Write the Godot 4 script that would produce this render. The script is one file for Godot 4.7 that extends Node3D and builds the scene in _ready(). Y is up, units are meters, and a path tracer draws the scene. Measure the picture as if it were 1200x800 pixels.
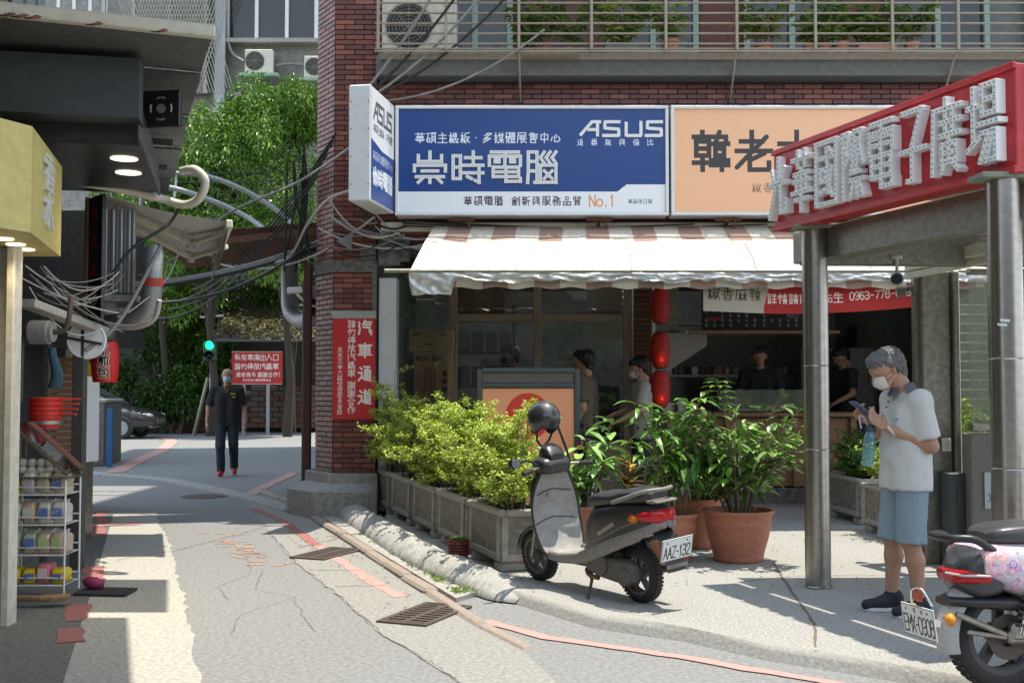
extends Node3D

func _ready() -> void:
	R.seed = 20240
	# camera
	var cam := Camera3D.new()
	cam.name = "camera"
	add_child(cam)
	cam.position = Vector3(0, 1.42, 0)
	cam.rotation_degrees = Vector3(2.36, 0, 0)
	cam.fov = 33.4
	cam.near = 0.05
	cam.far = 400.0
	cam.current = true
	# sky
	var sm := ProceduralSkyMaterial.new()
	sm.sky_top_color = Color(0.70, 0.77, 0.85)
	sm.sky_horizon_color = Color(0.90, 0.92, 0.94)
	sm.sky_curve = 0.2
	sm.ground_bottom_color = Color(0.30, 0.29, 0.28)
	sm.ground_horizon_color = Color(0.62, 0.64, 0.66)
	sm.sky_energy_multiplier = 1.0
	var sky := Sky.new()
	sky.sky_material = sm
	var env := Environment.new()
	env.background_mode = Environment.BG_SKY
	env.sky = sky
	env.background_energy_multiplier = 1.8
	env.tonemap_mode = Environment.TONE_MAPPER_LINEAR
	env.tonemap_exposure = 1.5
	env.sdfgi_enabled = true
	env.ssao_enabled = true
	env.ssil_enabled = true
	var we := WorldEnvironment.new()
	we.name = "world_environment"
	we.environment = env
	add_child(we)
	# sun: nearly overhead, a little to the right
	var sun := DirectionalLight3D.new()
	sun.name = "sun"
	add_child(sun)
	sun.basis = Basis.looking_at(Vector3(-0.18, -1.0, 0.05), Vector3(0, 0, -1))
	sun.light_energy = 1.4
	sun.light_angular_distance = 0.5
	sun.light_color = Color(1.0, 0.965, 0.9)
	sun.shadow_enabled = true

	make_materials()
	build_ground()
	build_opposite_side()
	build_corner_building()
	build_balcony()
	build_shop_signs()
	build_awning()
	build_shop_interior()
	build_gate_canopy()
	build_left_building()
	build_alley()
	build_bread_shop()
	build_planters()
	build_potted_plants()
	build_scooters()
	build_people()
	build_cables()
	build_small_things()
var M := {}
var R := RandomNumberGenerator.new()
var taken := {}

# ---------------------------------------------------------------- mesh builder
class MB:
	var v := PackedVector3Array()
	var n := PackedVector3Array()
	var t := PackedVector2Array()
	var c := PackedColorArray()
	var col := Color(1, 1, 1)

	func vert(p: Vector3, nn: Vector3, uv := Vector2.ZERO) -> void:
		v.append(p); n.append(nn); t.append(uv); c.append(col)

	func tri_n(a: Vector3, b: Vector3, d: Vector3, na: Vector3, nb: Vector3, nd: Vector3, ua := Vector2.ZERO, ub := Vector2.ZERO, ud := Vector2.ZERO) -> void:
		# a, b, d anticlockwise seen from outside; stored clockwise
		vert(a, na, ua); vert(d, nd, ud); vert(b, nb, ub)

	func tri(a: Vector3, b: Vector3, d: Vector3, ua := Vector2.ZERO, ub := Vector2.ZERO, ud := Vector2.ZERO) -> void:
		var nn := (b - a).cross(d - a).normalized()
		tri_n(a, b, d, nn, nn, nn, ua, ub, ud)

	func quad(a: Vector3, b: Vector3, d: Vector3, e: Vector3, u := [Vector2(0, 1), Vector2(1, 1), Vector2(1, 0), Vector2(0, 0)]) -> void:
		var nn := (d - a).cross(e - b).normalized()
		tri_n(a, b, d, nn, nn, nn, u[0], u[1], u[2])
		tri_n(a, d, e, nn, nn, nn, u[0], u[2], u[3])

	func quad_out(a: Vector3, b: Vector3, d: Vector3, e: Vector3, out: Vector3) -> void:
		if (d - a).cross(e - b).dot(out) < 0.0:
			quad(a, e, d, b)
		else:
			quad(a, b, d, e)

	func box(x: Transform3D, s: Vector3, bev := 0.0) -> void:
		var h := s * 0.5
		var o := x.origin
		for i in 3:
			var j := (i + 1) % 3
			var k := (i + 2) % 3
			for sg in [-1.0, 1.0]:
				var p := []
				for q in [[-1, -1], [1, -1], [1, 1], [-1, 1]]:
					var w := Vector3.ZERO
					w[i] = sg * h[i]
					w[j] = q[0] * (h[j] - bev)
					w[k] = q[1] * (h[k] - bev)
					p.append(x * w)
				var nrm := Vector3.ZERO
				nrm[i] = sg
				quad_out(p[0], p[1], p[2], p[3], x.basis * nrm)
		if bev <= 0.0:
			return
		for i in 3:
			var j := (i + 1) % 3
			var k := (i + 2) % 3
			for a in [-1.0, 1.0]:
				for b in [-1.0, 1.0]:
					var p := []
					for q in [[-1, 0], [1, 0], [1, 1], [-1, 1]]:
						var w := Vector3.ZERO
						w[i] = q[0] * (h[i] - bev)
						w[j] = a * (h[j] - (bev if q[1] else 0.0))
						w[k] = b * (h[k] - (0.0 if q[1] else bev))
						p.append(x * w)
					quad_out(p[0], p[1], p[2], p[3], (p[0] + p[2]) * 0.5 - o)
		for a in [-1.0, 1.0]:
			for b in [-1.0, 1.0]:
				for d in [-1.0, 1.0]:
					var p0 := x * Vector3(a * h.x, b * (h.y - bev), d * (h.z - bev))
					var p1 := x * Vector3(a * (h.x - bev), b * h.y, d * (h.z - bev))
					var p2 := x * Vector3(a * (h.x - bev), b * (h.y - bev), d * h.z)
					if a * b * d > 0.0:
						tri(p0, p1, p2)
					else:
						tri(p0, p2, p1)

	func bx(center: Vector3, s: Vector3, bev := 0.0, yaw := 0.0) -> void:
		box(Transform3D(Basis(Vector3.UP, yaw), center), s, bev)

	# a bar of rectangular section from a to b
	func bar(a: Vector3, b: Vector3, w: float, h: float, bev := 0.0, up := Vector3.UP) -> void:
		var z := (b - a).normalized()
		if absf(z.dot(up)) > 0.98:
			up = Vector3(1, 0, 0)
		var xx := up.cross(z).normalized()
		var yy := z.cross(xx)
		box(Transform3D(Basis(xx, yy, z), (a + b) * 0.5), Vector3(w, h, a.distance_to(b)), bev)

	func cyl(a: Vector3, b: Vector3, ra: float, rb: float, seg := 12, caps := true) -> void:
		var z := (b - a).normalized()
		var up := Vector3.UP if absf(z.y) < 0.9 else Vector3(1, 0, 0)
		var xx := up.cross(z).normalized()
		var yy := z.cross(xx)
		for i in seg:
			var p := TAU * i / seg
			var q := TAU * (i + 1) / seg
			var d0 := xx * cos(p) + yy * sin(p)
			var d1 := xx * cos(q) + yy * sin(q)
			tri_n(a + d0 * ra, a + d1 * ra, b + d1 * rb, d0, d1, d1)
			tri_n(a + d0 * ra, b + d1 * rb, b + d0 * rb, d0, d1, d0)
			if caps:
				if ra > 0.0:
					tri(a, a + d1 * ra, a + d0 * ra)
				if rb > 0.0:
					tri(b, b + d0 * rb, b + d1 * rb)

	func tube(pts: Array, r, seg := 6, caps := true) -> void:
		var m := pts.size()
		var up := Vector3.UP
		var rings := []
		for i in m:
			var d: Vector3 = (pts[mini(i + 1, m - 1)] - pts[maxi(i - 1, 0)]).normalized()
			if i == 0 and absf(d.dot(up)) > 0.95:
				up = Vector3(1, 0, 0.01)
			var xx: Vector3 = up.cross(d).normalized()
			up = d.cross(xx).normalized()
			var rr: float = r[i] if r is Array else r
			var ring := []
			for k in seg:
				var a := TAU * k / seg
				ring.append([pts[i] + (xx * cos(a) + up * sin(a)) * rr, xx * cos(a) + up * sin(a)])
			rings.append(ring)
		for i in m - 1:
			for k in seg:
				var k2 := (k + 1) % seg
				var a = rings[i][k]; var b = rings[i][k2]; var d = rings[i + 1][k2]; var e = rings[i + 1][k]
				tri_n(a[0], b[0], d[0], a[1], b[1], d[1])
				tri_n(a[0], d[0], e[0], a[1], d[1], e[1])
		if caps:
			for k in seg:
				var k2 := (k + 1) % seg
				tri(pts[0], rings[0][k2][0], rings[0][k][0])
				tri(pts[m - 1], rings[m - 1][k][0], rings[m - 1][k2][0])

	# profile of (radius, height) points turned about the y axis of x
	func lathe(prof: Array, x := Transform3D(), seg := 20, smooth := false) -> void:
		var m := prof.size()
		var nr := []
		for i in m - 1:
			var e: Vector2 = prof[i + 1] - prof[i]
			nr.append(Vector2(e.y, -e.x).normalized())
		for i in m - 1:
			var n0: Vector2 = nr[i]
			var n1: Vector2 = nr[i]
			if smooth:
				n0 = (nr[maxi(i - 1, 0)] + nr[i]).normalized()
				n1 = (nr[i] + nr[mini(i + 1, m - 2)]).normalized()
			for k in seg:
				var a := TAU * k / seg
				var b := TAU * (k + 1) / seg
				var da := Vector3(cos(a), 0, -sin(a))
				var db := Vector3(cos(b), 0, -sin(b))
				var p0: Vector3 = x * (da * prof[i].x + Vector3(0, prof[i].y, 0))
				var p1: Vector3 = x * (db * prof[i].x + Vector3(0, prof[i].y, 0))
				var p2: Vector3 = x * (db * prof[i + 1].x + Vector3(0, prof[i + 1].y, 0))
				var p3: Vector3 = x * (da * prof[i + 1].x + Vector3(0, prof[i + 1].y, 0))
				var u0 := float(k) / seg; var u1 := float(k + 1) / seg
				var v0 := 1.0 - float(i) / (m - 1); var v1 := 1.0 - float(i + 1) / (m - 1)
				var na0 := (x.basis * (da * n0.x + Vector3(0, n0.y, 0))).normalized()
				var nb0 := (x.basis * (db * n0.x + Vector3(0, n0.y, 0))).normalized()
				var na1 := (x.basis * (da * n1.x + Vector3(0, n1.y, 0))).normalized()
				var nb1 := (x.basis * (db * n1.x + Vector3(0, n1.y, 0))).normalized()
				if prof[i].x > 0.0001:
					tri_n(p0, p1, p2, na0, nb0, nb1, Vector2(u0, v0), Vector2(u1, v0), Vector2(u1, v1))
				if prof[i + 1].x > 0.0001:
					tri_n(p0, p2, p3, na0, nb1, na1, Vector2(u0, v0), Vector2(u1, v1), Vector2(u0, v1))

	func ball(p: Vector3, r: Vector3, seg := 12, rot := Basis()) -> void:
		var prof := []
		var m := maxi(seg / 2, 3)
		for i in m + 1:
			var a := -PI / 2 + PI * i / m
			prof.append(Vector2(maxf(cos(a), 0.0), sin(a)))
		lathe(prof, Transform3D(rot * Basis.from_scale(r), p), seg, true)

	# flat outline in the x-y plane of x, d thick about z = 0
	func prism(poly: PackedVector2Array, d: float, x := Transform3D(), front := true) -> void:
		var m := poly.size()
		if Geometry2D.is_polygon_clockwise(poly):
			poly.reverse()
		var idx := Geometry2D.triangulate_polygon(poly)
		var h := d * 0.5
		for i in range(0, idx.size(), 3):
			var a := poly[idx[i]]; var b := poly[idx[i + 1]]; var e := poly[idx[i + 2]]
			if (b - a).cross(e - a) < 0.0:
				var s := b; b = e; e = s
			if front:
				tri(x * Vector3(a.x, a.y, h), x * Vector3(b.x, b.y, h), x * Vector3(e.x, e.y, h))
			tri(x * Vector3(a.x, a.y, -h), x * Vector3(e.x, e.y, -h), x * Vector3(b.x, b.y, -h))
		for i in m:
			var a := poly[i]
			var b := poly[(i + 1) % m]
			quad(x * Vector3(a.x, a.y, -h), x * Vector3(b.x, b.y, -h), x * Vector3(b.x, b.y, h), x * Vector3(a.x, a.y, h))

	# rows of points joined into a smooth sheet; wrap closes each row
	func sheet(rows: Array, wrap := false, cap := false) -> void:
		var m := rows.size()
		var w: int = rows[0].size()
		var nn := []
		for i in m:
			var row := []
			for k in w:
				var l: int = posmod(k - 1, w) if wrap else maxi(k - 1, 0)
				var r: int = (k + 1) % w if wrap else mini(k + 1, w - 1)
				var du: Vector3 = rows[i][r] - rows[i][l]
				var dv: Vector3 = rows[mini(i + 1, m - 1)][k] - rows[maxi(i - 1, 0)][k]
				row.append(du.cross(dv).normalized())
			nn.append(row)
		var last := w if wrap else w - 1
		for i in m - 1:
			for k in last:
				var k2 := (k + 1) % w
				var ua := Vector2(float(k) / last, 1.0 - float(i) / (m - 1))
				var ub := Vector2(float(k + 1) / last, ua.y)
				var ud := Vector2(ub.x, 1.0 - float(i + 1) / (m - 1))
				var ue := Vector2(ua.x, ud.y)
				tri_n(rows[i][k], rows[i][k2], rows[i + 1][k2], nn[i][k], nn[i][k2], nn[i + 1][k2], ua, ub, ud)
				tri_n(rows[i][k], rows[i + 1][k2], rows[i + 1][k], nn[i][k], nn[i + 1][k2], nn[i + 1][k], ua, ud, ue)
		if cap:
			for e in [0, m - 1]:
				var mid := Vector3.ZERO
				for p in rows[e]:
					mid += p / w
				for k in w:
					if e == 0:
						tri(mid, rows[e][(k + 1) % w], rows[e][k])
					else:
						tri(mid, rows[e][k], rows[e][(k + 1) % w])

	func leaf(p: Vector3, d: Vector3, side: Vector3, l: float, w: float, droop := 0.15) -> void:
		var up := d.cross(side).normalized()
		if up.y < 0.0:
			up = -up
		var mid := p + d * l * 0.45 + up * l * 0.06
		var tip := p + d * l - Vector3(0, l * droop, 0)
		var a := mid + side * w * 0.5 - up * w * -0.12
		var b := mid - side * w * 0.5 - up * w * -0.12
		tri(p, a, tip)
		tri(p, tip, b)

	func mesh() -> ArrayMesh:
		var arr := []
		arr.resize(Mesh.ARRAY_MAX)
		arr[Mesh.ARRAY_VERTEX] = v
		arr[Mesh.ARRAY_NORMAL] = n
		arr[Mesh.ARRAY_TEX_UV] = t
		arr[Mesh.ARRAY_COLOR] = c
		var am := ArrayMesh.new()
		am.add_surface_from_arrays(Mesh.PRIMITIVE_TRIANGLES, arr)
		return am

# ---------------------------------------------------------------- naming and grouping
func V(x: float, y: float, d: float) -> Vector3:   # d: metres in front of the street corner where the picture was taken
	return Vector3(x, y, -d)

func numbered(called: String) -> String:
	taken[called] = taken.get(called, -1) + 1
	return called if taken[called] == 0 else "%s_%03d" % [called, taken[called]]

func tag(o: Node3D, label: String, category: String, group := "") -> Node3D:
	o.set_meta("label", label)
	o.set_meta("category", category)
	if group:
		o.set_meta("group", group)
	return o

func thing(called: String, label: String, category: String, at := Vector3.ZERO, turn := 0.0, group := "") -> Node3D:
	var o := Node3D.new()
	o.name = numbered(called)
	add_child(o)
	o.position = at
	o.rotation.y = turn
	return tag(o, label, category, group)

func part(called: String, mb, m: Material, parent: Node, at = null) -> MeshInstance3D:
	var o := MeshInstance3D.new()
	o.name = called if parent != self else numbered(called)
	o.mesh = mb.mesh() if mb is MB else mb
	o.material_override = m
	parent.add_child(o, true)
	if at is Transform3D:
		o.transform = at
	elif at is Vector3:
		o.position = at
	return o

func solo(called: String, label: String, category: String, mb, m: Material, group := "") -> MeshInstance3D:
	var o := part(called, mb, m, self)
	tag(o, label, category, group)
	return o

func ground_part(called: String, mb, m: Material, parent: Node = self) -> MeshInstance3D:
	var o := part(called, mb, m, parent)
	if parent == self:
		o.set_meta("kind", "structure")
	return o

func stuff(o: Node3D) -> Node3D:
	o.set_meta("kind", "stuff")
	return o

func copy_of(o: Node3D, at: Vector3, turn: float, label: String, size := Vector3.ONE) -> Node3D:
	var c := o.duplicate()
	var base := String(o.name)
	c.name = numbered(base)
	add_child(c)
	c.position = at
	c.rotation.y = turn
	c.scale = size
	c.set_meta("label", label)
	return c

# ---------------------------------------------------------------- materials
func lin(r: float, g: float, b: float) -> Color:
	return Color(r, g, b).linear_to_srgb()

func plain(col: Color, rough := 0.7, metal := 0.0) -> StandardMaterial3D:
	var m := StandardMaterial3D.new()
	m.albedo_color = col.linear_to_srgb()
	m.roughness = rough
	m.metallic = metal
	return m

# two tones mixed by a grain; size: metres that one repeat covers. Grains are shared between materials.
var grain_cache := {}

func grain(freq: float, octaves: int, kind: int, ramp: Gradient, key: String) -> Texture2D:
	if not grain_cache.has(key):
		var nz := FastNoiseLite.new()
		nz.noise_type = [FastNoiseLite.TYPE_SIMPLEX_SMOOTH, FastNoiseLite.TYPE_CELLULAR, FastNoiseLite.TYPE_VALUE][kind]
		nz.frequency = freq
		nz.fractal_octaves = octaves
		nz.fractal_gain = 0.62
		nz.seed = 11 + int(freq * 1000.0)
		var tx := NoiseTexture2D.new()
		tx.width = 512
		tx.height = 512
		tx.seamless = true
		tx.noise = nz
		if ramp:
			tx.color_ramp = ramp
		else:
			tx.as_normal_map = true
			tx.bump_strength = 6.0
		grain_cache[key] = tx
	return grain_cache[key]

func grainy(a: Color, b: Color, size: float, rough := 0.8, freq := 0.02, octaves := 5, bump := 0.0, kind := 0, mid := 0.5, metal := 0.0) -> StandardMaterial3D:
	var m := StandardMaterial3D.new()
	freq = 0.015 if freq < 0.016 else (0.02 if freq < 0.025 else (0.035 if freq < 0.05 else (0.06 if freq < 0.08 else 0.12)))
	octaves = 3 if octaves < 4 else 5
	var ra := Vector3(a.r / b.r, a.g / b.g, a.b / b.b)
	var avg := (ra.x + ra.y + ra.z) / 3.0
	var one_hue := maxf(absf(ra.x - avg), maxf(absf(ra.y - avg), absf(ra.z - avg))) < 0.16
	var g := Gradient.new()
	var key := ""
	if one_hue:
		var q := snappedf(clampf(avg, 0.2, 0.9), 0.15)
		g.set_color(0, Color(q, q, q).linear_to_srgb())
		g.set_color(1, Color(1, 1, 1))
		m.albedo_color = (b * 0.5 + a * (0.5 / avg)).linear_to_srgb()
		m.albedo_color.a = 1.0
		key = "%.3f/%d/%d/%.2f/%.2f" % [freq, octaves, kind, q, mid]
	else:
		g.set_color(0, a.linear_to_srgb())
		g.set_color(1, b.linear_to_srgb())
		key = "%.3f/%d/%d/%s/%s" % [freq, octaves, kind, a, b]
	g.set_offset(0, maxf(mid - 0.38, 0.0))
	g.set_offset(1, minf(mid + 0.38, 1.0))
	m.albedo_texture = grain(freq, octaves, kind, g, key)
	m.uv1_triplanar = true
	m.uv1_world_triplanar = true
	m.uv1_scale = Vector3.ONE / size
	m.roughness = rough
	m.metallic = metal
	if bump > 0.0:
		m.normal_enabled = true
		m.normal_texture = grain(freq, octaves, kind, null, "n%.3f/%d/%d" % [freq, octaves, kind])
		m.normal_scale = bump
	return m

func tinted(m: StandardMaterial3D, col: Color) -> StandardMaterial3D:
	var o: StandardMaterial3D = m.duplicate()
	o.albedo_color = col.linear_to_srgb()
	return o

func leafy(back := 0.5, rough := 0.45) -> StandardMaterial3D:
	var m := StandardMaterial3D.new()
	m.vertex_color_use_as_albedo = true
	m.roughness = rough
	m.backlight_enabled = true
	m.backlight = Color(back, back, back * 0.5)
	m.cull_mode = BaseMaterial3D.CULL_DISABLED
	return m

func glow(col: Color, e: float) -> StandardMaterial3D:
	var m := StandardMaterial3D.new()
	m.albedo_color = col
	m.emission_enabled = true
	m.emission = col
	m.emission_energy_multiplier = e
	return m

func pane(col: Color, alpha: float, rough := 0.03) -> StandardMaterial3D:
	var m := StandardMaterial3D.new()
	m.albedo_color = Color(col.r, col.g, col.b, alpha)
	m.transparency = BaseMaterial3D.TRANSPARENCY_ALPHA
	m.roughness = rough
	m.metallic_specular = 0.6
	return m

func printed(img: Image, rough := 0.5) -> StandardMaterial3D:
	var m := StandardMaterial3D.new()
	m.albedo_texture = ImageTexture.create_from_image(img)
	m.roughness = rough
	m.texture_repeat = false
	return m

# hanging line between two points with a given sag
func hang(a: Vector3, b: Vector3, sag: float, steps := 14) -> Array:
	var p := []
	for i in steps + 1:
		var s := float(i) / steps
		p.append(a.lerp(b, s) - Vector3(0, sag * 4.0 * s * (1.0 - s), 0))
	return p

func smooth_path(pts: Array, per := 6) -> Array:
	var cv := Curve3D.new()
	for i in pts.size():
		var tg: Vector3 = (pts[mini(i + 1, pts.size() - 1)] - pts[maxi(i - 1, 0)]) / 6.0
		cv.add_point(pts[i], -tg, tg)
	var out := []
	for i in pts.size() - 1:
		for k in per:
			out.append(cv.sample(i, float(k) / per))
	out.append(pts[pts.size() - 1])
	return out

# flat strip on the ground along (x, d) points
func ribbon(mb: MB, pts: Array, w, y: float, ragged := 0.0) -> void:
	var m := pts.size()
	var l := []
	var r := []
	for i in m:
		var dir: Vector2 = (pts[mini(i + 1, m - 1)] - pts[maxi(i - 1, 0)]).normalized()
		var side := Vector2(-dir.y, dir.x)
		var ww: float = w[i] if w is Array else w
		var a: Vector2 = pts[i] + side * (ww * 0.5 + R.randf_range(-ragged, ragged))
		var b: Vector2 = pts[i] - side * (ww * 0.5 + R.randf_range(-ragged, ragged))
		l.append(V(a.x, y, a.y))
		r.append(V(b.x, y, b.y))
	for i in m - 1:
		mb.quad_out(l[i], r[i], r[i + 1], l[i + 1], Vector3.UP)

func subdivide(pts: Array, step: float, jitter := 0.0) -> Array:
	var out := []
	for i in pts.size() - 1:
		var k := maxi(int(pts[i].distance_to(pts[i + 1]) / step), 1)
		for j in k:
			var p: Vector2 = pts[i].lerp(pts[i + 1], float(j) / k)
			out.append(p + Vector2(R.randf_range(-jitter, jitter), R.randf_range(-jitter, jitter)))
	out.append(pts[pts.size() - 1])
	return out

# flat polygon of (x, d) points at height y, with a vertical edge below if deep > 0
func slab(mb: MB, poly: Array, y: float, deep := 0.0) -> void:
	var p2 := PackedVector2Array(poly)
	var idx := Geometry2D.triangulate_polygon(p2)
	for i in range(0, idx.size(), 3):
		var a := p2[idx[i]]; var b := p2[idx[i + 1]]; var e := p2[idx[i + 2]]
		var A := V(a.x, y, a.y); var B := V(b.x, y, b.y); var E := V(e.x, y, e.y)
		if (B - A).cross(E - A).y < 0.0:
			mb.tri(A, E, B)
		else:
			mb.tri(A, B, E)
	if deep > 0.0:
		var mid := Vector2.ZERO
		for q in poly:
			mid += q / poly.size()
		for i in poly.size():
			var a: Vector2 = poly[i]
			var b: Vector2 = poly[(i + 1) % poly.size()]
			var e := b - a
			var nn := Vector2(e.y, -e.x)
			if Geometry2D.is_point_in_polygon((a + b) * 0.5 + nn.normalized() * 0.01, p2):
				nn = -nn
			mb.quad_out(V(a.x, y, a.y), V(b.x, y, b.y), V(b.x, y - deep, b.y), V(a.x, y - deep, a.y), V(nn.x, 0, nn.y))

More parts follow.
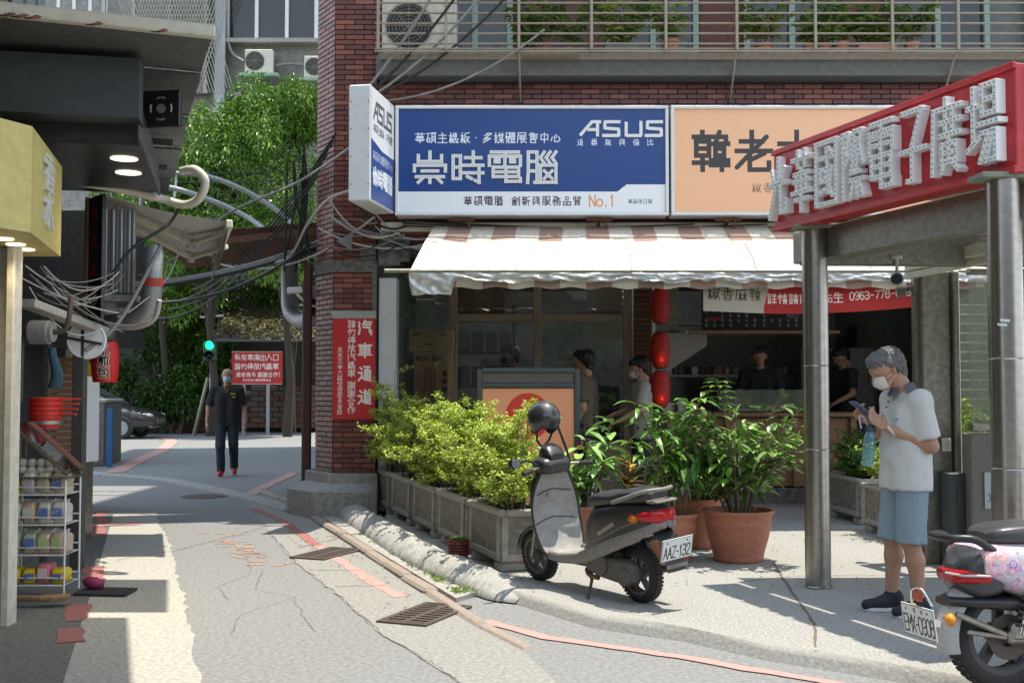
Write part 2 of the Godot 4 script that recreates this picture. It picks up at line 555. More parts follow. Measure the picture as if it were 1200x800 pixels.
# ---------------------------------------------------------------- lettering: strokes on a 16 x 16 grid (0-9, a-g), or another sign fitted into a corner-to-corner box
const GLYPH := {
	"艹": "08g8 505g b0bg", "日": "20e0eg2g20 28e8", "口": "11f1fg1g11", "木": "05g5 808g 850f 85gf",
	"車": "02g2 808g 24e4ea2a24 27e7 0dgd", "言": "6081 02g2 35d5 38d8 3bdbdg3g3b", "雨": "10f0 0g05g5gg 808g 3858 3c5c b8d8 bcdc",
	"电": "10f0fa1a10 15f5 808fgfgc", "月": "1g2a20e0egbg 25e5 2aea", "氵": "0244 0648 0g5a", "亻": "g009 858g", "扌": "04g4 a0ag6e 0cg8",
	"石": "00g0 800e 49f9fg4g49", "頁": "00g0 8062 22e2ec2c22 26e6 29e9 5c0g bcgg", "女": "602bfg d53g 05g5", "心": "270d 656edefb 9398 d6gb",
	"辶": "2143 07474c 4c0g 4c8fgg", "反": "f021 210g 27e74g 6agg", "夕": "8008 62f20g 6699", "骨": "20e0e6 2026 0806g6g8 月:27eg",
	"豊": "10f0f71710 14f4 6067 a0a7 09g9 3bdbde3e3b 0ggg", "隹": "5006 343g 8093 34g4 38g8 3cgc 3ggg 949g", "山": "808g 060gggg6",
	"斤": "d031 310g 38g8 a8ag", "貝": "20e0ed2d20 24e4 28e8 5d2g bdeg", "羊": "4064 c0a4 14f4 29e9 0ege 848g", "青": "13f3 26e6 0aga 808a 月:3beg",
	"婁": "20e0e626 2026 03g3 808a 女:0agg", "韋": "22e2e6 6026 06g6 38d8dc3c38 0ege acag",
	"華": "艹:00g4 26e6 464b c6cb 28e8 0bgb 3ded 858g", "碩": "石:016f 頁:80gg", "主": "6092 24e4 29e9 0ggg 848g",
	"機": "木:005g 8163846687 d1b3d4b6d7 5aga a0abdfgg fccg 7a5g 7d9g", "板": "木:006g 反:70gg", "多": "夕:20g9 夕:08eg",
	"媒": "女:006g 73g3 9098 e0e8 95e5 98e8 7bgb c8cg cb7g cbgg", "體": "骨:007g 豊:80gg", "展": "20f0f424 200g 47f7 747a c4ca 3aga 7a7gbe 9agg",
	"售": "隹:10f9 口:3bdg", "中": "23e3eb2b23 808g", "崇": "山:20e5 0a07g7ga 4aca 1dfd 8d8g 4e2g ceeg", "時": "日:025e 73f3 b0b7 67g7 6bgb e8egcf 8dae",
	"電": "雨:00g7 电:18gg", "腦": "月:006g 907396 c0a3c6 f0d3f6 77f7fg7g77 9ade da9e", "追": "辶:00gg b092 828d 82e2e787 89e9ed8d",
	"尋": "20e0e5 23e3 25e5 0777 474b 0b7b 97f7fb9b97 0dgd bdbgag 3e5g", "無": "5003 33f3 08g8 1cfc 434c 838c c3cc 2d0g 6d7g adbg eegg",
	"與": "212b 2151 2656 ebe1b1 b6e6 8083 73b3 77b7 b3b9 0bgb 5c1g bcfg", "倫": "亻:005g b066 b0g6 86d6 79f9fg 797g a9ag d9dg 7cfc",
	"比": "101g6d 1676 a0afgfgb g3a7", "創": "6005 60b5 4585 27979b 271g 2999 2b9b 4d9d9g4g4d d2db g0ggeg",
	"新": "4042 0282 2335 6355 0686 0a8a 464g 4a1e 4a7d f092 929a7g 97g7 d7dg", "服": "月:006g 80f0f5c5 808g 88f8 f88g 9agg",
	"務": "107033 2445 0777 454g2f 460c a086 83f3 e37a 85g9 8bfb fbfgcg bb8g", "品": "口:50b6 口:097g 口:99gg", "質": "斤:0076 斤:90g6 貝:27eg",
	"爾": "10f0 8088 4333 0g07g7geeg 878g 2a6e 6a2e aaee eaae", "街": "4004 4509 292g 72b2 9097 67b7 7bbb 979f 6fbf d1g1 c5g5 e5eged",
	"報": "1272 4045 0585 0888 0b8b 484g 909g 90f0f4c4 97f7 f78g 9agg", "韓": "0282 4044 14747a1a14 1777 0d8d 4a4g 92f2f5 c0a5 85g5 a7e7eaaaa7 8cgc dcdg 8ege",
	"老": "24c4 7078 08g8 e20f 696gfgfd d96c", "大": "05g5 80850g 85gg", "椒": "木:005g 8188 84b4 68b8 989g 7a6e aabe c2g2bg c5gg",
	"香": "d031 04g4 808a 840a 84ga 日:2aeg", "麻": "8082 22g2 220g 木:459g 木:a5gg", "辣": "4042 0282 2335 6355 0686 0a8a 464g 94g4 c0cg 96f6fa9a96 ca8f cagf",
	"光": "8087 2346 e3b6 07g7 670g a7affffc", "國": "00g0gg0g00 34d4 47878a4a47 3d9c 92abde d7ad b2d3",
	"際": "101g 1050 5034 345619 a076 92c27a c0f0b9 d3g8 9ada 7cgc cccg 9d7g edgg", "子": "20e0 e088 888g5g 09g9",
	"廣": "8082 12g2 120g 55g5 8387 c3c7 58g8 6aeaee6e6a 6cec a8ae 8e6g cefg", "場": "0454 303c 0d6b 80f0f68680 83f3 68g8 8afafgdg bb7g eaag",
	"詳": "言:006g 羊:80gg", "情": "303g 0408 5356 青:70gg", "請": "言:006g 青:70gg", "洽": "氵:005g b066 b0g6 97d7 口:8afg",
	"曾": "3054 d0b4 14f4fa1a14 17f7 848a 日:3beg", "先": "4006 24e4 8089 09g9 690g a9afgfgc", "生": "4006 34f4 29f9 0ggg 808g",
	"汽": "氵:004g 8055 72g2 85f5 68e8edgggc", "通": "辶:00gg 70e0a3 84f4fdbd 848d 87f7 8afa b4bd", "道": "辶:00gg 80a2 f0d2 73g3 b3a5 85f5fd8d85 88f8 8bfb",
	"勿": "4007 33f3egbg 7309 b32f", "停": "亻:004g a0b1 62g2 84e4e78784 5b59g9gb 7bfb bbbgag", "放": "4042 0383 330g 3777 777g5g b093 93g3 f38g 94gg",
	"謝": "言:004g 8072 62a2ag8g 626b 65a5 68a8 5bbb a95g c5g5 f0fgdg c9db", "合": "8007 80g7 47c7 口:3bdg", "作": "亻:005g 8065 73g3 a3ag a7g7 abgb",
	"來": "12f2 808g 4427 4467 c4a7 c4e7 880g 88gg", "忠": "中:20e8 心:09gg", "孝": "24c4 7077 07g7 e20b 69d9ab 8b8g6g 3cgc", "樓": "木:005g 婁:60gg",
	"管": "3004 2272 b084 a2g2 0a06g6ga 58c8cb5b 585g 5ededg5g", "理": "0161 0767 0d6b 313c 80f0f88880 84f4 b0bg 7cgc 6ggg", "委": "d021 13f3 8088 8308 83g8 女:08gg",
	"員": "口:40c4 貝:26eg", "會": "8006 80g6 56b6 28e8ec2c28 888c 日:4dcg", "啟": "3151 13737616 130g 口:2a7f b093 93g3 f38g 94gg",
	"私": "6011 0474 404g 450b 4579 c08deb d8gg", "有": "03g3 700a 月:47eg", "庫": "8082 22g2 220g 車:54gg", "出": "808g 1217f7f2 0a0gggga", "入": "50800g 73gg",
	"違": "辶:00gg 韋:60gd", "者": "24c4 7077 07g7 e20c 日:48eg", "拖": "扌:005g a075 83g3 78f6fcdc 868ffffc b5bc", "吊": "口:40c5 2d28e8edcd 858g",
	"水": "808g5f 15650e e384gf", "煎": "4052 c0b2 13f3 25757b5b 252c 2777 2979 a5aa e4ecbc 1d0g 5d6g adbg eegg", "包": "4006 33f3fbcb 26a6aa2a 262fgfgc",
	"·": "7888", "!": "808a 8e8g", "-": "38d8", ".": "6f7g", ":": "7576 7d7e",
	"0": "50b0g4gcbg5g0c0450", "1": "3480 808g", "2": "0430b0f3f60ggg", "3": "0240b0f3f6b858 b8gagdbg5g0d", "4": "c00bgb c0cg", "5": "f010 0716b6gagdbg4g0d",
	"6": "e250040c5gbggcg9b7570a", "7": "00g0 g05g", "8": "50b0f3f5b75717 131550 57b7gagdbg5g0d0a57", "9": "2fbggcg4b0500406 59g7",
	"A": "0g80gg 3ada", "Z": "00g00ggg", "E": "g0000ggg 08d8", "M": "0g0089g0gg", "X": "00gg g00g", "N": "0g00ggg0", "H": "000g g0gg 08g8", "S": "g2c040030547c9gagdcg4g0e",
	"R": "0g00d0g3g5d808 88gg", "I": "808g", "i": "868g 8283", "o": "56b6g9gdbg5g0d0956", "C": "g3c0400404 0c4gcggd", "K": "000g g008gg", "O": "50b0g4gcbg5g0c0450", "D": "000gagfbf5a000", "P": "0g00d0g3g5d909",
}
var stroke_cache := {}

func grid(ch: String) -> float:
	return "0123456789abcdefg".find(ch) / 16.0

func strokes(ch: String) -> Array:
	if stroke_cache.has(ch):
		return stroke_cache[ch]
	var out := []
	for token in String(GLYPH.get(ch, "")).split(" ", false):
		if token.length() == 6 and token[1] == ":":
			var a := Vector2(grid(token[2]), grid(token[3]))
			var b := Vector2(grid(token[4]), grid(token[5]))
			for s in strokes(token[0]):
				var q := PackedVector2Array()
				for p in s:
					q.append(a + p * (b - a))
				out.append(q)
		else:
			var q := PackedVector2Array()
			for i in range(0, token.length() - 1, 2):
				q.append(Vector2(grid(token[i]), grid(token[i + 1])))
			if q.size() > 1:
				out.append(q)
	stroke_cache[ch] = out
	return out

func draw_line(img: Image, a: Vector2, b: Vector2, w: float, col: Color) -> void:
	var h := w * 0.5
	if absf(a.x - b.x) < 0.6 or absf(a.y - b.y) < 0.6:
		var lo := Vector2(minf(a.x, b.x) - h, minf(a.y, b.y) - h)
		var hi := Vector2(maxf(a.x, b.x) + h, maxf(a.y, b.y) + h)
		img.fill_rect(Rect2i(Vector2i(lo.round()), Vector2i((hi - lo).round()).max(Vector2i.ONE)), col)
		return
	var d := b - a
	var l2 := d.length_squared()
	for y in range(maxi(int(minf(a.y, b.y) - h), 0), mini(int(maxf(a.y, b.y) + h) + 1, img.get_height())):
		for x in range(maxi(int(minf(a.x, b.x) - h), 0), mini(int(maxf(a.x, b.x) + h) + 1, img.get_width())):
			var p := Vector2(x + 0.5, y + 0.5)
			var s := clampf((p - a).dot(d) / l2, 0.0, 1.0)
			if p.distance_to(a + d * s) <= h:
				img.set_pixel(x, y, col)

# writes text with its top left corner at (x, y); size is the height of a sign in pixels
func ink(img: Image, text: String, x: float, y: float, size: float, col: Color, weight := 0.1, step := 1.12, down := false, wide := 0.9) -> float:
	for ch in text:
		var latin: bool = ch.unicode_at(0) < 256 and ch != "·"
		var w: float = size * (0.5 if latin else wide)
		if ch == "." or ch == "!" or ch == "1" or ch == "I" or ch == "i":
			w *= 0.75
		for s in strokes(ch):
			for i in s.size() - 1:
				draw_line(img, Vector2(x + s[i].x * w, y + s[i].y * size), Vector2(x + s[i + 1].x * w, y + s[i + 1].y * size), maxf(size * weight, 1.0), col)
		if down:
			y += size * step
		else:
			x += (w + size * 0.16) if latin else size * step
	return y if down else x

func board_image(w: int, h: int, col: Color) -> Image:
	var img := Image.create(w, h, false, Image.FORMAT_RGB8)
	img.fill(col)
	return img

func speckle(img: Image, amount: float, count: int) -> void:   # scuffs and dust spots in the print
	for i in count:
		var x := R.randi_range(0, img.get_width() - 4)
		var y := R.randi_range(0, img.get_height() - 4)
		var c := img.get_pixel(x, y)
		img.fill_rect(Rect2i(x, y, R.randi_range(1, 5), R.randi_range(1, 3)), c.lerp(Color(0.5, 0.48, 0.45), amount * R.randf()))

func disc(img: Image, cx: float, cy: float, r: float, col: Color) -> void:
	for y in range(maxi(int(cy - r), 0), mini(int(cy + r) + 1, img.get_height())):
		var hw := sqrt(maxf(r * r - (y - cy) * (y - cy), 0.0))
		img.fill_rect(Rect2i(int(cx - hw), y, int(hw * 2.0), 1), col)

# raised letter: every stroke a flat bar with its own depth, lamps along the strokes
func letter(parent: Node, ch: String, x: Transform3D, size: Vector2, w: float, depth: float, face: Material, lamp: Material, gap: float, called := "letter") -> void:
	var mb := MB.new()
	var dots := MB.new()
	var k := 0
	for s in strokes(ch):
		for i in s.size() - 1:
			var a := Vector2(s[i].x * size.x, (1.0 - s[i].y) * size.y)
			var b := Vector2(s[i + 1].x * size.x, (1.0 - s[i + 1].y) * size.y)
			var d := (b - a).normalized()
			if a.distance_to(b) < 0.001:
				continue
			var front := depth + k * 0.0005
			var mid := (a + b) * 0.5
			var bs := Basis(Vector3(d.x, d.y, 0), Vector3(-d.y, d.x, 0), Vector3(0, 0, 1))
			mb.box(x * Transform3D(bs, Vector3(mid.x, mid.y, front * 0.5)), Vector3(a.distance_to(b) + w, w - k * 0.0002, front), 0.002)
			var l := a.distance_to(b)
			var cnt := maxi(int(l / gap), 1)
			for j in cnt + (1 if i == s.size() - 2 else 0):
				var p := a.lerp(b, float(j) / cnt)
				var q := x * Vector3(p.x, p.y, front)
				var zz := x.basis.z.normalized()
				dots.cyl(q, q + zz * w * 0.12, w * 0.16, w * 0.1, 5)
			k += 1
	var o := part(called, mb, face, parent)
	if lamp:
		stuff(part("lamp_dots", dots, lamp, o))

func make_materials() -> void:
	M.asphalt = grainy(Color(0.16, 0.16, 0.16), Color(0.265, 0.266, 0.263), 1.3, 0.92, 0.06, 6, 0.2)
	M.cream_concrete = grainy(Color(0.31, 0.30, 0.265), Color(0.46, 0.445, 0.40), 1.3, 0.92, 0.06, 6, 0.2)
	M.pebble = grainy(Color(0.20, 0.195, 0.185), Color(0.46, 0.45, 0.425), 1.1, 0.85, 0.12, 3, 0.6, 1, 0.45)
	M.border = grainy(Color(0.24, 0.235, 0.215), Color(0.40, 0.39, 0.365), 0.9, 0.9, 0.06, 5, 0.4)
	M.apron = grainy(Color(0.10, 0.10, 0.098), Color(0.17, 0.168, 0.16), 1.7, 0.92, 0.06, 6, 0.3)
	M.kerb_white = grainy(Color(0.29, 0.285, 0.265), Color(0.45, 0.44, 0.415), 0.7, 0.9, 0.03, 6, 0.6)
	M.cement = grainy(Color(0.26, 0.25, 0.23), Color(0.42, 0.40, 0.37), 0.8, 0.9, 0.02, 6, 0.5)
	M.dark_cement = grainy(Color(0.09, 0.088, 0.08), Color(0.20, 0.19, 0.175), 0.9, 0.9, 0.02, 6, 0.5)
	M.orange_kerb = grainy(Color(0.31, 0.20, 0.145), Color(0.29, 0.28, 0.255), 0.8, 0.9, 0.035, 5, 0.8, 0, 0.44)
	M.gutter = grainy(Color(0.22, 0.215, 0.20), Color(0.33, 0.32, 0.295), 1.3, 0.92, 0.06, 6, 0.2)
	M.red_line = grainy(Color(0.30, 0.075, 0.065), Color(0.33, 0.19, 0.17), 0.4, 0.85, 0.04, 6, 0.2)
	M.pink_line = grainy(Color(0.40, 0.26, 0.24), Color(0.52, 0.27, 0.24), 0.4, 0.85, 0.04, 6, 0.2)
	M.orange_spray = grainy(Color(0.48, 0.22, 0.14), Color(0.30, 0.25, 0.21), 0.2, 0.85, 0.04, 5)
	M.crack = plain(Color(0.17, 0.167, 0.16), 0.95)
	M.iron = grainy(Color(0.05, 0.04, 0.035), Color(0.12, 0.085, 0.065), 0.3, 0.75, 0.03, 5, 0.3)
	M.brick = [Color(0.22, 0.066, 0.046), Color(0.17, 0.050, 0.037), Color(0.27, 0.090, 0.064), Color(0.135, 0.042, 0.033)].map(func(c): return grainy(c * 0.82, c * 1.15, 0.35, 0.42, 0.03, 5, 0.15))
	M.mortar = grainy(Color(0.045, 0.022, 0.020), Color(0.085, 0.05, 0.045), 0.4, 0.9, 0.04, 4)
	M.grey_paint = grainy(Color(0.13, 0.14, 0.13), Color(0.18, 0.19, 0.175), 1.2, 0.75, 0.02, 5, 0.1)
	M.white_metal = grainy(Color(0.60, 0.62, 0.63), Color(0.72, 0.73, 0.73), 1.1, 0.45, 0.015, 5)
	M.cream_metal = grainy(Color(0.55, 0.52, 0.42), Color(0.68, 0.65, 0.55), 0.9, 0.5, 0.02, 5)
	M.frame_brown = grainy(Color(0.25, 0.19, 0.13), Color(0.33, 0.26, 0.19), 0.6, 0.45, 0.03, 4)
	M.steel = grainy(Color(0.29, 0.275, 0.25), Color(0.40, 0.385, 0.355), 0.8, 0.3, 0.02, 4, 0.0, 0, 0.5, 1.0)
	M.dull_steel = grainy(Color(0.24, 0.23, 0.19), Color(0.36, 0.35, 0.30), 0.7, 0.42, 0.02, 5, 0.05, 0, 0.5, 0.9)
	M.galvanised = grainy(Color(0.30, 0.31, 0.32), Color(0.45, 0.46, 0.47), 0.5, 0.5, 0.03, 5, 0.1, 0, 0.5, 0.5)
	M.rust = grainy(Color(0.10, 0.045, 0.025), Color(0.24, 0.13, 0.08), 0.5, 0.85, 0.02, 6, 0.4)
	M.maroon = grainy(Color(0.05, 0.014, 0.012), Color(0.085, 0.028, 0.022), 0.9, 0.5, 0.02, 5, 0.1)
	M.black_plastic = plain(Color(0.018, 0.018, 0.019), 0.38)
	M.rubber = grainy(Color(0.018, 0.018, 0.018), Color(0.035, 0.034, 0.033), 0.2, 0.85, 0.05, 4)
	M.cable_black = plain(Color(0.02, 0.02, 0.021), 0.6)
	M.cable_grey = plain(Color(0.22, 0.22, 0.21), 0.6)
	M.cable_white = plain(Color(0.46, 0.44, 0.40), 0.6)
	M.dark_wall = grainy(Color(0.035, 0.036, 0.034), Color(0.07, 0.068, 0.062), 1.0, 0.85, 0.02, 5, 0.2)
	M.dark_panel = grainy(Color(0.045, 0.052, 0.056), Color(0.065, 0.074, 0.078), 1.2, 0.5, 0.012, 4)
	M.wood = grainy(Color(0.20, 0.10, 0.05), Color(0.33, 0.19, 0.10), 0.5, 0.6, 0.02, 5)
	M.cardboard = grainy(Color(0.30, 0.19, 0.11), Color(0.36, 0.24, 0.145), 0.5, 0.85, 0.03, 4)
	M.terracotta = grainy(Color(0.32, 0.115, 0.065), Color(0.44, 0.18, 0.11), 0.45, 0.62, 0.02, 5, 0.08)
	M.old_planter = grainy(Color(0.13, 0.115, 0.095), Color(0.30, 0.275, 0.235), 0.9, 0.92, 0.02, 6, 0.3)
	M.planter_edge = grainy(Color(0.25, 0.235, 0.205), Color(0.44, 0.42, 0.375), 0.9, 0.92, 0.02, 6, 0.3)
	M.soil = grainy(Color(0.03, 0.022, 0.015), Color(0.08, 0.055, 0.04), 0.3, 0.95, 0.06, 4, 0.6)
	M.bark = grainy(Color(0.10, 0.075, 0.05), Color(0.22, 0.17, 0.12), 0.3, 0.9, 0.04, 5, 0.5)
	M.dark_bark = grainy(Color(0.03, 0.025, 0.018), Color(0.07, 0.055, 0.04), 0.4, 0.9, 0.04, 5, 0.5)
	M.leaf_soft = leafy(0.55, 0.5)
	M.leaf_gloss = leafy(0.35, 0.3)
	M.glass = pane(Color(0.05, 0.06, 0.055), 0.22)
	M.glass_dark = plain(Color(0.03, 0.035, 0.038), 0.08)
	M.granite = grainy(Color(0.10, 0.095, 0.08), Color(0.30, 0.285, 0.25), 0.5, 0.55, 0.09, 4, 0.1, 1, 0.45)
	M.chrome = plain(Color(0.75, 0.75, 0.75), 0.12, 1.0)
	M.green_frame = plain(Color(0.26, 0.36, 0.29), 0.6)
	M.roof_sheet = [grainy(Color(0.065, 0.065, 0.065), Color(0.12, 0.12, 0.118), 0.9, 0.6, 0.02, 6, 0.2), grainy(Color(0.05, 0.05, 0.05), Color(0.10, 0.10, 0.098), 0.9, 0.6, 0.02, 6, 0.2)]
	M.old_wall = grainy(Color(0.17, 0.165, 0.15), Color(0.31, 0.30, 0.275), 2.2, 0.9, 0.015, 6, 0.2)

func build_ground() -> void:
	var mb := MB.new()
	mb.quad_out(V(-150, 0, -150), V(150, 0, -150), V(150, 0, 250), V(-150, 0, 250), Vector3.UP)
	var nz := FastNoiseLite.new()
	nz.seed = 5
	nz.fractal_octaves = 4
	var road := ground_part("road", mb, M.asphalt)

	# paler concrete strips beside the carriageway
	var edge_r := subdivide([Vector2(-4.05, 13.0), Vector2(-3.85, 12.4), Vector2(-3.07, 10.3), Vector2(-2.61, 8.9), Vector2(-2.23, 7.8), Vector2(-1.8, 6.5), Vector2(-1.5, 5.5), Vector2(-1.2, 4.0), Vector2(-1.0, 2.5)], 0.12, 0.022)
	var edge_l := subdivide([Vector2(-2.1, 2.5), Vector2(-2.2, 5.5), Vector2(-3.2, 8.5), Vector2(-4.7, 13.0)], 0.3, 0.01)
	mb = MB.new()
	slab(mb, edge_l + edge_r, 0.004)
	ground_part("concrete_strip", mb, M.cream_concrete)
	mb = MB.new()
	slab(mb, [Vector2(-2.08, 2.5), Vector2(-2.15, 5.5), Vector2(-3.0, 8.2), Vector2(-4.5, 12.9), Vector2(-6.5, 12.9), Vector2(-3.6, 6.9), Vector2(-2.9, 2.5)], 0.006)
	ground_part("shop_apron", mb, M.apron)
	mb = MB.new()
	var gl := subdivide([Vector2(-3.3, 14.2), Vector2(-2.36, 11.2), Vector2(-1.75, 9.3), Vector2(-1.17, 7.8), Vector2(-0.74, 6.6), Vector2(-0.4, 5.9), Vector2(-0.1, 5.2)], 0.15, 0.02)
	var gr := [Vector2(0.3, 5.2), Vector2(0.06, 6.2), Vector2(-0.22, 6.83), Vector2(-0.64, 7.96), Vector2(-1.29, 9.78), Vector2(-2.16, 12.29), Vector2(-2.73, 14.1)]
	slab(mb, gl + gr, 0.004)
	ground_part("gutter_strip", mb, M.gutter)

	# alley drain crossing the road mouth
	var path := subdivide([Vector2(-7.6, 19.5), Vector2(-5.26, 17.6), Vector2(-3.44, 14.86), Vector2(-2.5, 13.2)], 0.6, 0.02)
	for i in path.size() - 1:
		mb = MB.new()
		var a: Vector2 = path[i]; var b: Vector2 = path[i + 1]
		var dr := (b - a).normalized()
		mb.bar(V(a.x + dr.x * 0.012, 0.008, a.y + dr.y * 0.012), V(b.x - dr.x * 0.012, 0.008, b.y - dr.y * 0.012), 0.26, 0.03, 0.006)
		part("drain_cover", mb, M.cement, road)

	# painted lines
	var line := func(pts: Array, w, mat: Material, y := 0.0065, ragged := 0.012):
		var m := MB.new()
		ribbon(m, subdivide(pts, 0.12, 0.008), w, y, ragged)
		ground_part("road_marking", m, mat, road)
	line.call([Vector2(-6.7, 19.2), Vector2(-7.44, 22.9), Vector2(-8.0, 26.0), Vector2(-9.0, 30.1), Vector2(-9.6, 32.0), Vector2(-10.6, 33.6)], 0.3, M.pink_line)
	line.call([Vector2(-3.50, 14.9), Vector2(-3.58, 16.6), Vector2(-3.66, 19.2)], 0.17, M.pink_line)
	line.call([Vector2(-3.05, 13.5), Vector2(-2.35, 11.95), Vector2(-1.75, 10.3)], 0.1, M.red_line)
	line.call([Vector2(-1.75, 10.3), Vector2(-1.1, 8.6), Vector2(-0.75, 7.8)], 0.09, M.pink_line, 0.0062, 0.02)
	line.call([Vector2(-0.16, 7.0), Vector2(0.19, 6.53), Vector2(0.47, 6.36), Vector2(0.9, 6.06), Vector2(1.49, 5.57), Vector2(2.3, 4.9)], 0.085, M.pink_line)
	for q in [[-4.75, 13.2, -4.3, 12.0, 0.2], [-4.25, 11.7, -3.95, 10.9, 0.22], [-3.32, 9.1, -3.0, 8.2, 0.24], [-2.84, 7.5, -2.66, 6.98, 0.22], [-2.6, 6.78, -2.46, 6.4, 0.24]]:
		line.call([Vector2(q[0], q[1]), Vector2(q[2], q[3])], q[4] * 0.6, M.red_line, 0.0095, 0.025)
	line.call([Vector2(-4.5, 11.8), Vector2(-3.9, 12.0)], 0.25, M.pink_line, 0.0092, 0.05)
	for i in 34:   # worn orange spray marks
		var s := R.randf()
		var p := Vector2(-3.0, 11.2).lerp(Vector2(-2.02, 9.2), s) + Vector2(R.randf_range(-0.16, 0.2), R.randf_range(-0.1, 0.1))
		line.call([p, p + Vector2(R.randf_range(0.05, 0.15), R.randf_range(-0.14, 0.1))], R.randf_range(0.015, 0.045), M.orange_spray, 0.0035, 0.02)
	# cracks
	var crack := func(pts: Array, w: float):
		var m := MB.new()
		ribbon(m, subdivide(pts, 0.07, 0.013), w, 0.0075, w * 0.25)
		ground_part("crack", m, M.crack, road)
	crack.call([Vector2(-3.27, 9.44), Vector2(-2.95, 10.0), Vector2(-2.53, 11.7)], 0.009)
	crack.call([Vector2(-1.95, 9.0), Vector2(-1.81, 8.1), Vector2(-1.48, 7.8), Vector2(-1.32, 7.2), Vector2(-1.15, 6.7)], 0.004)
	crack.call([Vector2(-1.48, 7.8), Vector2(-1.7, 7.2), Vector2(-1.62, 6.6)], 0.004)
	crack.call([Vector2(-2.25, 9.7), Vector2(-2.0, 8.8), Vector2(-2.1, 8.2), Vector2(-1.9, 7.7)], 0.004)
	crack.call([Vector2(-1.6, 8.95), Vector2(-1.15, 8.9)], 0.012)
	crack.call([Vector2(-1.25, 8.2), Vector2(-0.9, 8.25)], 0.012)
	crack.call([Vector2(-1.9, 10.2), Vector2(-1.6, 10.9)], 0.012)
	crack.call([Vector2(-2.36, 11.2), Vector2(-1.75, 9.3), Vector2(-1.17, 7.8), Vector2(-0.74, 6.6), Vector2(-0.4, 5.9), Vector2(-0.1, 5.2)], 0.004)
	# round service cover in the shade
	mb = MB.new()
	mb.lathe([Vector2(0.0, 0.012), Vector2(0.27, 0.012), Vector2(0.3, 0.004)], Transform3D(Basis(), V(-4.05, 0, 15.0)), 28)
	part("manhole_cover", mb, M.iron, road)

	# iron drain grates in the gutter strip
	for g in [[-1.58, 9.8, "rusty iron drain grate in the gutter nearer the brick pillar"], [-0.54, 7.19, "rusty iron drain grate in the gutter nearer the grey scooter"]]:
		var t := thing("drain_grate", g[2], "drain grate", V(g[0], 0, g[1]), atan2(-0.42, 1.0) + PI, "drain grates in the gutter")
		mb = MB.new()
		mb.bx(Vector3(0, 0.005, 0), Vector3(0.31, 0.003, 0.6))
		part("pit", mb, M.soil, t)
		mb = MB.new()
		for s in [-1.0, 1.0]:
			mb.bx(Vector3(s * 0.155, 0.011, 0), Vector3(0.03, 0.014, 0.66), 0.003)
			mb.bx(Vector3(0, 0.011, s * 0.315), Vector3(0.28, 0.014, 0.03), 0.003)
		mb.bx(Vector3(0, 0.011, 0), Vector3(0.03, 0.013, 0.6), 0.003)
		part("frame", mb, M.iron, t)
		var b2 := MB.new()
		b2.bx(Vector3.ZERO, Vector3(0.28, 0.012, 0.028), 0.003)
		var bm := b2.mesh()
		for i in 9:
			part("bar", bm, M.iron, t, Vector3(0, 0.010, -0.26 + i * 0.065))

	# pavement of exposed aggregate with a paler border
	var edge := [Vector2(-1.45, 13.1), Vector2(-1.2, 11.0), Vector2(-0.75, 9.5), Vector2(-0.42, 8.4), Vector2(-0.2, 7.95), Vector2(0.05, 7.55), Vector2(0.51, 6.83), Vector2(0.96, 6.44), Vector2(1.35, 6.04), Vector2(1.9, 5.55), Vector2(2.6, 4.9), Vector2(4.2, 3.6), Vector2(9.0, 1.0)]
	mb = MB.new()
	var inner := []
	for i in edge.size():
		var dr: Vector2 = (edge[mini(i + 1, edge.size() - 1)] - edge[maxi(i - 1, 0)]).normalized()
		inner.append(edge[i] + Vector2(-dr.y, dr.x) * 0.11)
	slab(mb, inner + [Vector2(30, 1.0), Vector2(30, 20), Vector2(-1.34, 20)], 0.07, 0.2)
	ground_part("pavement", mb, M.pebble)
	mb = MB.new()
	var rows := [[], [], [], [], []]
	for i in edge.size():
		var dr: Vector2 = (edge[mini(i + 1, edge.size() - 1)] - edge[maxi(i - 1, 0)]).normalized()
		var nn := Vector2(-dr.y, dr.x)
		var o: float = [0.0, -0.02, 0.03, -0.015, 0.02][i % 5]
		for k in 5:
			var q: Vector2 = edge[i] + nn * ([-0.03, 0.0, 0.02, 0.05, 0.13][k] + (o if k < 3 else 0.0))
			rows[4 - k].append(V(q.x, [-0.01, 0.045, 0.07, 0.076, 0.074][k], q.y))
	mb.sheet(rows)
	ground_part("pavement_border", mb, M.border)
	# joints cut in the pavement
	for j in [[[Vector2(2.03, 8.9), Vector2(1.87, 7.72), Vector2(1.74, 6.6), Vector2(1.56, 5.9)], 0.014], [[Vector2(1.6, 8.0), Vector2(2.03, 8.25), Vector2(3.4, 8.3)], 0.008]]:
		mb = MB.new()
		ribbon(mb, subdivide(j[0], 0.1, 0.004), j[1], 0.0745, 0.003)
		ground_part("joint", mb, M.bark, get_node("pavement"))

	# worn kerb stones painted orange
	var kp := subdivide([Vector2(-3.5, 15.9), Vector2(-2.68, 14.1), Vector2(-2.08, 12.29), Vector2(-1.21, 9.78), Vector2(-0.56, 7.96), Vector2(-0.18, 6.9), Vector2(0.1, 6.25)], 0.62, 0.008)
	var kerb := Node3D.new()
	kerb.name = "kerb"
	kerb.set_meta("kind", "structure")
	add_child(kerb)
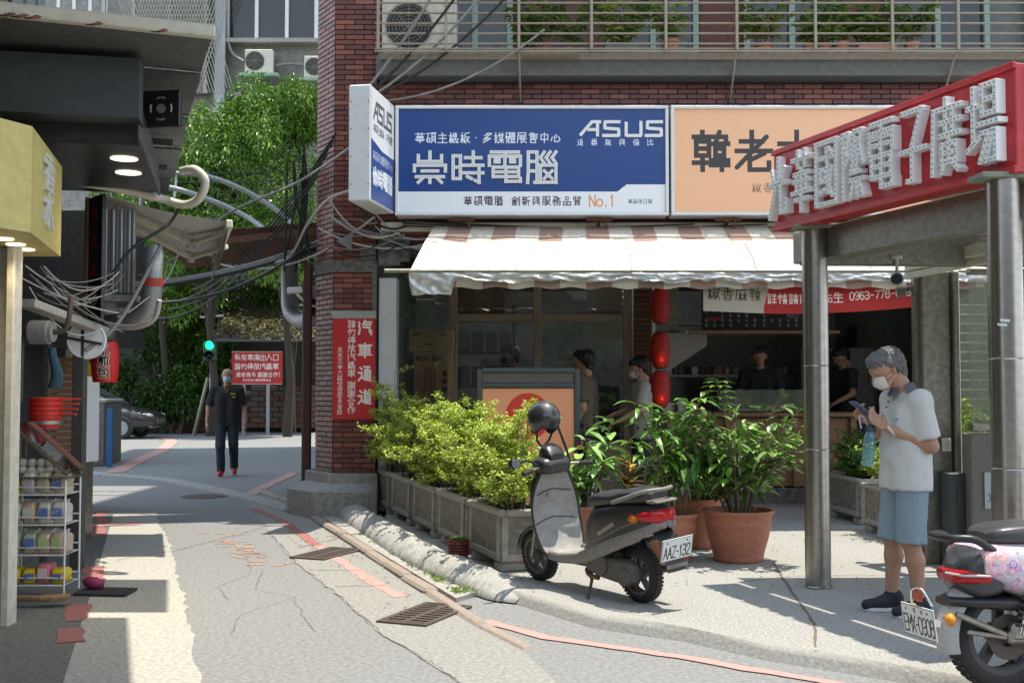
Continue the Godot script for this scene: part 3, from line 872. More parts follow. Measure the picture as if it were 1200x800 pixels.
	for i in kp.size() - 1:
		mb = MB.new()
		var a: Vector2 = kp[i]; var b: Vector2 = kp[i + 1]
		var dr := (b - a).normalized() * 0.006
		var hgt: float = R.randf_range(0.03, 0.042) if i < kp.size() - 4 else [0.03, 0.022, 0.014][i - kp.size() + 4]
		mb.bar(V(a.x + dr.x, hgt - 0.06, a.y + dr.y), V(b.x - dr.x, hgt - 0.06 + R.randf_range(-0.006, 0.006), b.y - dr.y), R.randf_range(0.10, 0.12), 0.12, 0.02)
		part("kerb_stone", mb, M.orange_kerb, kerb)
	# cement strip between kerb and ridge
	mb = MB.new()
	slab(mb, [Vector2(-2.6, 14.0), Vector2(-2.02, 12.29), Vector2(-1.15, 9.78), Vector2(-0.5, 7.96), Vector2(-0.37, 7.6), Vector2(-0.22, 7.9), Vector2(-0.4, 8.5), Vector2(-0.75, 9.5), Vector2(-1.25, 11.0), Vector2(-1.5, 13.2)], 0.032, 0.05)
	ground_part("verge", mb, M.cement)
	# rough poured cement ridge along the planters
	mb = MB.new()
	var cv := smooth_path([V(-1.88, 0, 13.0), V(-1.62, 0, 12.1), V(-1.27, 0, 11.0), V(-0.86, 0, 9.7), V(-0.55, 0, 8.85), V(-0.25, 0, 8.2), V(-0.02, 0, 7.78), V(0.1, 0, 7.58)], 42)
	rows = []
	nz.frequency = 3.0
	for i in cv.size():
		var s := float(i) / (cv.size() - 1)
		var dr: Vector3 = (cv[mini(i + 1, cv.size() - 1)] - cv[maxi(i - 1, 0)]).normalized()
		var side := Vector3(-dr.z, 0, dr.x)
		var h := 0.15 * smoothstep(0.0, 0.06, s) * (1.0 - 0.7 * smoothstep(0.7, 0.98, s))
		var w := 0.175 * smoothstep(-0.03, 0.05, s) * (1.0 - 0.5 * smoothstep(0.85, 1.0, s))
		var row := []
		for k in 13:
			var a := PI * k / 12.0
			var rr := 1.0 + nz.get_noise_2d(s * 26.0, k * 0.05) * 0.16 + nz.get_noise_2d(s * 60.0, k * 0.3) * 0.06 - 0.28 * pow(1.0 - absf(nz.get_noise_2d(s * 15.0 + k * 0.02 + 7.0, k * 0.035)), 9.0)
			row.append(cv[i] - side * cos(a) * w * (0.9 + 0.1 * rr) + Vector3(0, sin(a) * h * rr + 0.01, 0))
		rows.append(row)
	mb.sheet(rows)
	ground_part("cement_ridge", mb, M.kerb_white)
	# dry leaves blown along the kerb and under the plants
	mb = MB.new()
	for i in 170:
		var p := Vector2(-2.2, 12.3).lerp(Vector2(-0.35, 7.3), R.randf()) + Vector2(R.randf_range(-0.5, 0.06), 0) if i < 70 else Vector2(R.randf_range(-0.1, 2.6), R.randf_range(7.4, 10.5))
		var a := R.randf() * TAU
		mb.col = Color(0.10, 0.07, 0.03).lerp(Color(0.34, 0.26, 0.10), R.randf())
		mb.leaf(V(p.x, 0.012 if i < 70 else 0.082, p.y), Vector3(cos(a), 0.12, sin(a)).normalized(), Vector3(-sin(a), R.randf_range(-0.3, 0.3), cos(a)).normalized(), R.randf_range(0.02, 0.05), 0.018, 0.0)
	var dl := part("fallen_leaves", mb, M.leaf_soft, self)
	dl.set_meta("label", "dry brown leaves scattered along the kerb and the pavement")
	dl.set_meta("category", "leaves")
	stuff(dl)
	# weeds in the joint between kerb and ridge
	mb = MB.new()
	for i in 900:
		var s := pow(R.randf(), 0.7)
		var p := Vector2(-1.42, 11.0).lerp(Vector2(-0.28, 7.7), s)
		var clump := sin(s * 34.0) + sin(s * 61.0 + 1.0)
		if clump < 0.1:
			continue
		p += Vector2(R.randf_range(-0.09, 0.08), 0)
		var a := R.randf() * TAU
		var dd := Vector3(cos(a), R.randf_range(0.2, 1.2), sin(a)).normalized()
		mb.col = Color(0.12, 0.26, 0.03).lerp(Color(0.26, 0.36, 0.06), R.randf())
		mb.leaf(V(p.x, 0.032, p.y), dd, dd.cross(Vector3.UP).normalized(), R.randf_range(0.02, 0.06), 0.012)
	var wd := part("weeds", mb, M.leaf_soft, self)
	wd.set_meta("label", "small green weeds growing between the orange kerb and the cement ridge")
	wd.set_meta("category", "weeds")
	stuff(wd)

# houses and trees across the street, behind the photographer: the windows and the steel mirror them
func build_opposite_side() -> void:
	var t := thing("opposite_house", "plain grey row of shop houses across the street", "building", V(0, 0, -14.0))
	var mb := MB.new()
	mb.bx(Vector3(0, 3.6, 2.0), Vector3(34, 7.2, 4.0))
	part("wall", mb, M.old_wall, t)
	for i in 11:
		for y in [1.4, 5.2]:
			mb = MB.new()
			mb.bx(Vector3(-15 + i * 3.0, y, -0.02), Vector3(2.3, 2.2 if y < 3 else 1.7, 0.06), 0.02)
			part("window", mb, M.glass_dark, t)
	for i in 4:
		var tr := thing("street_tree", "leafy street tree across the street, number %d from its right end" % (i + 1), "tree", V(-9.0 + i * 5.5, 0, -11.5), 0.0, "trees across the street")
		mb = MB.new()
		mb.tube([Vector3(0, 0, 0), Vector3(0.1, 1.8, 0), Vector3(0, 3.5, 0)], [0.16, 0.13, 0.08], 8)
		part("trunk", mb, M.dark_bark, tr)
		mb = MB.new()
		for k in 12:
			leaves_in(mb, Vector3(R.randf_range(-1.4, 1.4), R.randf_range(2.4, 5.0), R.randf_range(-1, 1)), Vector3(0.9, 0.7, 0.9), 110, 0.2, 0.4, Color(0.04, 0.11, 0.015), Color(0.12, 0.24, 0.04))
		part("crown", mb, M.leaf_gloss, tr)

var brick_mesh: ArrayMesh
var brick_budget := 296

# courses of brick on a wall: o lower left corner, rx along the wall, n outward; those inside `single` (from, to along the wall, from, to in height) are parts of their own
func lay_bricks(parent: Node3D, o: Vector3, rx: Vector3, n: Vector3, w: float, h: float, single: Rect2) -> void:
	if brick_mesh == null:
		var mb := MB.new()
		mb.bx(Vector3.ZERO, Vector3(0.209, 0.048, 0.02), 0.003)
		brick_mesh = mb.mesh()
	var bs := Basis(rx, Vector3.UP, n)
	var rest := [[], [], [], []]
	var rows := int(h / 0.057)
	for r in rows:
		var s := -0.109 if r % 2 else 0.0
		while s < w - 0.03:
			var a := maxf(s, 0.0)
			var b := minf(s + 0.212, w)
			if b - a > 0.035:
				var k := R.randi() % 4
				var mid := Vector2((a + b) * 0.5, (r + 0.5) * 0.057)
				var x := Transform3D(bs * Basis.from_scale(Vector3((b - a - 0.005) / 0.209, 1, 1)), o + rx * mid.x + Vector3(0, mid.y, 0) + n * (0.002 + R.randf() * 0.003))
				if single.has_point(mid) and brick_budget > 0:
					brick_budget -= 1
					part("brick", brick_mesh, M.brick[k], parent, x)
				else:
					rest[k].append(x)
			s += 0.217
	for k in 4:
		if rest[k].size() == 0:
			continue
		var mm := MultiMesh.new()
		mm.transform_format = MultiMesh.TRANSFORM_3D
		mm.mesh = brick_mesh
		mm.instance_count = rest[k].size()
		for i in rest[k].size():
			mm.set_instance_transform(i, rest[k][i])
		var mi := MultiMeshInstance3D.new()
		mi.name = "brickwork"
		mi.multimesh = mm
		mi.material_override = M.brick[k]
		parent.add_child(mi, true)
		stuff(mi)

func prism_up(mb: MB, poly: Array, y0: float, y1: float) -> void:   # (x, d) outline standing from y0 to y1
	var p := PackedVector2Array()
	for q in poly:
		p.append(Vector2(q.x, q.y))
	# local x-y plane turned flat: local y becomes depth
	mb.prism(p, y1 - y0, Transform3D(Basis(Vector3(1, 0, 0), Vector3(0, 0, -1), Vector3(0, 1, 0)), Vector3(0, (y0 + y1) * 0.5, 0)))

func build_corner_building() -> void:
	var t := thing("corner_building", "red brick corner building with shops below and a caged balcony above", "building", V(-1.98, 0, 12.6))
	t.position = Vector3.ZERO
	var mb := MB.new()
	# corner pillar with a chamfered left face
	prism_up(mb, [Vector2(-1.98, 12.62), Vector2(-1.51, 12.62), Vector2(-1.51, 13.3), Vector2(-2.24, 13.3), Vector2(-2.24, 13.03)], 0.46, 20.0)
	var pillar := part("pillar", mb, M.mortar, t)
	lay_bricks(pillar, V(-1.98, 0.48, 12.62), Vector3(1, 0, 0), Vector3(0, 0, 1), 0.47, 7.1, Rect2(0, 0, 1, 3.4))
	var ch := V(-1.98, 0, 12.62) - V(-2.24, 0, 13.03)
	lay_bricks(pillar, V(-2.24, 0.48, 13.03), ch.normalized(), Vector3(-ch.z, 0, ch.x).normalized() * -1.0 if Vector3(-ch.z, 0, ch.x).z < 0 else Vector3(-ch.z, 0, ch.x).normalized(), ch.length(), 7.1, Rect2(0, 0, 0, 0))
	# plinth in two steps with a sloped shoulder
	mb = MB.new()
	prism_up(mb, [Vector2(-2.16, 12.42), Vector2(-1.47, 12.42), Vector2(-1.47, 13.3), Vector2(-2.55, 13.3), Vector2(-2.55, 12.95)], -0.02, 0.29)
	prism_up(mb, [Vector2(-2.05, 12.54), Vector2(-1.48, 12.54), Vector2(-1.48, 13.3), Vector2(-2.36, 13.3), Vector2(-2.36, 13.0)], 0.38, 0.485)
	var lo := [Vector2(-2.16, 12.42), Vector2(-1.47, 12.42), Vector2(-1.47, 13.3), Vector2(-2.55, 13.3), Vector2(-2.55, 12.95)]
	var hi := [Vector2(-2.05, 12.54), Vector2(-1.48, 12.54), Vector2(-1.48, 13.3), Vector2(-2.36, 13.3), Vector2(-2.36, 13.0)]
	for i in 5:
		var j := (i + 1) % 5
		mb.quad_out(V(lo[i].x, 0.29, lo[i].y), V(lo[j].x, 0.29, lo[j].y), V(hi[j].x, 0.38, hi[j].y), V(hi[i].x, 0.38, hi[i].y), V((lo[i].x + lo[j].x) * 0.5 + 1.95, 0.1, (lo[i].y + lo[j].y) * 0.5 - 12.95))
	part("plinth", mb, M.cement, t)
	# cement patches left on the pillar
	mb = MB.new()
	prism_up(mb, [Vector2(-1.99, 12.585), Vector2(-1.5, 12.585), Vector2(-1.5, 12.7), Vector2(-2.26, 13.12), Vector2(-2.275, 13.02)], 2.71, 2.84)
	mb.bx(V(-1.6, 2.93, 12.6), Vector3(0.17, 0.17, 0.03))
	mb.bx(V(-1.53, 2.46, 12.603), Vector3(0.05, 0.5, 0.03))
	part("cement_patch", mb, M.dark_cement, t)
	mb = MB.new()
	mb.bx(V(-1.755, 2.235, 12.585), Vector3(0.5, 0.085, 0.035), 0.004)
	part("board", mb, M.cream_concrete, t)
	# white shutter pilaster beside the pillar
	mb = MB.new()
	mb.bx(V(-1.395, 1.36, 12.86), Vector3(0.2, 2.6, 0.3), 0.008)
	part("pilaster", mb, M.white_metal, t)
	# brick spandrel behind the signs
	mb = MB.new()
	mb.bx(V(3.245, 3.95, 12.78), Vector3(9.5, 1.8, 0.3))
	var span := part("spandrel", mb, M.mortar, t)
	lay_bricks(span, V(-1.505, 3.06, 12.63), Vector3(1, 0, 0), Vector3(0, 0, 1), 9.4, 1.77, Rect2(0, 1.42, 5.6, 0.4))
	lay_bricks(span, V(-1.505, 4.88, 12.63), Vector3(1, 0, 0), Vector3(0, 0, 1), 0.06, 2.4, Rect2(0, 0, 0, 0))
	# side and rear walls, ceilings: they close the shops and shade the lane
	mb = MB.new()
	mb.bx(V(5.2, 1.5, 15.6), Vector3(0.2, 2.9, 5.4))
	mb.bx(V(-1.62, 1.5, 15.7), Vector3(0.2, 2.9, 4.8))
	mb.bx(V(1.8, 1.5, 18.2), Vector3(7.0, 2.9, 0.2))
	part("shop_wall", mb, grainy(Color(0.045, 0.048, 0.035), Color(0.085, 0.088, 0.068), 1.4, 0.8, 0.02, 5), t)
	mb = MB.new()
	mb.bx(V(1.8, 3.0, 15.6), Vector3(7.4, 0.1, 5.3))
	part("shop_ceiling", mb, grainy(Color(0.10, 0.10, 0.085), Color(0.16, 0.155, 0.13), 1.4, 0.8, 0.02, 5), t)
	mb = MB.new()
	mb.bx(V(3.0, 11.5, 16.3), Vector3(9.2, 16.9, 4.8))
	var up := part("upper_floor", mb, M.grey_paint, t)
	up.position = Vector3(0, 0, 0)
	mb = MB.new()
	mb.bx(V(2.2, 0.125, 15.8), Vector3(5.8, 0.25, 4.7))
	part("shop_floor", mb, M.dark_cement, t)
	# tall block set back behind the corner
	mb = MB.new()
	prism_up(mb, [Vector2(-2.7, 17.9), Vector2(9.0, 17.9), Vector2(9.0, 28.0), Vector2(-4.4, 28.0)], 0.0, 25.0)
	part("rear_block", mb, M.old_wall, t)
	# balcony slab edge
	mb = MB.new()
	mb.bx(V(3.14, 4.965, 13.1), Vector3(9.26, 0.23, 1.5), 0.01)
	part("balcony_slab", mb, M.grey_paint, t)
	mb = MB.new()
	mb.bx(V(3.0, 7.7, 13.1), Vector3(9.2, 0.2, 1.5))
	part("balcony_roof", mb, M.grey_paint, t)
	# back wall of the balcony with green framed windows
	var bw := grainy(Color(0.10, 0.04, 0.03), Color(0.16, 0.07, 0.05), 0.8, 0.8)
	for x in [-1.2, 0.3, 0.9, 2.55, 4.3, 6.6]:
		mb = MB.new()
		mb.bx(V(x, 6.0, 13.8), Vector3(0.5, 2.0, 0.06))
		part("balcony_wall", mb, bw, t)
	for w in [[-0.45, 0.85], [1.72, 1.05], [3.42, 1.1], [5.2, 1.2]]:
		mb = MB.new()
		for s in [-1.0, 0.0, 1.0]:
			mb.bx(V(w[0] + s * w[1] * 0.5, 6.0, 13.74), Vector3(0.07, 2.0, 0.08), 0.004)
		for y in [5.14, 5.5, 6.9]:
			mb.bx(V(w[0], y, 13.74), Vector3(w[1], 0.07, 0.075), 0.004)
		var fr := part("window", mb, M.green_frame, t)
		mb = MB.new()
		mb.bx(V(w[0], 6.0, 13.77), Vector3(w[1], 1.8, 0.01))
		part("pane", mb, M.glass_dark, fr)

	# red notice on the pillar
	var img := board_image(256, 620, Color(0.76, 0.16, 0.17))
	ink(img, "汽車通道", 158, 14, 84, Color(0.93, 0.9, 0.87), 0.145, 1.7, true)
	ink(img, "請勿停放汽機車", 92, 12, 44, Color(0.93, 0.9, 0.87), 0.12, 1.16, true, 1.0)
	ink(img, "謝謝合作", 92, 390, 44, Color(0.93, 0.9, 0.87), 0.12, 1.16, true, 1.0)
	ink(img, "來來忠孝大樓管理委員會啟", 28, 180, 30, Color(0.9, 0.86, 0.83), 0.11, 1.16, true, 1.0)
	speckle(img, 0.5, 500)
	var s := thing("pillar_sign", "tall red notice with white columns of writing on the brick pillar", "sign", V(-1.75, 1.64, 12.575))
	mb = MB.new()
	mb.bx(Vector3(0, 0, -0.012), Vector3(0.47, 1.12, 0.02), 0.002)
	part("board", mb, plain(Color(0.4, 0.03, 0.03), 0.6), s)
	mb = MB.new()
	mb.quad(Vector3(-0.23, -0.555, 0.001), Vector3(0.23, -0.555, 0.001), Vector3(0.23, 0.555, 0.001), Vector3(-0.23, 0.555, 0.001))
	part("print", mb, printed(img, 0.5), s)

func build_balcony() -> void:
	# steel window cage
	var g := thing("balcony_grille", "rusty steel cage of horizontal bars along the upper balcony", "grille", V(1.7, 5.08, 12.2))
	g.position = Vector3.ZERO
	var bar := MB.new()
	bar.cyl(Vector3(-4.7, 0, 0), Vector3(4.7, 0, 0), 0.011, 0.011, 6)
	var bm := bar.mesh()
	var paint := grainy(Color(0.20, 0.16, 0.12), Color(0.42, 0.38, 0.32), 0.4, 0.7, 0.03, 5)
	for i in 9:
		part("bar", bm, paint, g, V(3.22, 5.125 + i * 0.111, 12.1))
	for y in [5.06, 5.09]:
		part("rail", bm, paint, g, V(3.22, y - 0.02, 12.1 - (5.09 - y) * 0.5))
	for x in [-1.44, -0.71, 0.074, 0.855, 1.655, 2.418, 3.264, 4.091, 4.8, 5.6]:
		var mb := MB.new()
		mb.bx(V(x, 5.6, 12.075), Vector3(0.03, 1.1, 0.03), 0.003)
		part("post", mb, paint, g)
	for x in [0.074, 2.418, 4.79]:
		var mb := MB.new()
		mb.cyl(V(x, 5.07, 12.1), V(x + 0.02, 4.62, 12.6), 0.013, 0.013, 6)
		part("strut", mb, paint, g)
	var mb := MB.new()
	for i in 5:
		mb.bar(V(-1.44, 5.03, 12.14 + i * 0.05), V(6.5, 5.03, 12.14 + i * 0.05), 0.02, 0.014)
	part("floor_bars", mb, paint, g)
	# boards laid on the cage floor
	mb = MB.new()
	mb.bx(V(0.42, 5.055, 12.28), Vector3(0.62, 0.02, 0.25), 0.003)
	solo("plank", "pale wooden plank lying on the balcony cage floor under red pots", "plank", mb, M.cream_concrete)
	# air conditioner
	ac_unit(V(-1.02, 5.06, 12.5), 0.0, 0.82, 0.62, "large dusty air conditioner outdoor unit inside the balcony cage")
	# potted plants on the balcony
	var pots := [[0.17, 0.1, 0.09, 0, 0.35, "second"], [0.36, 0.13, 0.13, 0, 0.4, ""], [0.62, 0.13, 0.12, 0, 0.45, ""], [1.2, 0.36, 0.14, 1, 0.4, ""], [1.75, 0.2, 0.2, 2, 0.38, ""], [2.78, 0.19, 0.16, 2, 0.42, ""], [3.28, 0.13, 0.15, 2, 0.34, ""], [3.45, 0.14, 0.15, 2, 0.36, ""], [3.64, 0.17, 0.18, 2, 0.3, ""], [4.02, 0.42, 0.17, 3, 0.26, ""], [4.42, 0.16, 0.18, 2, 0.4, ""]]
	var says := ["narrow red pot with a thin leafy plant at the left of the balcony", "red plastic pot with trailing green leaves on the pale plank", "second red pot on the pale plank with broad upright leaves",
		"long grey trough with a spreading yellow green fern on the balcony", "large red pot with drooping leaves right of the grey trough", "terracotta pot with orange tinged foliage in the middle of the balcony",
		"small terracotta pot left of a pair on the balcony ledge", "middle small terracotta pot beside the pink trough", "taller terracotta pot touching the pink trough", "long pink clay trough with sparse stems on the balcony", "terracotta pot with white stems right of the pink trough"]
	var pm := [grainy(Color(0.26, 0.05, 0.04), Color(0.34, 0.09, 0.07), 0.4, 0.6), M.grey_paint, M.terracotta, grainy(Color(0.36, 0.14, 0.10), Color(0.44, 0.2, 0.15), 0.4, 0.7)]
	for i in pots.size():
		var p: Array = pots[i]
		var t := thing("balcony_plant", says[i], "potted plant", V(p[0], 5.05, 12.42), 0.0, "potted plants on the balcony")
		var pb := MB.new()
		if p[1] > 0.3:
			pb.bx(Vector3(0, p[2] * 0.5, 0), Vector3(p[1], p[2], 0.16), 0.012)
		else:
			pb.lathe([Vector2(0, 0), Vector2(p[1] * 0.36, 0), Vector2(p[1] * 0.48, p[2] * 0.85), Vector2(p[1] * 0.55, p[2] * 0.85), Vector2(p[1] * 0.55, p[2]), Vector2(p[1] * 0.46, p[2]), Vector2(p[1] * 0.44, p[2] * 0.9), Vector2(0, p[2] * 0.9)], Transform3D(), 14)
		part("pot", pb, pm[p[3]], t)
		var fb := MB.new()
		var sb := MB.new()
		var stems := 10 if p[1] < 0.3 else 22
		for k in stems:
			var a := R.randf() * TAU
			var lean := Vector3(cos(a) * 0.5, R.randf_range(0.7, 1.2), sin(a) * 0.4).normalized()
			var base := Vector3(R.randf_range(-0.3, 0.3) * p[1], p[2] * 0.9, R.randf_range(-0.03, 0.03))
			var hgt: float = p[4] * R.randf_range(0.7, 1.9)
			sb.cyl(base, base + lean * hgt, 0.005, 0.003, 4, false)
			for q in 22:
				var pos := base + lean * hgt * R.randf_range(0.25, 1.05)
				var b := R.randf() * TAU
				var dd := Vector3(cos(b), R.randf_range(-0.3, 0.7), sin(b)).normalized()
				fb.col = Color(0.05, 0.12, 0.025).lerp(Color(0.26, 0.32, 0.05), R.randf() * (0.9 if i in [3, 4] else 0.5))
				if i == 5 and R.randf() < 0.2:
					fb.col = Color(0.4, 0.2, 0.03)
				fb.leaf(pos, dd, dd.cross(Vector3.UP).normalized(), R.randf_range(0.07, 0.17), R.randf_range(0.025, 0.05), 0.3)
		part("stems", sb, M.bark, t)
		part("leaves", fb, M.leaf_soft, t)

func ac_unit(at: Vector3, turn: float, w: float, h: float, label: String) -> Node3D:
	var t := thing("air_conditioner", label, "air conditioner", at, turn, "air conditioner outdoor units")
	var mb := MB.new()
	mb.bx(Vector3(0, h * 0.5 + 0.03, 0), Vector3(w, h, 0.3), 0.02)
	for s in [-1.0, 1.0]:
		mb.bx(Vector3(s * w * 0.35, 0.015, 0), Vector3(0.06, 0.03, 0.3))
	part("casing", mb, M.cream_metal, t)
	mb = MB.new()
	var c := Vector3(-w * 0.14, h * 0.5 + 0.03, 0.152)
	mb.cyl(c, c + Vector3(0, 0, 0.004), h * 0.4, h * 0.4, 24)
	part("fan_opening", mb, M.dark_wall, t)
	mb = MB.new()
	for i in 7:
		var rr := h * 0.06 * (i + 1)
		var ring := []
		for k in 21:
			ring.append(c + Vector3(cos(TAU * k / 20.0) * rr, sin(TAU * k / 20.0) * rr, 0.012))
		mb.tube(ring, 0.004, 4, false)
	for k in 8:
		var a := TAU * k / 8.0
		mb.bar(c + Vector3(0, 0, 0.012), c + Vector3(cos(a), sin(a), 0) * h * 0.42 + Vector3(0, 0, 0.012), 0.006, 0.006)
	part("fan_guard", mb, M.dull_steel, t)
	return t

func build_shop_signs() -> void:
	# blue computer shop sign
	var t := thing("shop_sign", "long blue lightbox sign with white lettering over the striped awning", "sign", V(0.215, 3.88, 12.2))
	var mb := MB.new()
	mb.bx(Vector3(0, 0, -0.14), Vector3(2.95, 1.19, 0.24), 0.01)
	part("box", mb, M.white_metal, t)
	mb = MB.new()
	for s in [-1.0, 1.0]:
		mb.bx(Vector3(0, s * 0.58, -0.004), Vector3(2.956, 0.034, 0.05), 0.006)
		mb.bx(Vector3(s * 1.46, 0, -0.004), Vector3(0.034, 1.126, 0.05), 0.006)
	part("frame", mb, M.white_metal, t)
	var blue := Color(0.07, 0.24, 0.50)
	var white := Color(0.90, 0.91, 0.92)
	var img := board_image(1440, 566, blue)
	img.fill_rect(Rect2i(0, 452, 1440, 114), white)
	for i in 50:
		img.fill_rect(Rect2i(1180 + i, 452 - int(i * 0.8), 260, 2), white)
	img.fill_rect(Rect2i(1226, 414, 214, 40), white)
	ink(img, "華碩主機板·多媒體展售中心", 92, 132, 54, white, 0.1, 1.13)
	ink(img, "追尋無與倫比", 965, 166, 34, white, 0.1, 2.22)
	ink(img, "華碩電腦", 355, 480, 46, Color(0.16, 0.16, 0.2), 0.11, 1.2)
	ink(img, "創新與服務品質", 612, 480, 46, Color(0.16, 0.16, 0.2), 0.11, 1.2)
	ink(img, "No.1", 1030, 472, 60, Color(0.86, 0.6, 0.35), 0.14)
	ink(img, "華爾街日報", 1238, 494, 24, Color(0.2, 0.2, 0.24), 0.1, 1.12)
	speckle(img, 0.25, 900)
	mb = MB.new()
	mb.quad(Vector3(-1.445, -0.565, -0.006), Vector3(1.445, -0.565, -0.006), Vector3(1.445, 0.565, -0.006), Vector3(-1.445, 0.565, -0.006))
	part("face", mb, printed(img, 0.35), t)
	var lw := plain(Color(0.74, 0.74, 0.73), 0.5)
	var dot := plain(Color(0.36, 0.38, 0.38), 0.4)
	var k := 0
	for ch in "崇時電腦":
		letter(t, ch, Transform3D(Basis(), Vector3(-1.27 + k * 0.405, -0.24, -0.006)), Vector2(0.335, 0.33), 0.036, 0.014, lw, dot, 0.022)
		k += 1
	# maker's mark: slanted A and three block letters
	var logo := [[[0.0, 0.0, 0.13, 0.15], [0.13, 0.15, 0.22, 0.15], [0.19, 0.15, 0.19, 0.0], [0.08, 0.065, 0.19, 0.065]],
		[[0.44, 0.15, 0.27, 0.15], [0.27, 0.15, 0.27, 0.08], [0.27, 0.08, 0.42, 0.07], [0.42, 0.07, 0.42, 0.0], [0.42, 0.0, 0.25, 0.0]],
		[[0.50, 0.15, 0.50, 0.0], [0.50, 0.0, 0.66, 0.0], [0.66, 0.0, 0.66, 0.15]],
		[[0.90, 0.15, 0.73, 0.15], [0.73, 0.15, 0.73, 0.08], [0.73, 0.08, 0.88, 0.07], [0.88, 0.07, 0.88, 0.0], [0.88, 0.0, 0.71, 0.0]]]
	for l in logo:
		mb = MB.new()
		var i := 0
		for q in l:
			var a := Vector3(q[0], q[1], 0) + Vector3(0.52, 0.27, 0)
			var b := Vector3(q[2], q[3], 0) + Vector3(0.52, 0.27, 0)
			mb.bar(a, b + (b - a).normalized() * 0.01, 0.012 + i * 0.001, 0.034, 0.002, Vector3(0, 0, 1).cross(b - a).normalized())
			i += 1
		part("letter", mb, lw, t)

	# orange restaurant sign
	t = thing("shop_sign", "salmon orange sign with bold dark lettering beside the blue sign", "sign", V(3.15, 3.88, 12.2))
	mb = MB.new()
	mb.bx(Vector3(0, 0, -0.14), Vector3(2.86, 1.19, 0.24), 0.01)
	part("box", mb, M.white_metal, t)
	mb = MB.new()
	for s in [-1.0, 1.0]:
		mb.bx(Vector3(0, s * 0.58, -0.004), Vector3(2.866, 0.034, 0.05), 0.006)
		mb.bx(Vector3(s * 1.415, 0, -0.004), Vector3(0.034, 1.126, 0.05), 0.006)
	part("frame", mb, M.white_metal, t)
	img = board_image(1400, 566, Color(0.93, 0.72, 0.56))
	ink(img, "韓老大", 110, 128, 205, Color(0.22, 0.2, 0.2), 0.125, 1.13)
	ink(img, "椒香麻辣", 425, 408, 48, Color(0.42, 0.3, 0.25), 0.07, 1.25)
	speckle(img, 0.15, 700)
	mb = MB.new()
	mb.quad(Vector3(-1.4, -0.565, -0.006), Vector3(1.4, -0.565, -0.006), Vector3(1.4, 0.565, -0.006), Vector3(-1.4, 0.565, -0.006))
	part("face", mb, printed(img, 0.4), t)

	# sign that sticks out from the corner
	var a := V(-1.42, 0, 11.33)
	var b := V(-1.275, 0, 12.2)
	var dirn := (b - a).normalized()
	t = thing("projecting_sign", "white and blue box sign projecting from the corner beside the long blue sign", "sign", (a + b) * 0.5 + Vector3(0, 3.89, 0), atan2(dirn.x, dirn.z) - PI / 2)
	# local x runs from the near end to the wall; the printed face looks along +z
	mb = MB.new()
	mb.bx(Vector3(0, 0, -0.115), Vector3(0.885, 1.18, 0.23), 0.012)
	part("box", mb, M.white_metal, t)
	img = board_image(420, 566, Color(0.88, 0.89, 0.89))
	img.fill_rect(Rect2i(0, 290, 420, 276), Color(0.15, 0.27, 0.52))
	for i in 200:
		img.fill_rect(Rect2i(i, 290 - int((200 - i) * 0.16), 2, 40), Color(0.15, 0.27, 0.52))
	for l in logo:
		for q in l:
			draw_line(img, Vector2(40 + q[0] * 370, 150 - q[1] * 560), Vector2(40 + q[2] * 370, 150 - q[3] * 560), 20, Color(0.36, 0.36, 0.37))
	ink(img, "華碩主機板·多媒體", 38, 178, 40, Color(0.35, 0.35, 0.37), 0.12, 0.98)
	ink(img, "華碩多媒體展售中心", 30, 315, 44, Color(0.7, 0.74, 0.8), 0.1, 0.92)
	ink(img, "崇時電腦", 36, 395, 86, Color(0.88, 0.89, 0.9), 0.16, 1.06)
	mb = MB.new()
	mb.quad(Vector3(-0.425, -0.57, 0.002), Vector3(0.425, -0.57, 0.002), Vector3(0.425, 0.57, 0.002), Vector3(-0.425, 0.57, 0.002))
	part("face", mb, printed(img, 0.4), t)
	for i in 4:
		for s in [-1.0, 1.0]:
			mb = MB.new()
			mb.cyl(Vector3(-0.4425, -0.42 + i * 0.28, -0.115 + s * 0.09), Vector3(-0.447, -0.42 + i * 0.28, -0.115 + s * 0.09), 0.008, 0.008, 6)
			part("screw", mb, M.dull_steel, t)

	# brackets that carry the signs
	for x in [-0.55, 0.95, 2.35, 3.8]:
		mb = MB.new()
		mb.bar(V(x - 0.14, 3.255, 12.33), V(x + 0.14, 3.255, 12.33), 0.04, 0.03)
		mb.bar(V(x, 3.24, 12.33), V(x, 3.16, 12.6), 0.03, 0.03)
		mb.cyl(V(x + 0.07, 3.25, 12.3), V(x + 0.09, 3.12, 12.3), 0.012, 0.01, 6)
		var o := part("sign_bracket", mb, M.rust, self)
		tag(o, "small rusty bracket under the blue and orange signs", "bracket", "brackets under the shop signs")
	# pale channel below the signs
	mb = MB.new()
	mb.bx(V(1.7, 3.2, 12.53), Vector3(6.3, 0.1, 0.1), 0.01)
	solo("awning_channel", "long pale metal channel between the shop signs and the awning", "channel", mb, M.cream_metal)

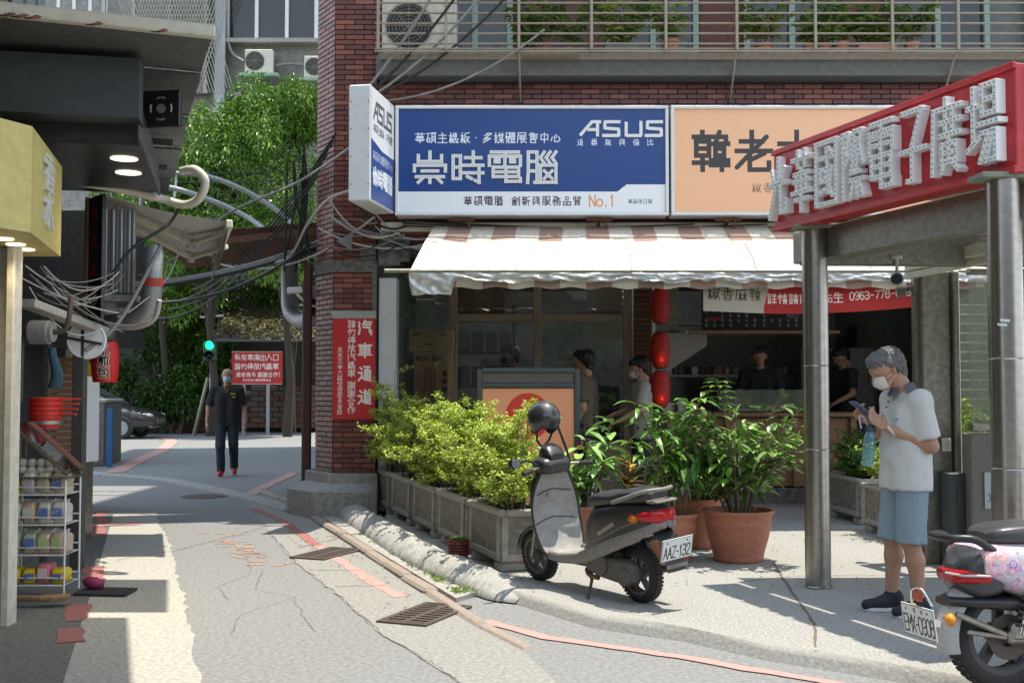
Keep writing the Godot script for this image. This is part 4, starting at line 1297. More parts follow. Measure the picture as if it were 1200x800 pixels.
func build_awning() -> void:
	var t := thing("awning", "striped canvas awning with a silver crinkled valance over the shopfronts", "awning", V(1.6, 2.6, 12.1))
	t.position = Vector3.ZERO
	var stripe := Image.create(1024, 64, false, Image.FORMAT_RGB8)
	stripe.fill(Color(0.74, 0.70, 0.64))
	for i in 11:
		stripe.fill_rect(Rect2i(int((i + 0.35) * 93.0), 0, 46, 64), Color(0.58, 0.47, 0.41))
	for i in 2200:
		var sx := R.randi_range(0, 1022); var sy := R.randi_range(0, 60)
		var c := stripe.get_pixel(sx, sy)
		stripe.fill_rect(Rect2i(sx, sy, 2, 4), c.lerp(Color(0.55, 0.47, 0.38), R.randf() * 0.3))
	var rows := []
	var rows2 := []
	for j in 9:
		var s := j / 8.0
		var row := []
		for i in 61:
			var u := i / 60.0
			var x := lerpf(lerpf(-0.99, -0.86, pow(s, 0.7)), 4.62, u)
			var y := lerpf(2.55, 3.19, pow(s, 0.85)) - 0.012 * absf(sin(u * 21.0)) * sin(s * PI)
			row.append(V(x, y, lerpf(11.0, 12.4, s)))
		rows.append(row)
	var mb := MB.new()
	mb.sheet(rows)
	part("canvas", mb, printed(stripe, 0.85), t)
	mb = MB.new()
	for j in 6:
		var row := []
		for p in rows[j]:
			row.append(p + Vector3(0, 0.012, 0.004))
		if j == 5:
			for i in row.size():
				row[i] = row[i].lerp(rows[4][i] + Vector3(0, 0.012, 0.004), 0.5 * absf(sin(i * 0.31)))
		rows2.append(row)
	mb.sheet(rows2)
	part("tarpaulin", mb, grainy(Color(0.42, 0.36, 0.29), Color(0.66, 0.62, 0.56), 2.2, 0.75, 0.02, 5, 0.15, 0, 0.36), t)
	for x in [0.12, 1.25, 2.4, 3.5]:
		mb = MB.new()
		mb.tube(range(5).map(func(j): return rows2[j][int((x + 0.99) / 5.61 * 60.0)] + Vector3(0, 0.004, 0)), 0.006, 5)
		part("seam", mb, M.cream_concrete, t)
	# crinkled valance
	rows = []
	var nz := FastNoiseLite.new()
	nz.frequency = 1.6
	nz.fractal_octaves = 4
	for j in 8:
		var s := j / 7.0
		var row := []
		for i in 221:
			var u := i / 220.0
			var x := lerpf(-1.0, 4.63, u)
			var low := 0.085 + 0.012 * sin(u * 46.0) + 0.008 * sin(u * 113.0) + (0.12 if u < 0.075 and u > 0.004 else 0.0)
			row.append(V(x, 2.54 - s * low + nz.get_noise_2d(x * 3.0, s * 2.0) * 0.02 * s, 10.98 + nz.get_noise_2d(x * 2.4 + 40.0, s * 1.5) * 0.055 * (0.3 + s)))
		rows.append(row)
	mb = MB.new()
	mb.sheet(rows)
	part("valance", mb, grainy(Color(0.36, 0.35, 0.33), Color(0.64, 0.63, 0.60), 0.9, 0.3, 0.02, 5, 0.1, 0, 0.5, 0.25), t)
	# striped flap below the clear plastic
	rows = []
	for j in 4:
		var row := []
		for i in 121:
			var x := lerpf(-0.97, 4.6, i / 120.0)
			row.append(V(x, 2.50 - j * 0.035 + 0.012 * sin(i * 0.8), 11.04 + 0.012 * sin(i * 0.5 + j)))
		rows.append(row)
	mb = MB.new()
	mb.sheet(rows)
	part("flap", mb, printed(stripe, 0.85), t)
	mb = MB.new()
	mb.cyl(V(-1.24, 2.56, 11.02), V(4.65, 2.56, 11.02), 0.022, 0.022, 8)
	for x in [-1.0, 1.6, 4.5]:
		mb.bar(V(x, 2.55, 11.04), V(x, 2.75, 12.6), 0.03, 0.02)
	part("front_rail", mb, M.dull_steel, t)

func build_gate_canopy() -> void:
	# folded steel gate beside the pillar
	var mb := MB.new()
	mb.bar(V(-2.36, 1.38, 13.25), V(-2.62, 1.38, 14.5), 0.05, 2.7, 0.006)
	mb.bx(V(-2.38, 1.45, 13.22), Vector3(0.09, 2.85, 0.09), 0.008)
	mb.bx(V(-2.63, 1.4, 14.52), Vector3(0.09, 2.75, 0.09), 0.008)
	solo("steel_gate", "dark maroon folded steel gate behind the brick pillar", "gate", mb, M.maroon)
	# rusty sheet roof over the lane mouth
	var t := thing("lane_roof", "sagging rusty sheet metal roof over the lane beside the pillar", "roof", V(-3.2, 3.2, 14.5))
	t.position = Vector3.ZERO
	for i in 7:
		mb = MB.new()
		var x := -4.35 + i * 0.3
		mb.box(Transform3D(Basis(Vector3(0, 0, 1), 0.1) * Basis(Vector3(1, 0, 0), -0.12), V(x, 3.36 + (i - 6) * 0.025 + (i % 2) * 0.012, 14.9)), Vector3(0.31, 0.012, 1.7))
		part("sheet", mb, M.rust, t)
	mb = MB.new()
	mb.bar(V(-4.6, 3.14, 14.1), V(-2.24, 3.4, 14.1), 0.06, 0.08)
	mb.bar(V(-4.6, 3.28, 15.6), V(-2.24, 3.52, 15.6), 0.06, 0.08)
	part("beam", mb, M.rust, t)
	# bent grey flue beside the gate
	mb = MB.new()
	mb.tube(smooth_path([V(-3.02, 3.2, 15.4), V(-3.02, 2.75, 15.4), V(-2.98, 2.45, 15.35), V(-2.75, 2.32, 15.1), V(-2.5, 2.42, 14.6), V(-2.35, 2.6, 13.9)], 6), 0.12, 12)
	solo("flue_pipe", "thick grey flue pipe bending up beside the maroon gate", "pipe", mb, M.galvanised)
	# two steel hoops over the lane
	var says := ["upper grey steel hoop arching over the lane in front of the tree", "lower grey steel hoop arching over the lane in front of the tree"]
	var paths := [[V(-5.4, 4.4, 16), V(-4.8, 4.46, 16), V(-4.25, 4.4, 16), V(-3.62, 4.13, 16), V(-3.1, 3.74, 15.9), V(-2.95, 3.45, 15.7)], [V(-5.4, 4.22, 15.4), V(-4.7, 4.16, 15.4), V(-4.1, 3.97, 15.3), V(-3.6, 3.74, 15.2), V(-3.25, 3.5, 15.0)]]
	for i in 2:
		mb = MB.new()
		mb.tube(smooth_path(paths[i], 6), 0.035, 8)
		if i == 0:
			mb.cyl(V(-4.75, 4.45, 16), V(-4.75, 4.1, 15.9), 0.02, 0.02, 6)
			mb.cyl(V(-5.25, 4.42, 16), V(-5.25, 3.4, 16), 0.03, 0.03, 6)
		solo("steel_hoop", says[i], "pipe", mb, M.galvanised, "steel hoops over the lane")
	# camera on an arm
	t = thing("security_camera", "small white security camera on an arm behind the brick pillar", "camera", V(-2.53, 2.56, 13.2))
	mb = MB.new()
	mb.box(Transform3D(Basis(Vector3.UP, 0.5) * Basis(Vector3(0, 0, 1), 0.1), Vector3(0, 0, 0)), Vector3(0.17, 0.075, 0.08), 0.012)
	part("body", mb, M.white_metal, t)
	mb = MB.new()
	mb.bar(Vector3(0.02, -0.04, 0), Vector3(0.12, -0.14, -0.05), 0.03, 0.03)
	mb.bar(Vector3(0.05, -0.17, -0.02), Vector3(0.32, -0.19, -0.05), 0.03, 0.025)
	part("arm", mb, M.cream_metal, t)

func build_shop_interior() -> void:
	# shopfront frames and panes
	var t := thing("shopfront", "brown framed glass shopfront under the awning", "shopfront", V(0.3, 0.07, 13.4))
	t.position = Vector3.ZERO
	var mb := MB.new()
	for x in [-0.69, 0.30, 1.36]:
		mb.bx(V(x, 1.5, 13.4), Vector3(0.095, 2.85, 0.1), 0.006)
	part("mullion", mb, M.frame_brown, t)
	for r in [[-0.195, 0.892], [0.83, 0.962]]:
		mb = MB.new()
		mb.bx(V(r[0], 2.25, 13.4), Vector3(r[1], 0.09, 0.08), 0.006)
		mb.bx(V(r[0], 2.88, 13.4), Vector3(r[1], 0.09, 0.08), 0.006)
		mb.bx(V(r[0], 0.45, 13.4), Vector3(r[1], 0.7, 0.06), 0.006)
		part("transom", mb, M.frame_brown, t)
		mb = MB.new()
		mb.bx(V(r[0], 2.565, 13.4), Vector3(r[1], 0.53, 0.008))
		part("pane", mb, M.glass, t)
		mb = MB.new()
		mb.bx(V(r[0], 1.5, 13.4), Vector3(r[1], 1.4, 0.008))
		part("pane", mb, M.glass, t)
	mb = MB.new()
	mb.bx(V(-0.98, 1.5, 12.9), Vector3(0.5, 2.8, 0.008))
	part("pane", mb, M.glass, t)
	mb = MB.new()
	mb.bx(V(-0.4, 2.5, 13.46), Vector3(0.62, 0.4, 0.01))
	part("poster", mb, grainy(Color(0.22, 0.16, 0.11), Color(0.33, 0.26, 0.19), 0.3, 0.8, 0.02, 5), t)
	# blind in the right window
	mb = MB.new()
	for i in 12:
		mb.bx(V(1.1, 2.84 - i * 0.075, 13.5), Vector3(0.42, 0.07, 0.006))
	solo("window_blind", "pale blind half lowered behind the right shop window", "blind", mb, M.cream_metal)
	# lit tube on the shop ceiling
	t = thing("ceiling_lamp", "white tube lamp on the ceiling behind the right shop window", "lamp", V(1.0, 2.9, 15.0))
	mb = MB.new()
	mb.bx(Vector3(0, 0.02, 0), Vector3(1.0, 0.04, 0.1), 0.006)
	part("fitting", mb, M.white_metal, t)
	mb = MB.new()
	mb.cyl(Vector3(-0.48, -0.02, 0), Vector3(0.48, -0.02, 0), 0.014, 0.014, 10)
	part("tube", mb, glow(Color(0.92, 0.97, 1.0), 1.5), t)
	var tl := OmniLight3D.new()
	tl.name = "tube_light"
	tl.position = Vector3(0, -0.06, 0)
	tl.light_energy = 1.1
	tl.light_size = 0.3
	tl.light_color = Color(0.92, 0.97, 1.0)
	tl.shadow_enabled = true
	t.add_child(tl)
	# brick column with a number plate
	t = thing("brick_column", "narrow brown brick column between the window and the open kitchen", "column", V(1.53, 0.07, 13.4))
	mb = MB.new()
	mb.bx(Vector3(0, 1.4, 0), Vector3(0.2, 2.8, 0.24))
	part("core", mb, M.mortar, t)
	var bk := MB.new()
	bk.bx(Vector3.ZERO, Vector3(0.196, 0.048, 0.02), 0.003)
	var bkm := bk.mesh()
	var brown := [plain(Color(0.10, 0.035, 0.02), 0.6), plain(Color(0.13, 0.05, 0.03), 0.6)]
	for i in 46:
		part("brick", bkm, brown[R.randi() % 2], t, Vector3(0, 0.05 + i * 0.057, 0.125))
	t = thing("number_plate", "small pale plate with number six above the brick column", "plate", V(1.52, 2.63, 13.24))
	mb = MB.new()
	mb.bx(Vector3(0, 0, 0), Vector3(0.2, 0.1, 0.012), 0.002)
	part("plate", mb, M.cream_metal, t)
	var img := board_image(64, 32, Color(0.72, 0.72, 0.66))
	ink(img, "6", 26, 6, 20, Color(0.1, 0.25, 0.12), 0.14)
	mb = MB.new()
	mb.quad(Vector3(-0.097, -0.047, 0.008), Vector3(0.097, -0.047, 0.008), Vector3(0.097, 0.047, 0.008), Vector3(-0.097, 0.047, 0.008))
	part("print", mb, printed(img), t)
	# stacked cartons in the side window
	var boxes := [[V(-0.93, 0.27, 13.2), Vector3(0.44, 0.4, 0.4), "printed brown carton at the bottom of the stack in the side window"], [V(-0.92, 0.64, 13.2), Vector3(0.42, 0.34, 0.38), "second carton from the bottom in the side window stack"], [V(-0.93, 1.02, 13.2), Vector3(0.45, 0.4, 0.4), "third carton from the bottom in the side window stack"],
		[V(-0.91, 1.53, 13.2), Vector3(0.43, 0.62, 0.38), "tall brown carton printed with letters and squares in the side window"], [V(-0.93, 1.965, 13.2), Vector3(0.5, 0.25, 0.4), "wide flat carton on top of the stack in the side window"]]
	for i in boxes.size():
		var b: Array = boxes[i]
		t = thing("carton", b[2], "carton", b[0] - Vector3(0, b[1].y * 0.5, 0), 0.0, "stacked cartons in the side window")
		mb = MB.new()
		mb.bx(Vector3(0, b[1].y * 0.5, 0), b[1], 0.004)
		part("box", mb, M.cardboard, t)
		img = board_image(256, int(256 * b[1].y / b[1].x), Color(0.60, 0.47, 0.36))
		var dk := Color(0.2, 0.15, 0.12)
		if i == 3:
			ink(img, "MESH N300", 14, 24, 34, dk, 0.2)
			for k in 4:
				img.fill_rect(Rect2i(70 + k * 22, 110, 9, 170), Color(0.45, 0.34, 0.26))
			for k in 3:
				img.fill_rect(Rect2i(196, 130 + k * 56, 34, 34), dk)
		else:
			for k in 3:
				img.fill_rect(Rect2i(20 + k * 80, 20 + (k % 2) * 60, 46, 12), dk)
		mb = MB.new()
		var hw: float = b[1].x * 0.5 - 0.006
		mb.quad(Vector3(-hw, 0.006, b[1].z * 0.5 + 0.002), Vector3(hw, 0.006, b[1].z * 0.5 + 0.002), Vector3(hw, b[1].y - 0.006, b[1].z * 0.5 + 0.002), Vector3(-hw, b[1].y - 0.006, b[1].z * 0.5 + 0.002))
		part("print", mb, printed(img, 0.85), t)
	# shelves with goods behind the window
	t = thing("display_shelf", "dark shelf with boxed goods behind the left shop window", "shelf", V(-0.35, 0.25, 14.3))
	mb = MB.new()
	for i in 5:
		mb.bx(Vector3(0, 0.35 + i * 0.42, 0), Vector3(0.7, 0.03, 0.4))
	for s in [-1.0, 1.0]:
		mb.bx(Vector3(s * 0.37, 1.1, 0), Vector3(0.03, 2.2, 0.4))
	part("frame", mb, M.black_plastic, t)
	for i in 4:
		for k in 4:
			mb = MB.new()
			mb.bx(Vector3(-0.25 + k * 0.17, 0.5 + i * 0.42 - R.randf() * 0.03, 0.05), Vector3(0.14, 0.26, 0.2), 0.004)
			part("box", mb, plain([Color(0.03, 0.03, 0.035), Color(0.25, 0.04, 0.03), Color(0.25, 0.25, 0.24), Color(0.06, 0.08, 0.14)][R.randi() % 4], 0.5), t)
	# hanging lanterns
	var shell := plain(Color(0.42, 0.022, 0.015), 0.6)
	shell.emission_enabled = true
	shell.emission = Color(0.9, 0.1, 0.03)
	shell.emission_energy_multiplier = 0.006
	var says := ["topmost of three red lanterns hanging outside the kitchen", "middle of three red lanterns, glowing at its foot", "lowest of three red lanterns hanging outside the kitchen"]
	for i in 3:
		var y: float = [2.37, 1.86, 1.42][i]
		t = thing("lantern", says[i], "lantern", V(1.69, y - 0.21, 12.95), 0.0, "red lanterns outside the kitchen")
		mb = MB.new()
		var prof := [Vector2(0.05, 0.0)]
		for k in 25:
			var s := k / 24.0
			prof.append(Vector2(0.06 + 0.052 * pow(sin(PI * clampf(s, 0.02, 0.98)), 0.35) - (0.0016 if k % 2 else 0.0), 0.01 + s * 0.38))
		prof.append(Vector2(0.05, 0.4))
		mb.lathe(prof, Transform3D(), 20)
		part("shade", mb, shell, t)
		mb = MB.new()
		mb.lathe([Vector2(0, -0.012), Vector2(0.055, -0.012), Vector2(0.06, 0.012)], Transform3D(), 16)
		mb.lathe([Vector2(0.06, 0.39), Vector2(0.055, 0.415), Vector2(0, 0.415)], Transform3D(), 16)
		mb.cyl(Vector3(0, 0.41, 0), Vector3(0, 0.45, 0), 0.004, 0.004, 5)
		part("cap", mb, M.black_plastic, t)
		if i > 0:
			mb = MB.new()
			mb.ball(Vector3(0.0, 0.09, 0.1), Vector3(0.022, 0.03, 0.012), 8)
			part("bulb", mb, glow(Color(0.9, 0.3, 0.15), 0.12), t)
			var l := OmniLight3D.new()
			l.name = "bulb_light"
			l.light_color = Color(1.0, 0.45, 0.25)
			l.light_energy = 0.002
			l.light_size = 0.03
			l.omni_range = 8.0
			l.shadow_enabled = true
			l.position = Vector3(0, 0.09, 0.14)
			t.add_child(l)
	# banner under the awning
	t = thing("hanging_banner", "red and cream cloth banner with writing hung under the awning", "banner", V(2.98, 2.33, 11.15))
	img = board_image(1400, 200, Color(0.66, 0.12, 0.10))
	img.fill_rect(Rect2i(0, 0, 380, 200), Color(0.66, 0.62, 0.56))
	for i in 80:
		img.fill_rect(Rect2i(380 + i / 2, 0, 1, 160 - i * 2), Color(0.66, 0.62, 0.56))
	ink(img, "椒香麻辣", 30, 42, 78, Color(0.2, 0.17, 0.15), 0.085, 1.1)
	ink(img, "詳情請洽曾先生", 405, 70, 62, Color(0.9, 0.85, 0.82), 0.11, 1.1)
	ink(img, "0963-778-099", 915, 72, 50, Color(0.92, 0.88, 0.85), 0.13)
	img.fill_rect(Rect2i(620, 0, 500, 16), Color(0.75, 0.55, 0.1))
	var rows := []
	for j in 5:
		var row := []
		for i in 41:
			var u := i / 40.0
			row.append(Vector3(lerpf(-1.1, 1.1, u), lerpf(-0.15, 0.15, j / 4.0) - 0.05 * sin(u * PI) + 0.05 * u, 0.02 * sin(u * 13.0)))
		rows.append(row)
	mb = MB.new()
	mb.sheet(rows)
	part("cloth", mb, printed(img, 0.7), t)
	mb = MB.new()
	for x in [-1.1, 0.0, 1.1]:
		mb.cyl(Vector3(x, 0.12, 0), Vector3(x, 0.26, -0.02), 0.004, 0.004, 4)
	part("cord", mb, M.cable_white, t)
	# menu board
	t = thing("menu_board", "black menu board with rows of white writing above the kitchen counter", "menu board", V(3.05, 2.45, 14.2))
	img = board_image(640, 272, Color(0.05, 0.05, 0.05))
	for c in 13:
		for r in 9:
			if R.randf() < 0.86:
				ink(img, ["中", "老", "香", "水", "合", "先", "生", "主"][R.randi() % 8], 18 + c * 48 + (8 if c > 6 else 0), 16 + r * 28, 18, Color(0.62, 0.62, 0.6), 0.12)
	for r in [[30, 200, 80, 22], [240, 12, 70, 20], [520, 150, 60, 60]]:
		img.fill_rect(Rect2i(r[0], r[1], r[2], r[3]), Color(0.5, 0.1, 0.1) if r[3] < 40 else Color(0.3, 0.32, 0.4))
	mb = MB.new()
	mb.bx(Vector3(0, 0, -0.02), Vector3(1.36, 0.6, 0.03), 0.004)
	part("board", mb, M.black_plastic, t)
	mb = MB.new()
	mb.quad(Vector3(-0.67, -0.29, 0), Vector3(0.67, -0.29, 0), Vector3(0.67, 0.29, 0), Vector3(-0.67, 0.29, 0))
	part("print", mb, printed(img, 0.6), t)
	mb = MB.new()
	mb.bx(Vector3(0.08, -0.33, 0.02), Vector3(1.9, 0.04, 0.12), 0.004)
	part("ledge", mb, M.wood, t)
	# extractor hood, counter, fridge, shelves of the kitchen
	t = thing("extractor_hood", "bare steel extractor hood behind the red lanterns", "hood", V(2.05, 1.7, 14.8))
	mb = MB.new()
	mb.prism(PackedVector2Array([Vector2(-0.35, -0.1), Vector2(-0.35, 0.42), Vector2(0.42, 0.42), Vector2(0.42, 0.26), Vector2(-0.05, -0.05)]), 0.8)
	part("canopy", mb, plain(Color(0.35, 0.34, 0.32), 0.35, 0.8), t)
	mb = MB.new()
	mb.bx(Vector3(-0.05, 0.85, 0), Vector3(0.3, 0.9, 0.3))
	part("duct", mb, M.dull_steel, t)
	t = thing("counter", "wooden kitchen counter behind the potted plants", "counter", V(2.95, 0.25, 13.7))
	mb = MB.new()
	mb.bx(Vector3(0, 0.86, 0), Vector3(2.3, 0.05, 0.6), 0.006)
	part("top", mb, M.wood, t)
	mb = MB.new()
	mb.bx(Vector3(0, 0.42, 0.2), Vector3(2.2, 0.8, 0.04))
	part("front", mb, M.wood, t)
	for s in [-1.08, -0.4, 0.4, 1.08]:
		mb = MB.new()
		mb.bx(Vector3(s, 0.42, 0.24), Vector3(0.07, 0.82, 0.05), 0.005)
		part("post", mb, M.wood, t)
	t = thing("food_case", "low glass food case on the wooden kitchen counter", "food case", V(3.1, 1.135, 13.7))
	mb = MB.new()
	mb.bx(Vector3(0, 0.14, 0), Vector3(1.2, 0.26, 0.4), 0.004)
	part("glass", mb, pane(Color(0.6, 0.66, 0.6), 0.25), t)
	mb = MB.new()
	mb.bx(Vector3(0, 0.03, 0), Vector3(1.1, 0.05, 0.34), 0.01)
	part("tray", mb, M.dull_steel, t)
	t = thing("refrigerator", "tall grey steel refrigerator at the right of the kitchen", "refrigerator", V(4.35, 0.25, 15.2))
	mb = MB.new()
	mb.bx(Vector3(0, 0.85, 0), Vector3(0.8, 1.7, 0.7), 0.01)
	part("body", mb, grainy(Color(0.12, 0.12, 0.11), Color(0.18, 0.18, 0.165), 0.8, 0.4, 0.02, 4), t)
	for y in [0.42, 1.2]:
		mb = MB.new()
		mb.bx(Vector3(0, y, 0.36), Vector3(0.76, 0.72, 0.03), 0.008)
		mb.bx(Vector3(0.3, y + 0.1, 0.39), Vector3(0.02, 0.16, 0.03), 0.004)
		part("door", mb, grainy(Color(0.13, 0.13, 0.12), Color(0.2, 0.2, 0.185), 0.8, 0.4, 0.02, 4), t)
	t = thing("kitchen_rack", "dark kitchen rack of pots and jars against the back wall", "rack", V(3.1, 0.25, 16.6))
	mb = MB.new()
	for y in [0.8, 1.35, 1.75, 2.1]:
		mb.bx(Vector3(0, y, 0), Vector3(2.2, 0.03, 0.4))
	for x in [-1.1, 0.0, 1.1]:
		mb.bx(Vector3(x, 1.1, 0), Vector3(0.04, 2.2, 0.4))
	part("frame", mb, M.dull_steel, t)
	for i in 22:
		mb = MB.new()
		var x := -1.0 + (i % 11) * 0.19
		var y: float = [0.82, 1.37][i / 11]
		var h := R.randf_range(0.12, 0.3)
		mb.lathe([Vector2(0, 0), Vector2(0.07, 0), Vector2(0.075, h * 0.8), Vector2(0.05, h), Vector2(0, h)], Transform3D(Basis(), Vector3(x, y, 0.05)), 10)
		part("jar", mb, [M.dull_steel, M.terracotta, M.cream_metal, M.black_plastic][R.randi() % 4], t)
	# louvred shutter high on the back wall
	t = thing("louvre_panel", "grey louvred panel on the kitchen back wall", "louvre", V(3.3, 1.75, 16.1))
	for i in 9:
		mb = MB.new()
		mb.box(Transform3D(Basis(Vector3(1, 0, 0), 0.5), Vector3(0, i * 0.05, 0)), Vector3(1.9, 0.045, 0.01))
		part("slat", mb, M.dull_steel, t)
	# stools
	for x in [3.55, 3.85]:
		t = thing("stool", "dark stool at the right end of the kitchen counter" if x > 3.7 else "dark stool beside the right counter post", "stool", V(x, 0.07, 13.1), 0.3, "stools at the counter")
		mb = MB.new()
		mb.lathe([Vector2(0, 0.42), Vector2(0.15, 0.42), Vector2(0.16, 0.44), Vector2(0.15, 0.46), Vector2(0, 0.46)], Transform3D(), 16)
		part("seat", mb, M.maroon, t)
		for k in 4:
			mb = MB.new()
			var a := TAU * k / 4.0 + 0.4
			mb.cyl(Vector3(cos(a) * 0.11, 0.42, sin(a) * 0.11), Vector3(cos(a) * 0.16, 0, sin(a) * 0.16), 0.012, 0.012, 6)
			part("leg", mb, M.dull_steel, t)
	# dark notice board by the kitchen door
	t = thing("notice_board", "dark blue standing notice board behind the shop window", "notice board", V(1.05, 0.25, 13.75))
	img = board_image(200, 400, Color(0.05, 0.06, 0.11))
	for i in 14:
		ink(img, "中生先合主", 20, 24 + i * 26, 14, Color(0.34, 0.14, 0.16) if i < 3 else Color(0.2, 0.22, 0.3), 0.12, 2.0)
	mb = MB.new()
	mb.bx(Vector3(0, 0.65, 0), Vector3(0.5, 1.1, 0.03), 0.006)
	part("board", mb, M.black_plastic, t)
	mb = MB.new()
	mb.quad(Vector3(-0.23, 0.15, 0.02), Vector3(0.23, 0.15, 0.02), Vector3(0.23, 1.15, 0.02), Vector3(-0.23, 1.15, 0.02))
	part("print", mb, printed(img), t)
	mb = MB.new()
	for s in [-0.2, 0.2]:
		mb.bar(Vector3(s, 0.12, 0), Vector3(s, 0.0, 0.14), 0.02, 0.02)
		mb.bar(Vector3(s, 0.12, 0), Vector3(s, 0.0, -0.14), 0.02, 0.02)
	part("feet", mb, M.black_plastic, t)
	# standing orange sign between the planters and the shop
	t = thing("standing_sign", "black framed standing sign with an orange panel behind the scooter", "sign", V(0.16, 0.07, 11.2))
	mb = MB.new()
	for s in [-0.48, 0.48]:
		mb.bx(Vector3(s, 0.77, 0), Vector3(0.05, 1.54, 0.05), 0.006)
	mb.bx(Vector3(0, 1.53, 0), Vector3(0.91, 0.045, 0.05), 0.006)
	mb.bx(Vector3(0, 1.38, 0), Vector3(0.91, 0.04, 0.05), 0.006)
	for s in [-0.48, 0.48]:
		mb.bx(Vector3(s, 0.025, 0), Vector3(0.06, 0.05, 0.4), 0.01)
	part("frame", mb, grainy(Color(0.03, 0.04, 0.04), Color(0.10, 0.12, 0.12), 0.3, 0.5, 0.03, 5), t)
	mb = MB.new()
	mb.bx(Vector3(0, 1.455, -0.005), Vector3(0.9, 0.1, 0.02))
	part("top_panel", mb, grainy(Color(0.08, 0.06, 0.06), Color(0.14, 0.11, 0.10), 0.3, 0.6), t)
	mb = MB.new()
	mb.bx(Vector3(0, 0.72, -0.012), Vector3(0.91, 1.27, 0.03), 0.004)
	part("panel", mb, plain(Color(0.5, 0.22, 0.12), 0.5), t)
	img = board_image(512, 700, Color(0.92, 0.62, 0.46))
	disc(img, 256, 150, 128, Color(0.83, 0.24, 0.19))
	img.fill_rect(Rect2i(226, 60, 22, 200), Color(0.92, 0.62, 0.46))
	img.fill_rect(Rect2i(168, 112, 180, 16), Color(0.92, 0.62, 0.46))
	img.fill_rect(Rect2i(190, 128, 16, 130), Color(0.92, 0.62, 0.46))
	img.fill_rect(Rect2i(268, 150, 90, 14), Color(0.92, 0.62, 0.46))
	ink(img, "韓老大", 96, 330, 100, Color(0.2, 0.18, 0.17), 0.12, 1.1)
	mb = MB.new()
	mb.quad(Vector3(-0.445, 0.1, 0.005), Vector3(0.445, 0.1, 0.005), Vector3(0.445, 1.345, 0.005), Vector3(-0.445, 1.345, 0.005))
	part("print", mb, printed(img, 0.4), t)

func lx(d: float) -> float:   # front line of the left-hand shops at depth d
	return -2.95 - 0.33 * (d - 6.7)

